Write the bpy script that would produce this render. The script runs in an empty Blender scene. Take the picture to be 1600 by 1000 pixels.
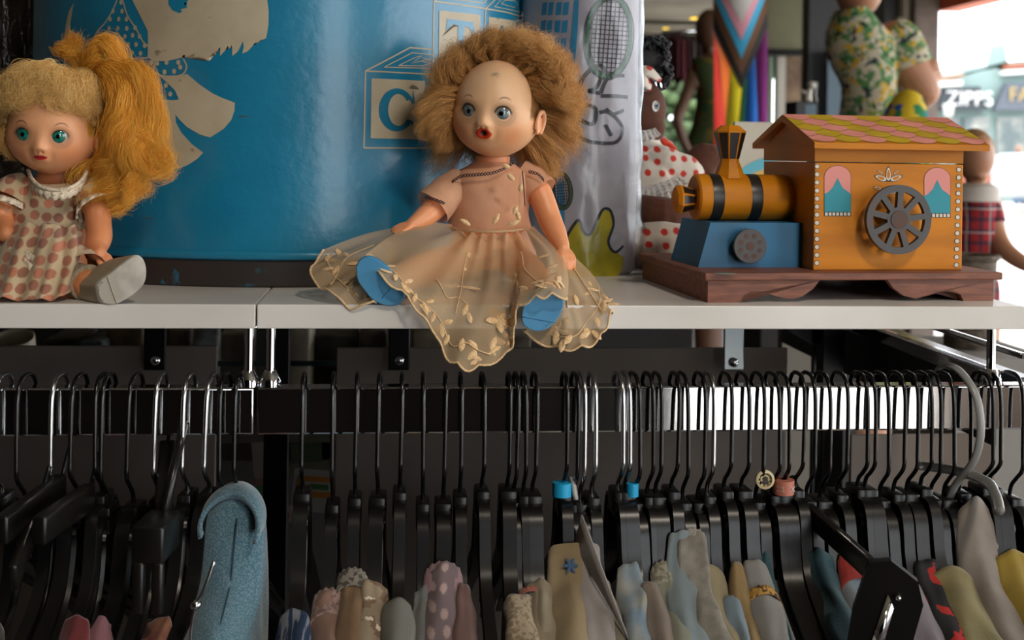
import bpy, bmesh, math, random
import numpy as np
from mathutils import Vector, Matrix, noise
random.seed(7); RNG = np.random.default_rng(7)
PI = math.pi
SC = bpy.context.scene
COL = SC.collection

# ------------------------------------------------------------------ camera
YAW, ROLL = math.radians(5.5), 0.015
CAM = Vector((0, -0.91, 1.4636)); SH = 1.35            # camera position, shelf top height
FPX, PPY = 1907.0, 240.0
FW = Vector((math.sin(YAW), math.cos(YAW), 0)); R0 = Vector((math.cos(YAW), -math.sin(YAW), 0)); U0 = Vector((0, 0, 1))
RT = R0 * math.cos(ROLL) + U0 * math.sin(ROLL); UP = U0 * math.cos(ROLL) - R0 * math.sin(ROLL)
cd = bpy.data.cameras.new('camera'); cam = bpy.data.objects.new('camera', cd); COL.objects.link(cam)
cam.matrix_world = Matrix(((RT.x, UP.x, -FW.x, CAM.x), (RT.y, UP.y, -FW.y, CAM.y), (RT.z, UP.z, -FW.z, CAM.z), (0, 0, 0, 1)))
cd.sensor_width = 36; cd.lens = FPX / 1600 * 36; cd.shift_y = (PPY - 500) / 1600
cd.dof.use_dof = True; cd.dof.focus_distance = 0.96; cd.dof.aperture_fstop = 9.0
cd.clip_start = 0.05; cd.clip_end = 300
SC.camera = cam
# ------------------------------------------------------------------ world, sun, exposure
w = bpy.data.worlds.new('sky'); SC.world = w; w.use_nodes = True
nt = w.node_tree; bg = nt.nodes['Background']
bg.inputs[0].default_value = (0.92, 0.96, 1.0, 1); bg.inputs[1].default_value = 4.3
sd = bpy.data.lights.new('sun', 'SUN'); sd.energy = 2.6; sd.angle = 0.02; sd.color = (1, .93, .82)
sun = bpy.data.objects.new('sun', sd); COL.objects.link(sun)
sun.rotation_euler = Vector((0.30, 0.62, -0.95)).to_track_quat('-Z', 'Y').to_euler()
SC.view_settings.view_transform = 'Standard'; SC.view_settings.look = 'None'; SC.view_settings.gamma = 1
SC.view_settings.use_curve_mapping = False; SC.view_settings.exposure = 0.5
SC.cycles.max_bounces = 8; SC.cycles.diffuse_bounces = 4; SC.cycles.transparent_max_bounces = 24
SC.cycles.caustics_reflective = False; SC.cycles.caustics_refractive = False; SC.cycles.sample_clamp_indirect = 6
def portal(name, a, b, z0, z1):       # daylight opening: steers sky sampling, adds no light of its own
    l = bpy.data.lights.new(name, 'AREA'); l.shape = 'RECTANGLE'; a = Vector(a); b = Vector(b)
    d = b - a; l.size = d.length; l.size_y = z1 - z0; l.cycles.is_portal = True
    o = bpy.data.objects.new(name, l); COL.objects.link(o)
    x = d.normalized(); n = Vector((-x.y, x.x, 0)); m = (a + b) / 2
    # local -Z must face into the room
    z = n; y = Vector((0, 0, 1)); x = y.cross(z)
    o.matrix_world = Matrix(((x.x, y.x, z.x, m.x), (x.y, y.y, z.y, m.y), (0, 1, 0, (z0 + z1) / 2), (0, 0, 0, 1)))
    return o

# ------------------------------------------------------------------ pixel helpers (ray meets a surface at its real place)
def ray(px, py): return FW * FPX + RT * (px - 800) - UP * (py - PPY)
def at(px, py, Y):
    d = ray(px, py); t = (Y - CAM.y) / d.y; return CAM + d * t
def atz(px, py, z):
    d = ray(px, py); t = (z - CAM.z) / d.z; return CAM + d * t
def atp(px, py, p0, n):
    d = ray(px, py); t = (Vector(p0) - CAM).dot(n) / d.dot(n); return CAM + d * t

# ------------------------------------------------------------------ colour and materials
def lin(c):
    if isinstance(c, str): c = [int(c[i:i + 2], 16) for i in (0, 2, 4)]
    r = []
    for v in c[:3]:
        v = v / 255.0
        r.append(v / 12.92 if v <= .04045 else ((v + .055) / 1.055) ** 2.4)
    return (r[0], r[1], r[2], 1)
MATS = {}
def mat(name, c, rough=.5, metal=0, c2=None, scale=20, bump=0, bscale=200, spec=.5, detail=4, lo=.4, hi=.6, coat=0, sss=0, attr=None,
        emit=0, stretch=None, sheen=0, bdist=.0005, trans=0):
    if name in MATS: return MATS[name]
    m = bpy.data.materials.new(name); m.use_nodes = True; t = m.node_tree; N = t.nodes; L = t.links
    p = N['Principled BSDF']; p.inputs['Roughness'].default_value = rough; p.inputs['Metallic'].default_value = metal
    p.inputs['Specular IOR Level'].default_value = spec
    if coat: p.inputs['Coat Weight'].default_value = coat; p.inputs['Coat Roughness'].default_value = .12
    if sss: p.inputs['Subsurface Weight'].default_value = sss; p.inputs['Subsurface Radius'].default_value = (.008, .004, .002); p.inputs['Subsurface Scale'].default_value = .4
    if sheen: p.inputs['Sheen Weight'].default_value = sheen
    p.inputs['Base Color'].default_value = lin(c)
    if emit: p.inputs['Emission Color'].default_value = lin(c); p.inputs['Emission Strength'].default_value = emit
    co = N.new('ShaderNodeTexCoord'); src = co.outputs['Object']
    if stretch:
        mp = N.new('ShaderNodeMapping'); mp.inputs['Scale'].default_value = stretch; L.new(src, mp.inputs[0]); src = mp.outputs[0]
    base = None
    if attr:
        a = N.new('ShaderNodeAttribute'); a.attribute_name = attr; base = a.outputs['Color']; L.new(base, p.inputs['Base Color'])
    if c2 is not None:
        n = N.new('ShaderNodeTexNoise'); n.inputs['Scale'].default_value = scale; n.inputs['Detail'].default_value = detail; L.new(src, n.inputs['Vector'])
        mr = N.new('ShaderNodeMapRange'); mr.inputs[1].default_value = lo; mr.inputs[2].default_value = hi; L.new(n.outputs['Fac'], mr.inputs[0])
        mx = N.new('ShaderNodeMix'); mx.data_type = 'RGBA'; L.new(mr.outputs[0], mx.inputs[0])
        mx.inputs[6].default_value = lin(c); mx.inputs[7].default_value = lin(c2)
        if base: mx.blend_type = 'MULTIPLY'; L.new(base, mx.inputs[6])
        L.new(mx.outputs[2], p.inputs['Base Color'])
    if bump:
        n = N.new('ShaderNodeTexNoise'); n.inputs['Scale'].default_value = bscale; n.inputs['Detail'].default_value = 3; L.new(src, n.inputs['Vector'])
        b = N.new('ShaderNodeBump'); b.inputs['Strength'].default_value = bump; b.inputs['Distance'].default_value = bdist
        L.new(n.outputs['Fac'], b.inputs['Height']); L.new(b.outputs[0], p.inputs['Normal'])
    if trans: p.inputs['Transmission Weight'].default_value = trans
    MATS[name] = m; return m
def sheer(name, c, alpha=.7, c2=None, weave=5200, rough=.9):
    if name in MATS: return MATS[name]
    m = mat(name, c, rough, c2=c2, scale=60, spec=.15); t = m.node_tree; N = t.nodes; L = t.links
    p = N['Principled BSDF']; out = N['Material Output']
    tr = N.new('ShaderNodeBsdfTransparent'); tl = N.new('ShaderNodeBsdfTranslucent'); tl.inputs[0].default_value = lin(c)
    a = N.new('ShaderNodeMixShader'); a.inputs[0].default_value = .3; L.new(p.outputs[0], a.inputs[1]); L.new(tl.outputs[0], a.inputs[2])
    n = N.new('ShaderNodeTexNoise'); n.inputs['Scale'].default_value = weave; co = N.new('ShaderNodeTexCoord'); L.new(co.outputs['Object'], n.inputs[0])
    mr = N.new('ShaderNodeMapRange'); mr.inputs[1].default_value = .3; mr.inputs[2].default_value = .7; mr.inputs[3].default_value = alpha - .12; mr.inputs[4].default_value = min(1, alpha + .12)
    L.new(n.outputs['Fac'], mr.inputs[0])
    b = N.new('ShaderNodeMixShader'); L.new(mr.outputs[0], b.inputs[0]); L.new(tr.outputs[0], b.inputs[1]); L.new(a.outputs[0], b.inputs[2])
    L.new(b.outputs[0], out.inputs[0]); return m
def film(name, gl=.25, rough=.08, tint='ffffff', bump=.8, bscale=30):
    if name in MATS: return MATS[name]
    m = bpy.data.materials.new(name); m.use_nodes = True; t = m.node_tree; N = t.nodes; L = t.links; N.remove(N['Principled BSDF'])
    tr = N.new('ShaderNodeBsdfTransparent'); tr.inputs[0].default_value = lin(tint)
    g = N.new('ShaderNodeBsdfGlossy'); g.inputs['Roughness'].default_value = rough
    f = N.new('ShaderNodeFresnel'); f.inputs[0].default_value = 1.5
    ad = N.new('ShaderNodeMath'); ad.operation = 'ADD'; ad.inputs[1].default_value = gl * .3; L.new(f.outputs[0], ad.inputs[0])
    mu = N.new('ShaderNodeMath'); mu.operation = 'MINIMUM'; mu.inputs[1].default_value = .7; L.new(ad.outputs[0], mu.inputs[0])
    mx = N.new('ShaderNodeMixShader'); L.new(mu.outputs[0], mx.inputs[0]); L.new(tr.outputs[0], mx.inputs[1]); L.new(g.outputs[0], mx.inputs[2])
    if bump:
        co = N.new('ShaderNodeTexCoord'); n = N.new('ShaderNodeTexNoise'); n.inputs['Scale'].default_value = bscale; n.inputs['Detail'].default_value = 4; L.new(co.outputs['Object'], n.inputs[0])
        b = N.new('ShaderNodeBump'); b.inputs['Strength'].default_value = bump; b.inputs['Distance'].default_value = .01; L.new(n.outputs['Fac'], b.inputs['Height'])
        L.new(b.outputs[0], g.inputs['Normal']); L.new(b.outputs[0], f.inputs['Normal'])
    L.new(mx.outputs[0], N['Material Output'].inputs[0]); MATS[name] = m; return m

# ------------------------------------------------------------------ objects
def tag(o, label=None, cat=None, group=None, kind=None):
    if label: o['label'] = label
    if cat: o['category'] = cat
    if group: o['group'] = group
    if kind: o['kind'] = kind
    return o
def thing(name, label, cat, loc=(0, 0, 0), group=None, rz=0):
    o = bpy.data.objects.new(name, None); COL.objects.link(o); o.location = loc; o.rotation_euler = (0, 0, rz); o.empty_display_size = .02
    return tag(o, label, cat, group)
def link(name, me, m, parent=None, smooth=True, world=True):
    if m is not None:
        for mm in (m if isinstance(m, (list, tuple)) else [m]): me.materials.append(mm)
    if smooth: me.polygons.foreach_set('use_smooth', [True] * len(me.polygons))
    o = bpy.data.objects.new(name, me); COL.objects.link(o)
    if parent is not None:
        o.parent = parent
        if world:      # mesh was given in world space: keep it where it is
            bpy_m = Matrix.LocRotScale(parent.location, parent.rotation_euler, parent.scale)
            q = parent.parent
            while q is not None: bpy_m = Matrix.LocRotScale(q.location, q.rotation_euler, q.scale) @ bpy_m; q = q.parent
            me.transform(bpy_m.inverted())
    return o
def build(name, bm, m, parent=None, smooth=True, world=True, center=False):
    bmesh.ops.recalc_face_normals(bm, faces=bm.faces)
    me = bpy.data.meshes.new(name); bm.to_mesh(me); bm.free()
    o = link(name, me, m, parent, smooth, world)
    if center and parent is None:
        c = sum((Vector(v.co) for v in me.vertices), Vector()) / len(me.vertices); me.transform(Matrix.Translation(-c)); o.location = c
    return o
def auto(o, ang=35):   # sharp edges stay sharp
    me = o.data; bm = bmesh.new(); bm.from_mesh(me)
    for e in bm.edges:
        if len(e.link_faces) == 2 and e.calc_face_angle(0) > math.radians(ang): e.smooth = False
    bm.to_mesh(me); bm.free(); return o
def struct(o): o['kind'] = 'structure'; return o
def NB(): return bmesh.new()
def box(bm, lo, hi, M=None, mi=0, bev=0):
    lo = Vector(lo); hi = Vector(hi); vs = []
    r = bmesh.ops.create_cube(bm, size=1); vs = r['verts']
    for v in vs: v.co = Vector([(lo[i] + hi[i]) / 2 + v.co[i] * (hi[i] - lo[i]) for i in range(3)])
    fs = set(f for v in vs for f in v.link_faces)
    for f in fs: f.material_index = mi
    if bev:
        es = list(set(e for v in vs for e in v.link_edges))
        r = bmesh.ops.bevel(bm, geom=es, offset=bev, segments=2, affect='EDGES', profile=.5); vs = list(set(vs_ for f in r['faces'] for vs_ in f.verts) | set(v for v in vs if v.is_valid))
    if M is not None:
        for v in vs:
            if v.is_valid: v.co = M @ v.co
    return vs
def bar(bm, a, b, w, h, up=(0, 0, 1), mi=0, bev=0):
    a = Vector(a); b = Vector(b); d = b - a; z = d.normalized(); x = Vector(up).cross(z)
    x = x.normalized() if x.length > 1e-6 else Vector((1, 0, 0)); y = z.cross(x)
    M = Matrix(((x.x, y.x, z.x, a.x), (x.y, y.y, z.y, a.y), (x.z, y.z, z.z, a.z), (0, 0, 0, 1)))
    return box(bm, (-w / 2, -h / 2, 0), (w / 2, h / 2, d.length), M, mi, bev)
def frames(P):
    n = len(P); T = [(P[min(i + 1, n - 1)] - P[max(i - 1, 0)]).normalized() for i in range(n)]
    t = T[0]; x = t.orthogonal().normalized(); out = []
    for i in range(n):
        t = T[i]; x = x - t * x.dot(t)
        x = x.normalized() if x.length > 1e-7 else t.orthogonal().normalized()
        out.append((x, t.cross(x)))
    return out
def smoothpath(P, k=6):
    P = [Vector(p) for p in P]; out = []
    for i in range(len(P) - 1):
        a = P[max(i - 1, 0)]; b = P[i]; c = P[i + 1]; d = P[min(i + 2, len(P) - 1)]
        for j in range(k):
            t = j / k; out.append(.5 * ((2 * b) + (c - a) * t + (2 * a - 5 * b + 4 * c - d) * t * t + (3 * b - a - 3 * c + d) * t ** 3))
    out.append(P[-1]); return out
def interp(vals, n):
    return np.interp(np.linspace(0, 1, n), np.linspace(0, 1, len(vals)), vals)
def tube(bm, P, r, seg=8, closed=False, cap=True, flat=1.0, mi=0, frame0=None):
    P = [Vector(p) for p in P]; n = len(P)
    rr = [r] * n if isinstance(r, (int, float)) else list(r)
    if len(rr) != n: rr = list(interp(rr, n))
    F = frames(P); rings = []
    if frame0 is not None:
        F = []
        for i in range(n):
            t = (P[min(i + 1, n - 1)] - P[max(i - 1, 0)]).normalized(); x = Vector(frame0); x = (x - t * x.dot(t)).normalized(); F.append((x, t.cross(x)))
    for i in range(n):
        x, y = F[i]; rings.append([bm.verts.new(P[i] + x * (rr[i] * math.cos(2 * PI * k / seg)) + y * (rr[i] * flat * math.sin(2 * PI * k / seg))) for k in range(seg)])
    m = n if closed else n - 1
    for i in range(m):
        a = rings[i]; b = rings[(i + 1) % n]
        for k in range(seg): bm.faces.new((a[k], a[(k + 1) % seg], b[(k + 1) % seg], b[k])).material_index = mi
    if cap and not closed:
        for rg, s in ((rings[0], -1), (rings[-1], 1)):
            try: bm.faces.new(rg if s > 0 else rg[::-1]).material_index = mi
            except ValueError: pass
    return rings
def lathe(bm, prof, M=None, seg=32, mi=0, cap=True):   # prof: (r, z) pairs
    rings = []
    for r, z in prof: rings.append([bm.verts.new(Vector((r * math.cos(2 * PI * k / seg), r * math.sin(2 * PI * k / seg), z))) for k in range(seg)])
    fs = []
    for a, b in zip(rings, rings[1:]):
        for k in range(seg): fs.append(bm.faces.new((a[k], a[(k + 1) % seg], b[(k + 1) % seg], b[k])))
    if cap:
        if prof[0][0] > 1e-5: fs.append(bm.faces.new(rings[0][::-1]))
        if prof[-1][0] > 1e-5: fs.append(bm.faces.new(rings[-1]))
    for f in fs: f.material_index = mi
    if M is not None:
        for rg in rings:
            for v in rg: v.co = M @ v.co
    return rings
def ball(bm, c, r, sub=3, M=None, mi=0):
    g = bmesh.ops.create_icosphere(bm, subdivisions=sub, radius=1)
    r = Vector(r) if not isinstance(r, (int, float)) else Vector((r, r, r))
    for v in g['verts']:
        v.co = Vector((v.co.x * r.x, v.co.y * r.y, v.co.z * r.z))
        if M is not None: v.co = M @ v.co
        v.co += Vector(c)
    for f in set(f for v in g['verts'] for f in v.link_faces): f.material_index = mi
    return g['verts']
def prism(bm, poly, o, ex, ey, ez, mi=0):   # polygon in (ex,ey) from o, thickened by vector ez
    o = Vector(o); ex = Vector(ex); ey = Vector(ey); ez = Vector(ez)
    a = [bm.verts.new(o + ex * p[0] + ey * p[1]) for p in poly]; b = [bm.verts.new(o + ex * p[0] + ey * p[1] + ez) for p in poly]; n = len(poly); fs = []
    f1 = bm.faces.new(a[::-1]); f2 = bm.faces.new(b); fs += [f1, f2]
    for i in range(n): fs.append(bm.faces.new((a[i], a[(i + 1) % n], b[(i + 1) % n], b[i])))
    for f in fs: f.material_index = mi
    if n > 4: bmesh.ops.triangulate(bm, faces=[f1, f2])
def gridmesh(bm, G, closed=False, mi=0, fl=False):
    V = [[bm.verts.new(p) for p in row] for row in G]; n = len(V); m = len(V[0])
    for i in range(n - 1):
        for j in range(m if closed else m - 1):
            f = bm.faces.new((V[i][j], V[i][(j + 1) % m], V[i + 1][(j + 1) % m], V[i + 1][j])); f.material_index = mi
    return V
def solidify(o, t, off=0):
    s = o.modifiers.new('thickness', 'SOLIDIFY'); s.thickness = t; s.offset = off; return o
def subsurf(o, n=1):
    s = o.modifiers.new('smooth', 'SUBSURF'); s.levels = s.render_levels = n; return o
def remesh(o, vox, it=4):
    r = o.modifiers.new('skin', 'REMESH'); r.mode = 'VOXEL'; r.voxel_size = vox; r.use_smooth_shade = True
    s = o.modifiers.new('soften', 'SMOOTH'); s.factor = .5; s.iterations = it; return o
def copy_tree(o, parent=None):
    c = o.copy(); COL.objects.link(c)
    if parent is not None: c.parent = parent
    for ch in [x for x in SC.objects if x.parent == o and x.name != c.name]: copy_tree(ch, c)
    return c
def clear_noise(p, s, a): return noise.noise_vector(Vector(p) * s) * a
def hair(name, guides, per, m, parent, rad=.00006, seed=1):
    """guides: dicts pts (list of 3-vectors), r0, r1 clump radius at root / tip, curl amplitude, freq, frizz"""
    rs = np.random.default_rng(seed); K = 14; allp = []; 
    for g in guides:
        P = np.array([tuple(p) for p in smoothpath(g['pts'], 4)]); t = np.linspace(0, 1, len(P)); tt = np.linspace(0, 1, g.get('k', K))
        C = np.stack([np.interp(tt, t, P[:, i]) for i in range(3)], 1)
        T = np.gradient(C, axis=0); T /= np.linalg.norm(T, axis=1, keepdims=True) + 1e-9
        ref = np.array(g.get('ref', (0.3, 0.2, 1.0))); A = np.cross(T, ref); A /= np.linalg.norm(A, axis=1, keepdims=True) + 1e-9; B = np.cross(T, A)
        n = g.get('n', per); ang = rs.uniform(0, 2 * PI, n); rad_ = np.sqrt(rs.uniform(0, 1, n)); ph0 = rs.uniform(0, 2 * PI)
        rr = g['r0'] + (g['r1'] - g['r0']) * tt
        if 'rm' in g: rr = rr + (g['rm'] - (g['r0'] + g['r1']) / 2) * np.sin(tt * PI)
        cu = g.get('curl', 0); fq = g.get('freq', 3); fz = g.get('frizz', .001)
        for s in range(n):
            ph = ph0 + rs.normal(0, .35); f2 = fq * rs.normal(1, .06); a = ang[s] + tt * rs.normal(0, .5)
            env = np.minimum(1, tt * 3)
            p = C + (A * np.cos(a)[:, None] + B * np.sin(a)[:, None]) * (rr * rad_[s])[:, None]
            p = p + (A * np.cos(2 * PI * f2 * tt + ph)[:, None] + B * np.sin(2 * PI * f2 * tt + ph)[:, None]) * (cu * env)[:, None]
            w = np.cumsum(rs.normal(0, 1, (len(tt), 3)), 0) / math.sqrt(len(tt)); p = p + w * fz
            allp.append(p * 1.0)
    sizes = [len(p) for p in allp]; H = bpy.data.hair_curves.new(name); H.add_curves(sizes)
    P = np.concatenate(allp).astype(np.float32)
    loc = Vector((0, 0, 0)); q = parent
    while q is not None: loc += q.location; q = q.parent       # parents of hair are never rotated
    P -= np.array(loc, dtype=np.float32)
    H.attributes['position'].data.foreach_set('vector', P.ravel())
    ra = H.attributes.get('radius') or H.attributes.new('radius', 'FLOAT', 'POINT')
    R = np.concatenate([np.linspace(1, .35, s) * rad for s in sizes]).astype(np.float32); ra.data.foreach_set('value', R)
    H.materials.append(m); o = bpy.data.objects.new(name, H); COL.objects.link(o); o.parent = parent; return o
def hairmat(name, c, c2, rough=.45):
    m = mat(name, c, rough, spec=.35); t = m.node_tree; N = t.nodes; L = t.links; h = N.new('ShaderNodeHairInfo')
    mx = N.new('ShaderNodeMix'); mx.data_type = 'RGBA'; mx.inputs[6].default_value = lin(c); mx.inputs[7].default_value = lin(c2)
    L.new(h.outputs['Random'], mx.inputs[0]); L.new(mx.outputs[2], N['Principled BSDF'].inputs['Base Color']); return m
# ================================================================== ROOM AND DISPLAY STAND
M_white = mat('white_laminate', 'e6e3de', .30, c2='dad6cf', scale=6, bump=.15, bscale=900, bdist=.0002)
M_chrome = mat('chrome', 'd9dbde', .07, 1, bump=.03, bscale=60)
M_black = mat('black_plastic', '141415', .28, c2='1c1b1a', scale=40)
M_steelblk = mat('black_steel', '191a1c', .3, .6)
M_grey = mat('grey_board', '6f645b', .75, c2='675c54', scale=8, bump=.2, bscale=600)
# floor and street
bm = NB(); box(bm, (-4.2, -4.25, -.12), (4.3, 13.6, 0)); struct(build('floor', bm, mat('shop_floor', '4a413b', .6, c2='3c342f', scale=3), smooth=False))
bm = NB(); box(bm, (-60, -60, -.30), (120, 120, -.13)); struct(build('street', bm, mat('asphalt', 'a8a6a2', .9, c2='b8b5b0', scale=.8), smooth=False))
bm = NB(); box(bm, (4.3, -30, -.13), (7.2, 40, -.02)); box(bm, (-6, -14, -.13), (4.3, -4.25, -.02)); struct(build('pavement', bm, mat('paving', 'cfcac2', .8, c2='bdb8b0', scale=2), smooth=False))
bm = NB(); box(bm, (-4.2, -4.25, 2.9), (4.3, 13.6, 3.1)); struct(build('ceiling', bm, mat('ceiling_paint', 'a8a08e', .8, c2='8a8272', scale=1.2), smooth=False))
bm = NB(); box(bm, (-4.2, -4.25, 0), (-4, 13.6, 2.9)); struct(build('wall_left', bm, mat('wall_brown', '4a3e35', .8, c2='3a302a', scale=2), smooth=False))

# shelf boards
bx = atz(402, 474, SH).x; SXR = at(1603, 478, 0).x
g1 = 'white shelf boards'
bm = NB(); box(bm, (-1.1, 0, SH - .0178), (bx - .0006, .66, SH), bev=.0008)
tag(build('shelf_board', bm, M_white, center=True, smooth=False), 'white laminate shelf board on the left, under the blonde ponytail doll', 'shelf', g1)
bm = NB(); box(bm, (bx + .0006, 0, SH - .0178), (SXR, .66, SH), bev=.0008)
tag(build('shelf_board', bm, M_white, center=True, smooth=False), 'long white laminate shelf board on the right, under the curly doll and the toy train', 'shelf', g1)

# hang rails: two rectangular chrome tubes with the posts that carry them
RY = .028; RZ1 = at(800, 604.5, RY).z; RZ0 = at(800, 677, RY).z
def rail(x0, x1, label, g, posts):
    t = thing('hang_rail', label, 'clothes rail', ((x0 + x1) / 2, RY, RZ0), g)
    bm = NB(); box(bm, (x0, RY, RZ0), (x1, RY + .016, RZ1), bev=.0016); auto(build('rail_tube', bm, M_chrome, t), 20)
    for x in posts:
        bm = NB(); tube(bm, [(x, RY + .008, RZ1 - .001), (x, RY + .008, SH - .019)], .0036, 12); lathe(bm, [(.0085, 0), (.0085, .004), (.0045, .012)], Matrix.Translation((x, RY + .008, RZ1)), 16)
        lathe(bm, [(.013, 0), (.013, .002)], Matrix.Translation((x, RY + .008, SH - .0205)), 16); auto(build('post', bm, M_chrome, t), 30)
    return t
xl = at(397, 640, RY).x; xr = at(401, 640, RY).x
rail(-1.05, xl, 'left chrome hang rail below the shelf, ending at the board joint', 'chrome hang rails', [at(387, 560, RY).x, -.75])
rail(xr, SXR + .03, 'long right chrome hang rail below the shelf', 'chrome hang rails', [at(421, 560, RY).x, at(1556, 560, RY).x])

# under-shelf boards with brackets
def board(px0, px1, py, Y, h, label, m=M_grey, pyr=None):
    a = at(px0, py, Y); b = at(px1, py if pyr is None else pyr, Y)
    bm = NB(); box(bm, (a.x, Y, a.z - h), (b.x, Y + .006, a.z), bev=.001); o = build('grey_board', bm, m, center=True, smooth=False); return tag(o, label, 'board', 'grey panels behind the hangers')
board(-60, 339, 541, .29, .30, 'dark grey panel behind the hangers at the left end')
board(526, 1231, 544, .29, .30, 'wide grey panel behind the hangers in the middle')
board(1330, 1555, 680, .29, .22, 'pale grey panel behind the hangers at the right')
for px, lab in ((242, 'black strap bracket with a round bolt under the left board'), (623, 'black strap bracket with a round bolt below the curly doll')):
    c = at(px, 578, .275); t = thing('strap_bracket', lab, 'bracket', (c.x, c.y, c.z), 'strap brackets under the shelf')
    bm = NB(); box(bm, (c.x - .0102, .272, c.z), (c.x + .0102, .275, SH - .0182), bev=.0012); box(bm, (c.x - .0102, .275, SH - .0215), (c.x + .0102, .31, SH - .0182)); build('strap', bm, M_steelblk, t, smooth=False)
    b = at(px + 1, 563, .272); bm = NB(); ball(bm, (b.x, .271, b.z), (.005, .004, .005), 3); build('bolt', bm, M_chrome, t)
c = at(1145, 578, .275); t = thing('strap_bracket', 'shiny steel strap bracket with a round bolt under the train', 'bracket', (c.x, c.y, c.z), 'strap brackets under the shelf')
bm = NB(); box(bm, (c.x - .0102, .272, c.z), (c.x + .0102, .275, SH - .0182), bev=.0012); box(bm, (c.x - .0102, .275, SH - .0215), (c.x + .0102, .31, SH - .0182)); build('strap', bm, mat('brushed_steel', '9aa2a6', .3, 1), t, smooth=False)
b = at(1146, 566, .272); bm = NB(); ball(bm, (b.x, .271, b.z), (.005, .004, .005), 3); build('bolt', bm, M_chrome, t)
# slotted uprights of the rack behind
def upright(px, Y, w, z0, z1, label, m=M_steelblk):
    x = at(px, 600, Y).x; bm = NB(); box(bm, (x - w / 2, Y, z0), (x + w / 2, Y + .02, z1), bev=.001); o = build('slotted_upright', bm, m, center=True, smooth=False); return tag(o, label, 'rack post', 'rack uprights')
upright(432, .33, .024, 0, SH - .0182, 'black slotted upright behind the gap between the two rails')
upright(1302, .34, .024, 0, SH - .0182, 'black upright behind the hangers on the right')

# ================================================================== DRUM
DC = Vector((-.106, .3596)); DR = .248
def on_cyl(px, py, C, rx, ry, off=0):
    d = ray(px, py); ox, oy = CAM.x - C.x, CAM.y - C.y
    a = (d.x / (rx + off)) ** 2 + (d.y / (ry + off)) ** 2; b = 2 * (ox * d.x / (rx + off) ** 2 + oy * d.y / (ry + off) ** 2); c = (ox / (rx + off)) ** 2 + (oy / (ry + off)) ** 2 - 1
    q = b * b - 4 * a * c; t = (-b - math.sqrt(max(q, 0))) / (2 * a); p = CAM + d * t
    return math.atan2((p.x - C.x) / rx, -(p.y - C.y) / ry), p.z
class Decal:
    """paint on a curved wall: shapes are given by where the photo shows them, cut into strips and laid on the surface"""
    def __init__(s, C, rx, ry, off, twist=0): s.C, s.rx, s.ry, s.off = C, rx, ry, off; s.bm = NB(); s.k = (rx + ry) / 2; s.lift = 0
    def uv(s, px, py): a, z = on_cyl(px, py, s.C, s.rx, s.ry); return (a * s.k, z)
    def p3(s, u, z):
        a = u / s.k; o = s.off + s.lift; return Vector((s.C.x + (s.rx + o) * math.sin(a), s.C.y - (s.ry + o) * math.cos(a), z))
    def poly(s, pts, mi=0, raw=False):
        P = pts if raw else [s.uv(*p) for p in pts]
        b2 = NB(); vs = [b2.verts.new((p[0], p[1], 0)) for p in P]; f = b2.faces.new(vs)
        bmesh.ops.triangulate(b2, faces=[f])
        lo = min(p[0] for p in P); hi = max(p[0] for p in P); x = math.floor(lo / .006) * .006
        while x < hi:
            x += .006; bmesh.ops.bisect_plane(b2, geom=b2.verts[:] + b2.edges[:] + b2.faces[:], plane_co=(x, 0, 0), plane_no=(1, 0, 0))
        mp = {v: s.bm.verts.new(s.p3(v.co.x, v.co.y)) for v in b2.verts}
        for f in b2.faces:
            try: s.bm.faces.new([mp[v] for v in f.verts]).material_index = mi
            except ValueError: pass
        b2.free()
    def line(s, pts, wpx=2.2, mi=0, sm=False, w=None, closed=False):
        P = [Vector(s.uv(*p) + (0,)) for p in pts]
        if closed: P.append(P[0])
        if sm: P = smoothpath(P, 6)
        Q = []
        for a, b in zip(P, P[1:]):
            n = max(1, int((b - a).length / .006)); Q += [a.lerp(b, i / n) for i in range(n)]
        Q.append(P[-1]); h = (w if w else wpx * .00053) / 2; L = []; R_ = []
        for i, q in enumerate(Q):
            t = (Q[min(i + 1, len(Q) - 1)] - Q[max(i - 1, 0)]).normalized(); n = Vector((-t.y, t.x, 0)); e = 1
            L.append(s.bm.verts.new(s.p3(*(q + n * h)[:2]))); R_.append(s.bm.verts.new(s.p3(*(q - n * h)[:2])))
        for i in range(len(Q) - 1): s.bm.faces.new((L[i], R_[i], R_[i + 1], L[i + 1])).material_index = mi
    def dot(s, px, py, r, mi=0, ry=None):
        u, z = s.uv(px, py); ry = ry or r; s.poly([(u + r * .00053 * math.cos(k * PI / 7), z + ry * .00053 * math.sin(k * PI / 7)) for k in range(14)], mi, True)
M_blue = mat('drum_blue_paint', '16759a', .30, c2='1d80a5', scale=14, bump=.55, bscale=110, bdist=.0008, coat=.25, lo=.35, hi=.65)
# scuffs on the drum paint
def add_scuffs(m, c, lo=.70, hi=.76, scale=(9, 9, 55), s=3.2):
    t = m.node_tree; N = t.nodes; L = t.links; p = N['Principled BSDF']; src = p.inputs['Base Color'].links[0].from_socket
    co = N.new('ShaderNodeTexCoord'); mp = N.new('ShaderNodeMapping'); mp.inputs['Scale'].default_value = scale; L.new(co.outputs['Object'], mp.inputs[0])
    n = N.new('ShaderNodeTexNoise'); n.inputs['Scale'].default_value = s; n.inputs['Detail'].default_value = 5; L.new(mp.outputs[0], n.inputs[0])
    r = N.new('ShaderNodeMapRange'); r.inputs[1].default_value = lo; r.inputs[2].default_value = hi; L.new(n.outputs['Fac'], r.inputs[0])
    x = N.new('ShaderNodeMix'); x.data_type = 'RGBA'; L.new(r.outputs[0], x.inputs[0]); L.new(src, x.inputs[6]); x.inputs[7].default_value = lin(c); L.new(x.outputs[2], p.inputs['Base Color'])
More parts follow.
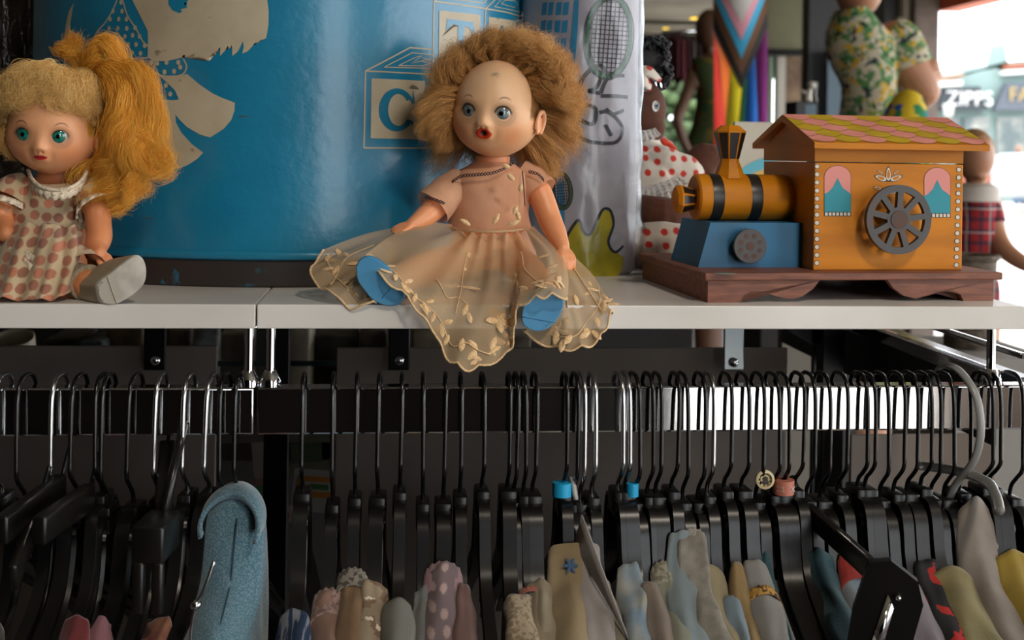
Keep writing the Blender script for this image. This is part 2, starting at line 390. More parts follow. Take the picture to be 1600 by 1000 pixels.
add_scuffs(M_blue, '4c5a58', .69, .75)
M_cream = mat('drum_cream_print', 'beb299', .42, c2='b2a58c', scale=30, bump=.3, bscale=110, bdist=.0006); add_scuffs(M_cream, '8b7a62', .68, .74, (20, 20, 30))
M_rust = mat('drum_rim_rust', '2e2724', .5, c2='1d6b86', scale=26, lo=.60, hi=.64, bump=.5, bscale=90, coat=.2)
drum = thing('toy_drum', 'big round blue cardboard drum printed with a dog and letter blocks', 'toy drum', (DC.x, DC.y, SH))
bm = NB(); T = Matrix.Translation((DC.x, DC.y, SH))
lathe(bm, [(DR, .029), (DR, .50), (DR + .001, .56)], T, 160, cap=False); build('drum_wall', bm, M_blue, drum)
bm = NB(); lathe(bm, [(DR + .0008, .0), (DR + .003, .002), (DR + .003, .021), (DR + .001, .0225), (DR - .02, .0225)], T, 160, cap=False); auto(build('bottom_rim', bm, M_rust, drum), 40)
bm = NB(); lathe(bm, [(DR + .0005, .0222), (DR + .0028, .0235), (DR + .0036, .0265), (DR + .0026, .0292), (DR - .001, .031)], T, 160, cap=False); build('rim_bead', bm, M_blue, drum)
bm = NB(); lathe(bm, [(DR + .004, .54), (DR + .004, .565), (.001, .57)], T, 120, cap=False); build('lid', bm, M_blue, drum)
d = Decal(DC, DR, DR, .00035)
Z = lambda pts: [(x / 3.3333, y / 3.3333) for x, y in pts]
d.poly(Z([(690, -60), (690, 0), (735, 90), (770, 160), (772, 225), (770, 300), (800, 318), (870, 318), (950, 300), (960, 272), (978, 245), (1005, 228), (1012, 240), (1010, 272), (1022, 262), (1030, 236), (1042, 252), (1040, 292), (1058, 275), (1066, 240), (1085, 262), (1090, 318), (1112, 295), (1140, 235), (1148, 255), (1146, 292), (1175, 262), (1196, 215), (1210, 245), (1210, 292), (1240, 268), (1266, 215), (1270, 245), (1262, 279), (1290, 268), (1318, 238), (1330, 214), (1355, 206), (1372, 206), (1385, 200), (1392, 170), (1398, 130), (1400, 60), (1392, 0), (1380, -60)]))
build('dog_picture', d.bm, M_cream, drum); d.bm = NB()
d.poly(Z([(388, 12), (378, 60), (368, 130), (370, 170), (382, 240), (370, 262), (332, 250), (336, 200), (344, 130), (360, 60)])); build('tail_picture', d.bm, M_cream, drum); d.bm = NB()
d.poly(Z([(955, 392), (975, 385), (1040, 440), (1110, 488), (1170, 515), (1224, 535), (1222, 575), (1205, 625), (1165, 672), (1095, 716), (1040, 700), (975, 662), (935, 622), (914, 596), (918, 640), (945, 690), (1000, 750), (1059, 795), (1030, 826), (985, 856), (940, 876), (880, 885), (760, 870), (700, 800), (700, 620), (760, 530), (830, 515), (905, 522), (932, 518), (912, 470), (870, 430), (830, 395)]))
# kerchief outline and dots
d.line(Z([(612, 0), (585, 60), (548, 120), (500, 180), (540, 215), (565, 240), (640, 285), (655, 300)]), 2.6, sm=True)
d.line(Z([(640, 0), (665, 80), (710, 150), (745, 215), (772, 240)]), 2.6, sm=True)
d.line(Z([(650, 298), (700, 305), (775, 300)]), 2.4, sm=True)
d.line(Z([(652, 296), (640, 330), (660, 375), (720, 385), (775, 400), (800, 370), (806, 318), (800, 310)]), 2.4, sm=True)
d.line(Z([(806, 375), (840, 392), (900, 400), (955, 385), (972, 345), (955, 305)]), 2.6, sm=True)
for x, y in [(632, 12), (590, 58), (637, 58), (575, 100), (620, 100), (660, 100), (570, 148), (615, 148), (662, 148), (705, 145), (540, 182), (600, 188), (652, 190), (692, 184), (728, 190), (585, 235), (630, 240), (670, 232), (710, 232), (755, 238), (690, 275), (733, 278), (645, 262), (655, 330), (700, 322), (742, 320), (790, 325), (715, 372), (762, 375), (820, 330), (868, 325), (930, 325), (858, 375), (908, 372), (940, 350), (790, 415), (865, 445), (820, 452), (888, 490), (838, 500)]: d.dot(x / 3.3333, y / 3.3333, 3.5, 0, 4)
build('kerchief_picture', d.bm, M_cream, drum)
d = Decal(DC, DR, DR, .0007)
d.poly(Z([(880, -40), (880, 20), (900, 52), (935, 68), (952, 62), (940, 48), (920, 40), (952, 46), (975, 40), (950, 25), (935, 10), (975, 15), (985, -5), (985, -40)])); build('eye_picture', d.bm, M_blue, drum)
d = Decal(DC, DR, DR, .00035)
Q = lambda pts: [(480 + x / 3.3333, y / 3.3333) for x, y in pts]
for l, w_ in [([(295, 770), (303, 370), (535, 248), (650, 258)], 2.4), ([(303, 370), (652, 388)], 2.2), ([(293, 770), (790, 772)], 2.4), ([(660, 6), (652, 388), (643, 770)], 2.4), ([(400, 350), (545, 275), (652, 285)], 1.5), ([(400, 350), (652, 357)], 1.5),
              ([(475, 342), (560, 300), (600, 290), (540, 330), (650, 305)], 1.4), ([(475, 342), (600, 343), (640, 330), (655, 325)], 1.4), ([(600, 300), (650, 318), (620, 325), (590, 318)], 1.2),
              ([(660, 8), (690, -20)], 2.4), ([(660, 8), (930, 46), (1040, 65), (1160, 110)], 2.4), ([(928, 46), (920, 190)], 2.4), ([(928, 46), (990, -15)], 2.2), ([(700, -8), (840, 5), (915, 16), (955, -20)], 1.4),
              ([(975, 35), (1020, -15)], 1.4), ([(975, 35), (1100, 62), (1130, 40)], 1.4), ([(1010, 20), (1030, 0), (1080, 5), (1095, 25), (1080, 40), (1010, 20)], 1.3), ([(1100, 90), (1110, 65), (1135, 50)], 1.6), ([(1093, 90), (1090, 200)], 1.6)]: d.line(Q(l), w_)
d.poly(Q([(335, 408), (613, 422), (607, 726), (330, 720)])); d.poly(Q([(687, 55), (900, 78), (890, 420), (680, 470)])); d.poly(Q([(945, 88), (1086, 110), (1080, 260), (940, 240)]))
build('letter_block_picture', d.bm, M_cream, drum)
d = Decal(DC, DR, DR, .0007)
C1 = [(465 + 94 * math.cos(a), 572 - 112 * math.sin(a)) for a in np.linspace(math.radians(30), math.radians(325), 26)]
C2 = [(474 + 54 * math.cos(a), 572 - 84 * math.sin(a)) for a in np.linspace(math.radians(325), math.radians(32), 22)]
d.poly(Q([(548, 462), (557, 515), (560, 538), (545, 540)] + [(530, 515)] + C2[::-1][0:0] + C2[::-1] + [(545, 630), (556, 640), (540, 660)] + C1[::-1]))
build('printed_letter', d.bm, M_blue, drum); d.bm = NB()
d.poly(Q([(727, 98), (862, 116), (872, 178), (858, 178), (845, 150), (815, 136), (806, 330), (778, 328), (784, 134), (750, 128), (738, 152), (720, 158)]))
build('printed_letter', d.bm, M_blue, drum); d.bm = NB(); d.dot(480 + 1012 / 3.3333, 152 / 3.3333, 7)
build('printed_letter', d.bm, M_blue, drum)
d = Decal(DC, DR, DR, .0009)
d.poly(Q([(528, 458), (545, 440), (570, 452), (580, 466)])); build('print_scratch', d.bm, mat('scratch_brown', '6b604f', .8), drum); d.bm = NB(); d.poly(Q([(735, 148), (765, 128), (790, 135), (762, 140), (700, 190)])); build('print_scratch', d.bm, mat('scratch_brown', '6b604f', .8), drum)
# brass clasp
a, z = on_cyl(821, 6, DC, DR, DR); p = Vector((DC.x + (DR + .003) * math.sin(a), DC.y - (DR + .003) * math.cos(a), z))
Mc = Matrix.Translation(p) @ Matrix.Rotation(a, 4, 'Z'); M_brass = mat('brass', 'c9a04a', .25, 1)
bm = NB(); box(bm, (-.0045, -.003, -.006), (.0045, .0012, .05), Mc, bev=.001); tube(bm, [Mc @ Vector((.0025 * math.cos(t), -.0035, -.001 + .0025 * math.sin(t))) for t in np.linspace(0, 2 * PI, 13)[:-1]], .0006, 6, closed=True); build('clasp', bm, M_brass, drum)

# ================================================================== TOY TRAIN
A = atz(1105.7, 473, SH); TH = math.radians(4.4)
train = thing('toy_train', 'painted wooden toy train with yellow cabin, blue engine base and scalloped roof', 'toy train', (A.x, A.y, SH), rz=TH)
MT = Matrix.Translation(A) @ Matrix.Rotation(TH, 4, 'Z')
def TB(name, bm, m, smooth=False, parent=None):
    o = build(name, bm, m, parent or train, smooth, world=False); return o
M_must = mat('mustard_paint', 'd2820a', .5, c2='c07406', spec=.3, scale=9, bump=.25, bscale=140, stretch=(1, 1, 6), bdist=.0003)
M_brown = mat('brown_wood_base', '86523c', .55, c2='6d4030', scale=30, stretch=(1, 8, 8), bump=.3, bscale=120)
M_tblue = mat('train_blue', '1f6f9c', .5, c2='2a5f80', scale=22, bump=.3, bscale=160)
M_tdark = mat('train_black_paint', '1c1a18', .35, c2='27231f', scale=30)
M_tan = mat('wheel_iron', '4a4848', .5, c2='5a4034', scale=35, lo=.55, hi=.7, bump=.3, bscale=200)
bm = NB(); box(bm, (-.004, -.004, .0174), (.248, .187, .0234), bev=.0012); TB('base_board', bm, M_brown)
L_ = .242; W_ = .183; hh = .0174
def skirt_poly():
    pts = [(0, 0), (.026, 0), (.029, .0055), (.036, .0088), (.045, .0085), (.056, .0048), (.068, .0022), (.078, .0045), (.087, .0105), (.0925, .0174), (0, .0174)]
    return pts
for nm, mir in (('skirt_board', 0), ('skirt_board', 1)):
    for yy in (0, W_ - .006):
        bm = NB(); P = skirt_poly()
        if mir: P = [(L_ - x, z) for x, z in P][::-1]
        prism(bm, P, (0, yy, 0), (1, 0, 0), (0, 0, 1), (0, .006, 0)); TB(nm, bm, M_brown)
for xx in (0, L_ - .006):
    bm = NB(); box(bm, (xx, .006, 0), (xx + .006, W_ - .006, .0174)); TB('end_board', bm, M_brown)
# engine base
bm = NB(); v0, v1 = .042, .116; zz0, zz1 = .0234, .0600
prism(bm, [(.006, zz0), (.0955, zz0), (.0955, zz1), (.0160, zz1)], (0, v0, 0), (1, 0, 0), (0, 0, 1), (0, v1 - v0, 0)); TB('engine_base', bm, M_tblue)
# boiler
bm = NB(); MX = Matrix.Translation((0, .076, .0795)) @ Matrix.Rotation(PI / 2, 4, 'Y')
lathe(bm, [(.001, .0125), (.0175, .0125), (.0192, .0140), (.0195, .016), (.0195, .092), (.0185, .0955)], MX, 56); auto(TB('boiler', bm, M_must, True), 30)
for u in (.0285, .0620):
    bm = NB(); lathe(bm, [(.01975, u - .0048), (.01985, u - .004), (.01985, u + .004), (.01975, u + .0048)], MX, 56, cap=False); TB('boiler_band', bm, M_tdark, True)
def rib_cone(name, prof, M, seg=8, ribs=True, r_out=.0003):
    bm = NB(); lathe(bm, prof, M, seg); o = TB(name, bm, M_must); return o
MC = Matrix.Translation((.0437, .076, 0)) @ Matrix.Rotation(PI / 8, 4, 'Z')
bm = NB(); lathe(bm, [(.0135, .0955), (.0125, .0985), (.0082, .1095), (.008, .1115), (.0137, .1345), (.0137, .1352), (.0075, .1402)], MC, 8); ch = TB('chimney', bm, M_must)
bm = NB()
for k in range(8):
    a0 = 2 * PI * (k + .10) / 8; a1 = 2 * PI * (k + .90) / 8
    def cp(r, a, k=k):   # octagon point with lift
        am = 2 * PI * (k + .5) / 8; rr = r * math.cos(PI / 8) / math.cos(a - am) + .00025; return (rr * math.cos(a), rr * math.sin(a))
    q = [cp(.0082, a0) + (.1122,), cp(.0082, a1) + (.1122,), cp(.0135, a1) + (.1338,), cp(.0135, a0) + (.1338,)]
    bm.faces.new([bm.verts.new(MC @ Vector(p)) for p in q])
TB('chimney_panel', bm, M_tdark, parent=train)
ML = Matrix.Translation((0, .076, .0775)) @ Matrix.Rotation(PI / 2, 4, 'Y') @ Matrix.Rotation(PI / 8, 4, 'Z')
bm = NB(); lathe(bm, [(.006, -.0050), (.0105, -.0035), (.0128, -.0005), (.0128, .0002), (.0088, .0127)], ML, 8); TB('headlamp', bm, M_must)
bm = NB()
for k in range(8):
    a0 = 2 * PI * (k + .12) / 8; a1 = 2 * PI * (k + .88) / 8
    q = [(r * math.cos(PI / 8) / math.cos(a - 2 * PI * (k + .5) / 8) + .00025, a, z) for r, a, z in ((.0125, a0, .0013), (.0125, a1, .0013), (.0092, a1, .0115), (.0092, a0, .0115))]
    bm.faces.new([bm.verts.new(ML @ Vector((r * math.cos(a), r * math.sin(a), z))) for r, a, z in q])
TB('headlamp_panel', bm, M_tdark)
# cabin
cu0, cu1, cv0, cv1, cz = .0955, .2255, .020, .130, .1105
bm = NB(); box(bm, (cu0, cv0, .0234), (cu1, cv1, cz - .0004), bev=.0006); cabin = TB('cabin', bm, M_must)
lid = None
bm = NB(); vm = (cv0 + cv1) / 2; prism(bm, [(cv0, cz + .0004), (cv1, cz + .0004), (cv1, .1215), (vm, .1445), (cv0, .1215)], (cu0, 0, 0), (0, 1, 0), (0, 0, 1), (cu1 - cu0, 0, 0)); lid = TB('lid', bm, M_must)
ru0, ru1, re = .0895, .2415, .0125; za, ze, th = .1500, .1262, .0048
def roofslab(side):
    bm = NB(); vf = cv0 - re if side < 0 else cv1 + re
    P = [(vm, za), (vf, ze), (vf, ze - th), (vm, za - th - .0008)]
    prism(bm, P, (ru0, 0, 0), (0, 1, 0), (0, 0, 1), (ru1 - ru0, 0, 0)); return TB('roof_board', bm, M_must)
roofslab(-1); roofslab(1)
# painted scallops on the front slope
M_pink = mat('scallop_pink', 'ee9a8a', .5, c2='e08c7e', scale=40); M_olive = mat('scallop_olive', 'ccaa1c', .5, c2='bc9a18', scale=40); M_line = mat('outline_ink', '2a211c', .6)
bm = NB(); vf = cv0 - re; e1 = Vector((1, 0, 0)); e2 = Vector((0, vf - vm, ze - za)); nrm = e1.cross(e2).normalized()
if nrm.z < 0: nrm = -nrm
def rp(u, s, l): return Vector((u, vm, za)) + e2 * s + nrm * l
rows = 5; cw = (ru1 - ru0) / 7.0
for r in range(rows + 0):
    sc = (r + .62) / (rows + .15) ; s0 = r / (rows + .15)
    offs = (r % 2) * cw * .5
    for c in range(-1, 8):
        a = max(ru0, ru0 + c * cw + offs); b = min(ru1, ru0 + (c + 1) * cw + offs)
        if b - a < .003: continue
        n = 10; A_ = ru0 + c * cw + offs
        def edge(t_): x = (t_ - A_) / cw; return s0 + .13 + .085 * math.sin(PI * min(max(x, 0), 1))
        top = [rp(a, max(0, s0 - .06), .0002 + .00012 * (rows - r)), rp(b, max(0, s0 - .06), .0002 + .00012 * (rows - r))]
        lo = [rp(b + (a - b) * i / n, min(.985, edge(b + (a - b) * i / n)), .0002 + .00012 * (rows - r)) for i in range(n + 1)]
        f = bm.faces.new([bm.verts.new(p) for p in top + lo]); f.material_index = (c + (r + 1) // 2 + r) % 2
        up_ = [p + nrm * .0001 + Vector((0, (vf - vm), ze - za)).normalized() * .0006 for p in lo]
        V1 = [bm.verts.new(p + nrm * .00008) for p in lo]; V2 = [bm.verts.new(p) for p in up_]
        for i in range(n): bm.faces.new((V1[i], V1[i + 1], V2[i + 1], V2[i])).material_index = 2
TB('roof_scallops', bm, [M_pink, M_olive, M_line])
# painted front: windows, dots, flower
FP = MT @ Vector((0, cv0, 0)); FN = MT.to_3x3() @ Vector((0, 1, 0)); MTi = MT.inverted()
def fp(px, py, l): q = MTi @ atp(px, py, FP, FN); return Vector((q.x, cv0 - l, q.z))
M_wteal = mat('window_teal', '1590a0', .5); M_wpink = mat('window_pink', 'e08d83', .5); M_wwhite = mat('dot_white', 'd8d0c2', .5)
def flat(bm, pts, l, mi=0): 
    f = bm.faces.new([bm.verts.new(fp(x, y, l)) for x, y in pts]); f.material_index = mi; bmesh.ops.triangulate(bm, faces=[f])
for x0, x1, yt, yb in ((1288, 1329, 259, 331), (1444, 1484.5, 262, 333)):
    bm = NB(); cx = (x0 + x1) / 2; hw = (x1 - x0) / 2; ar = [(cx - hw * math.cos(t), yt + 18 - 18 * math.sin(t)) for t in np.linspace(0, PI, 17)]
    big = [(cx - (hw + .7) * math.cos(t), yt + 18 - 18.7 * math.sin(t)) for t in np.linspace(0, PI, 17)]
    flat(bm, big + [(x1 + .7, yb + 7), (x0 - .7, yb + 7)], .00015, 3)
    flat(bm, ar + [(x1, yb), (x0, yb)], .0003, 0)
    flat(bm, [(x0, yb), (x0, yt + 44), (x0 + 6, yt + 41), (x0 + 13, yt + 34), (cx - 2, yt + 24), (cx, yt + 19), (cx + 2, yt + 24), (x1 - 13, yt + 34), (x1 - 6, yt + 41), (x1, yt + 44), (x1, yb)], .00045, 1)
    for k in range(7):
        xa = x0 + (x1 - x0) * (k + .12) / 7; xb = x0 + (x1 - x0) * (k + .85) / 7; flat(bm, [(xa, yb + 1), (xb, yb + 1), (xb, yb + 6), (xa, yb + 6)], .00045, 2)
    TB('painted_window', bm, [M_wpink, M_wteal, M_wwhite, M_line])
for xs, ys in (((1276.5, 1276), np.linspace(260, 411, 13)), ((1498, 1494), np.linspace(265, 414, 13))):
    bm = NB()
    for k, y in enumerate(ys):
        cx = xs[0] + (xs[1] - xs[0]) * k / 12
        for rr, l, mi in ((4.1, .0002, 1), (3.2, .0004, 0)): flat(bm, [(cx + rr * math.cos(t), y + rr * 1.02 * math.sin(t)) for t in np.linspace(0, 2 * PI, 15)[:-1]], l, mi)
    TB('painted_dots', bm, [M_wwhite, M_line])
bm = NB()
def petal(cx, cy, ln, wd, ang, l0=.0003):
    ca, sa = math.cos(ang), math.sin(ang)
    for k_, mi, l in ((1.0, 1, l0), (.82, 0, l0 + .0001), (.55, 2, l0 + .0002)):
        pts = []
        for t in np.linspace(0, 2 * PI, 17)[:-1]:
            x = ln * k_ * math.cos(t) / 2; y = wd * k_ * math.sin(t) / 2 * (1 - .3 * math.cos(t)); pts.append((cx + x * ca - y * sa, cy - x * sa - y * ca))
        flat(bm, pts, l, mi)
petal(1388, 272, 25, 9, PI / 2); petal(1376, 278, 22, 9, PI - .35); petal(1400, 278, 22, 9, .35); petal(1375, 269, 11, 3, PI - .6); petal(1400, 269, 11, 3, .6); petal(1371, 294, 14, 6, PI - .3); petal(1393, 301, 18, 5, -.02); petal(1403, 292, 14, 5, .3)
TB('painted_flower', bm, [M_wwhite, M_line, M_must])
# wheels
def wheel(u, z, v, R, th, spokes, label=None, solid=False):
    MW = Matrix.Translation((u, v, z)) @ Matrix.Rotation(PI / 2, 4, 'X')
    bm = NB()
    if solid:
        lathe(bm, [(R, 0), (R, th), (R * .97, th + .0003)], MW, 40)
    else:
        lathe(bm, [(R, 0), (R, th), (R * .80, th), (R * .80, 0), (R, 0)], MW, 56, cap=False); lathe(bm, [(R * .36, -.001), (R * .36, th * 1.02)], MW, 40)
        for k in range(spokes):
            a = 2 * PI * k / spokes + .12; d1 = Vector((math.cos(a), math.sin(a), 0)); bar(bm, MW @ (d1 * R * .3 + Vector((0, 0, th / 2))), MW @ (d1 * R * .84 + Vector((0, 0, th / 2))), th * .98, R * .17, up=(MW.to_3x3() @ Vector((0, 0, 1))).cross(MW.to_3x3() @ d1))
    o = TB('wheel' if not solid else 'small_wheel', bm, M_tan); auto(o)
    M_rusty = mat('wheel_rust', '5c3f33', .7, c2='4d4442', scale=60)
    bm = NB()
    if solid:
        lathe(bm, [(R * .24, th), (R * .24, th + .0006)], MW, 20)
        for k in range(8):
            a = 2 * PI * (k + .5) / 8; lathe(bm, [(R * .15, th), (R * .15, th + .0005)], MW @ Matrix.Translation((R * .62 * math.cos(a), R * .62 * math.sin(a), 0)), 10)
    else: lathe(bm, [(R * .26, th), (R * .26, th + .0008)], MW, 24)
    TB('hub', bm, M_rusty)
    bm = NB(); lathe(bm, [(.0022, -.03 if not solid else -.006), (.0022, .001)], MW, 12); TB('axle', bm, M_tan)
wheel(.1616, .0652, .0095, .0280, .0045, 9)
wheel(.0466, .0415, .036, .0140, .0035, 0, solid=True)
p = MTi @ atz(1133, 427, SH + .0236)
bm = NB(); ball(bm, (p.x, p.y, .0234), (.0095, .0035, .0003), 2); TB('paint_spot', bm, mat('spot_teal', '8fb8a8', .3))
# ================================================================== DOLLS
def setcol(me, C):
    a = me.color_attributes.new('paint', 'FLOAT_COLOR', 'POINT'); a.data.foreach_set('color', np.asarray(C, dtype=np.float32).ravel())
def g2(a, e, a0, e0, sa, se): return np.exp(-((a - a0) / sa) ** 2 / 2 - ((e - e0) / se) ** 2 / 2)
def mixc(C, c, w): w = np.clip(w, 0, 1)[..., None]; return C * (1 - w) + np.array(lin(c)[:3]) * w
def doll_head(root, c, phi, tilt, R, K):
    """R: half sizes (x, y, z); K: dict of face settings, angles in degrees, az to the viewer's right"""
    M = Matrix.Translation(c) @ Matrix.Rotation(phi, 4, 'Z') @ Matrix.Rotation(tilt, 4, 'Y')
    na, ne = 260, 200
    A_, E = np.meshgrid(np.linspace(-180, 180, na, endpoint=False), np.linspace(-90, 90, ne), indexing='ij')
    # crowd the samples on the face
    A_ = A_ - 38 * np.sin(np.radians(A_)); ea, ee = K['eye']; mz = K['mouth'][0]
    def rad(a, e):
        a = np.asarray(a, float); e = np.asarray(e, float); s = np.ones_like(a)
        s += .055 * (g2(a, e, 38, -30, 20, 17) + g2(a, e, -38, -30, 20, 17)) * K.get('cheek', 1)
        s += K.get('chin', .05) * g2(a, e, 0, -54, 15, 11); s += .03 * g2(a, e, 0, 35, 40, 25) + K.get('full', .03) * np.exp(-((e + 50) / 15) ** 2) * np.exp(-(a / 75) ** 2)
        s -= .05 * (g2(a, e, ea, ee, 12, 9) + g2(a, e, -ea, ee, 12, 9)); s += .025 * (g2(a, e, ea, ee + 13, 12, 5) + g2(a, e, -ea, ee + 13, 12, 5))
        s += .088 * g2(a, e, 0, K['nose'], 5.2, 4.6) + .028 * g2(a, e, 0, K['nose'] + 8, 5, 9) + .035 * (g2(a, e, 6, K['nose'] - 2.5, 3, 2.6) + g2(a, e, -6, K['nose'] - 2.5, 3, 2.6))
        s -= .035 * (g2(a, e, 3.2, K['nose'] - 6, 1.6, 1.4) + g2(a, e, -3.2, K['nose'] - 6, 1.6, 1.4))
        s += K.get('lipbulge', .05) * g2(a, e, 0, mz, 9, 6) + .03 * g2(a, e, 0, mz, 16, 10); s -= .03 * g2(a, e, 0, mz - 11, 10, 3.5)
        s -= .03 * g2(a, e, 0, mz, 5.5, 1.2) * K.get('groove', 1)
        if K.get('open'): s -= .14 * g2(a, e, 0, mz, 3.8, 2.8)
        s -= .03 * (g2(a, e, 15, mz - 1, 4, 6) + g2(a, e, -15, mz - 1, 4, 6))
        return s
    def surf(a, e, l=0):
        s = rad(a, e) ; ar, er = np.radians(a), np.radians(e)
        low = np.clip(-np.sin(er), 0, 1); wid = 1 + K.get('jaw', .06) * np.sin(np.clip(low, 0, 1) * PI) - .06 * low ** 3
        x = R[0] * np.sin(ar) * np.cos(er) * s * wid; y = -R[1] * np.cos(ar) * np.cos(er) * s; z = R[2] * np.sin(er) * (1 + (s - 1) * .4)
        p = np.stack([x, y, z], -1); return p * (1 + l)
    P = surf(A_, E); S = np.zeros(A_.shape + (3,)) + np.array(lin(K['skin'])[:3])
    # painted details (doll paint: blush, lips, brows, lashes; also eye socket shading)
    S = mixc(S, K['blush'], K.get('bl', .75) * (g2(A_, E, 40, -32, 17, 13) + g2(A_, E, -40, -32, 17, 13)))
    S = mixc(S, K['skin2'], .8 * g2(A_, E, 0, 40, 60, 30))
    for s_ in (1, -1):
        d = np.hypot((A_ - s_ * ea) / K['eo'][0], (E - ee) / K['eo'][1]); up = E - ee
        S = mixc(S, K['lash'], np.exp(-((d - 1.0) / .16) ** 2) * np.clip(.45 + up / 5, .25, 1) + .25 * np.exp(-((d - 1.35) / .35) ** 2))  # lash line, plus soft eye socket shading put into the skin colour
        t = (A_ - s_ * ea) * s_; bw = K['brow'][1]; h = K['brow'][0] + K.get('arch', 3.5) * (1 - ((t - 1) / bw) ** 2)
        S = mixc(S, K['browc'], np.exp(-((E - h) / K.get('bth', .9)) ** 2) * (np.abs(t - 1) < bw) * np.clip((bw - np.abs(t - 1)) / 4, 0, 1) * .95)
        if K.get('lower'):
            for k in np.linspace(-8, 8, 9): S = mixc(S, K['lash'], .8 * (np.abs((A_ - s_ * ea) - k - (ee - E - K['eo'][1]) * k * .03) < .45) * (E < ee - K['eo'][1] * np.sqrt(max(0, 1 - (k / 10) ** 2))) * (E > ee - K['eo'][1] - 5.5 + abs(k) * .25))
    lw, lh = K['lip']; cup = 1 - np.clip(np.abs(A_) / lw, 0, 1) ** 1.5
    top = lh * cup * (1 - .22 * np.exp(-(A_ / 2.2) ** 2)); bot = lh * (K.get('lowlip', 1)) * np.sqrt(np.clip(1 - (A_ / lw) ** 2, 0, 1))
    inl = (np.clip((top - (E - mz)) * 1.6 + .5, 0, 1) * np.clip((bot + (E - mz)) * 1.6 + .5, 0, 1)) * (np.abs(A_) < lw)
    S = mixc(S, K['lipc'], inl)
    if K.get('open'): S = mixc(S, '1a0605', np.clip(1.6 - 1.3 * np.hypot(A_ / 5.6, (E - mz + .3 + .10 * np.abs(A_)) / 4.2), 0, 1))
    else: S = mixc(S, '7a1414', .8 * np.exp(-((E - mz) / .5) ** 2) * (np.abs(A_) < lw * .9))
    fa, fe, fr = K['hairline']
    ang = np.degrees(np.arccos(np.clip(np.cos(np.radians(A_ - fa)) * np.cos(np.radians(E)) * np.cos(np.radians(fe)) + np.sin(np.radians(E)) * np.sin(np.radians(fe)), -1, 1)))
    S = mixc(S, K['scalp'], np.clip((ang - fr) / 3, 0, 1) * np.clip((E + 12 + np.clip(np.abs(A_) - 92, 0, 40) * 1.0) / 6, 0, 1))
    if K.get('mark'): S = mixc(S, '5b5348', .55 * g2(A_, E, 10, 42, 3.6, 1.6) + .35 * g2(A_, E, 5, 40, 3, 1.5) + .3 * g2(A_, E, 13, 38, 2, .8))
    me = bpy.data.meshes.new('head'); n = na * ne; idx = np.arange(n).reshape(na, ne); nx = np.roll(idx, -1, 0)
    F = np.stack([idx[:, :-1], nx[:, :-1], nx[:, 1:], idx[:, 1:]], -1).reshape(-1, 4)
    me.from_pydata(P.reshape(-1, 3).tolist(), [], F.tolist()); setcol(me, np.concatenate([S, np.ones(S.shape[:2] + (1,))], -1)); me.transform(M)
    head = link('head', me, mat(K['matname'], 'ffffff', .42, attr='paint', bump=.06, bscale=500, sss=.15, spec=.4), root)
    for s_ in (1, -1):
        q = surf(np.array([s_ * ea]), np.array([ee]))[0]; rd = Vector(q).normalized(); re = K['er']
        gz = (rd * (1 - K['gaze']) + Vector((math.sin(math.radians(K['look'][0])), -1, math.sin(math.radians(K['look'][1])))).normalized() * K['gaze']).normalized()
        ec = Vector(q) - rd * re * K.get('esink', .80)
        nu, nv = 64, 48; b = gz.orthogonal().normalized(); b2 = gz.cross(b); vs = []; cs = []
        for i in range(nv):
            th = PI * (i / (nv - 1)) ** 1.4
            for j in range(nu):
                p = 2 * PI * j / nu; vs.append(ec + re * (gz * math.cos(th) + (b * math.cos(p) + b2 * math.sin(p)) * math.sin(th)))
                dg = math.degrees(th); ir = K['iris']
                if dg < ir * .36: c_ = lin('050606')
                elif dg < ir: 
                    f = .55 + .45 * math.sin(p * 11) * math.cos(p * 7); k1 = lin(K['ic1']); k2 = lin(K['ic2']); c_ = tuple(k1[q_] * f + k2[q_] * (1 - f) for q_ in range(4))
                elif dg < ir * 1.14: c_ = lin('101a1a')
                else: c_ = lin('a9a59c')
                cs.append(c_[:3] + (1,))
        fs = [(i * nu + j, i * nu + (j + 1) % nu, (i + 1) * nu + (j + 1) % nu, (i + 1) * nu + j) for i in range(nv - 1) for j in range(nu)]
        me = bpy.data.meshes.new('eye'); me.from_pydata([tuple(v) for v in vs], [], fs); setcol(me, cs); me.transform(M)
        link('eye', me, mat('doll_eye', 'ffffff', .08, attr='paint', coat=1), head)
        # lashes
        gl = []
        for k in np.linspace(-1, 1, 15):
            a0 = s_ * ea + k * K['eo'][0] * .95; e0 = ee + K['eo'][1] * math.sqrt(max(0, 1 - (k * .95) ** 2)) * .95; p0 = Vector(surf(np.array([a0]), np.array([e0]), .005)[0]); p1 = p0 + (Vector(p0).normalized() * .6 + Vector((k * .5, -.3, .5))) * K.get('lashlen', .002); gl.append(dict(pts=[M @ p0, M @ ((p0 + p1) / 2 + Vector((0, -.0003, -.0003))), M @ p1], r0=.0002, r1=.0003, n=5, frizz=.0001))
        hair('eyelashes', gl, 5, hairmat('lash_black', '18110d', '2a1c14'), head, .00005, 3)
    for s_ in K.get('ears', (1, -1)):
        q = Vector(surf(np.array([s_ * 84.0]), np.array([K.get('eare', -10.0)]))[0]); er = K['ear']
        bm = NB(); path = []
        for t in np.linspace(math.radians(-70), math.radians(215), 16): path.append(q + Vector((s_ * (.0016 + .0030 * (1 + math.cos(t)) / 2 + .0008 * math.sin(t)), er * .62 * math.cos(t), er * math.sin(t))))
        tube(bm, smoothpath(path, 2), list(interp([.0012, .0017, .0019, .0019, .0016, .0020], 31)), 10); ball(bm, q + Vector((s_ * .0010, .001, 0)), (.0020, er * .6, er * .95), 3); ball(bm, q + Vector((s_ * .0012, -.0012, -er * .75)), (.0017, .0022, .0028), 2)
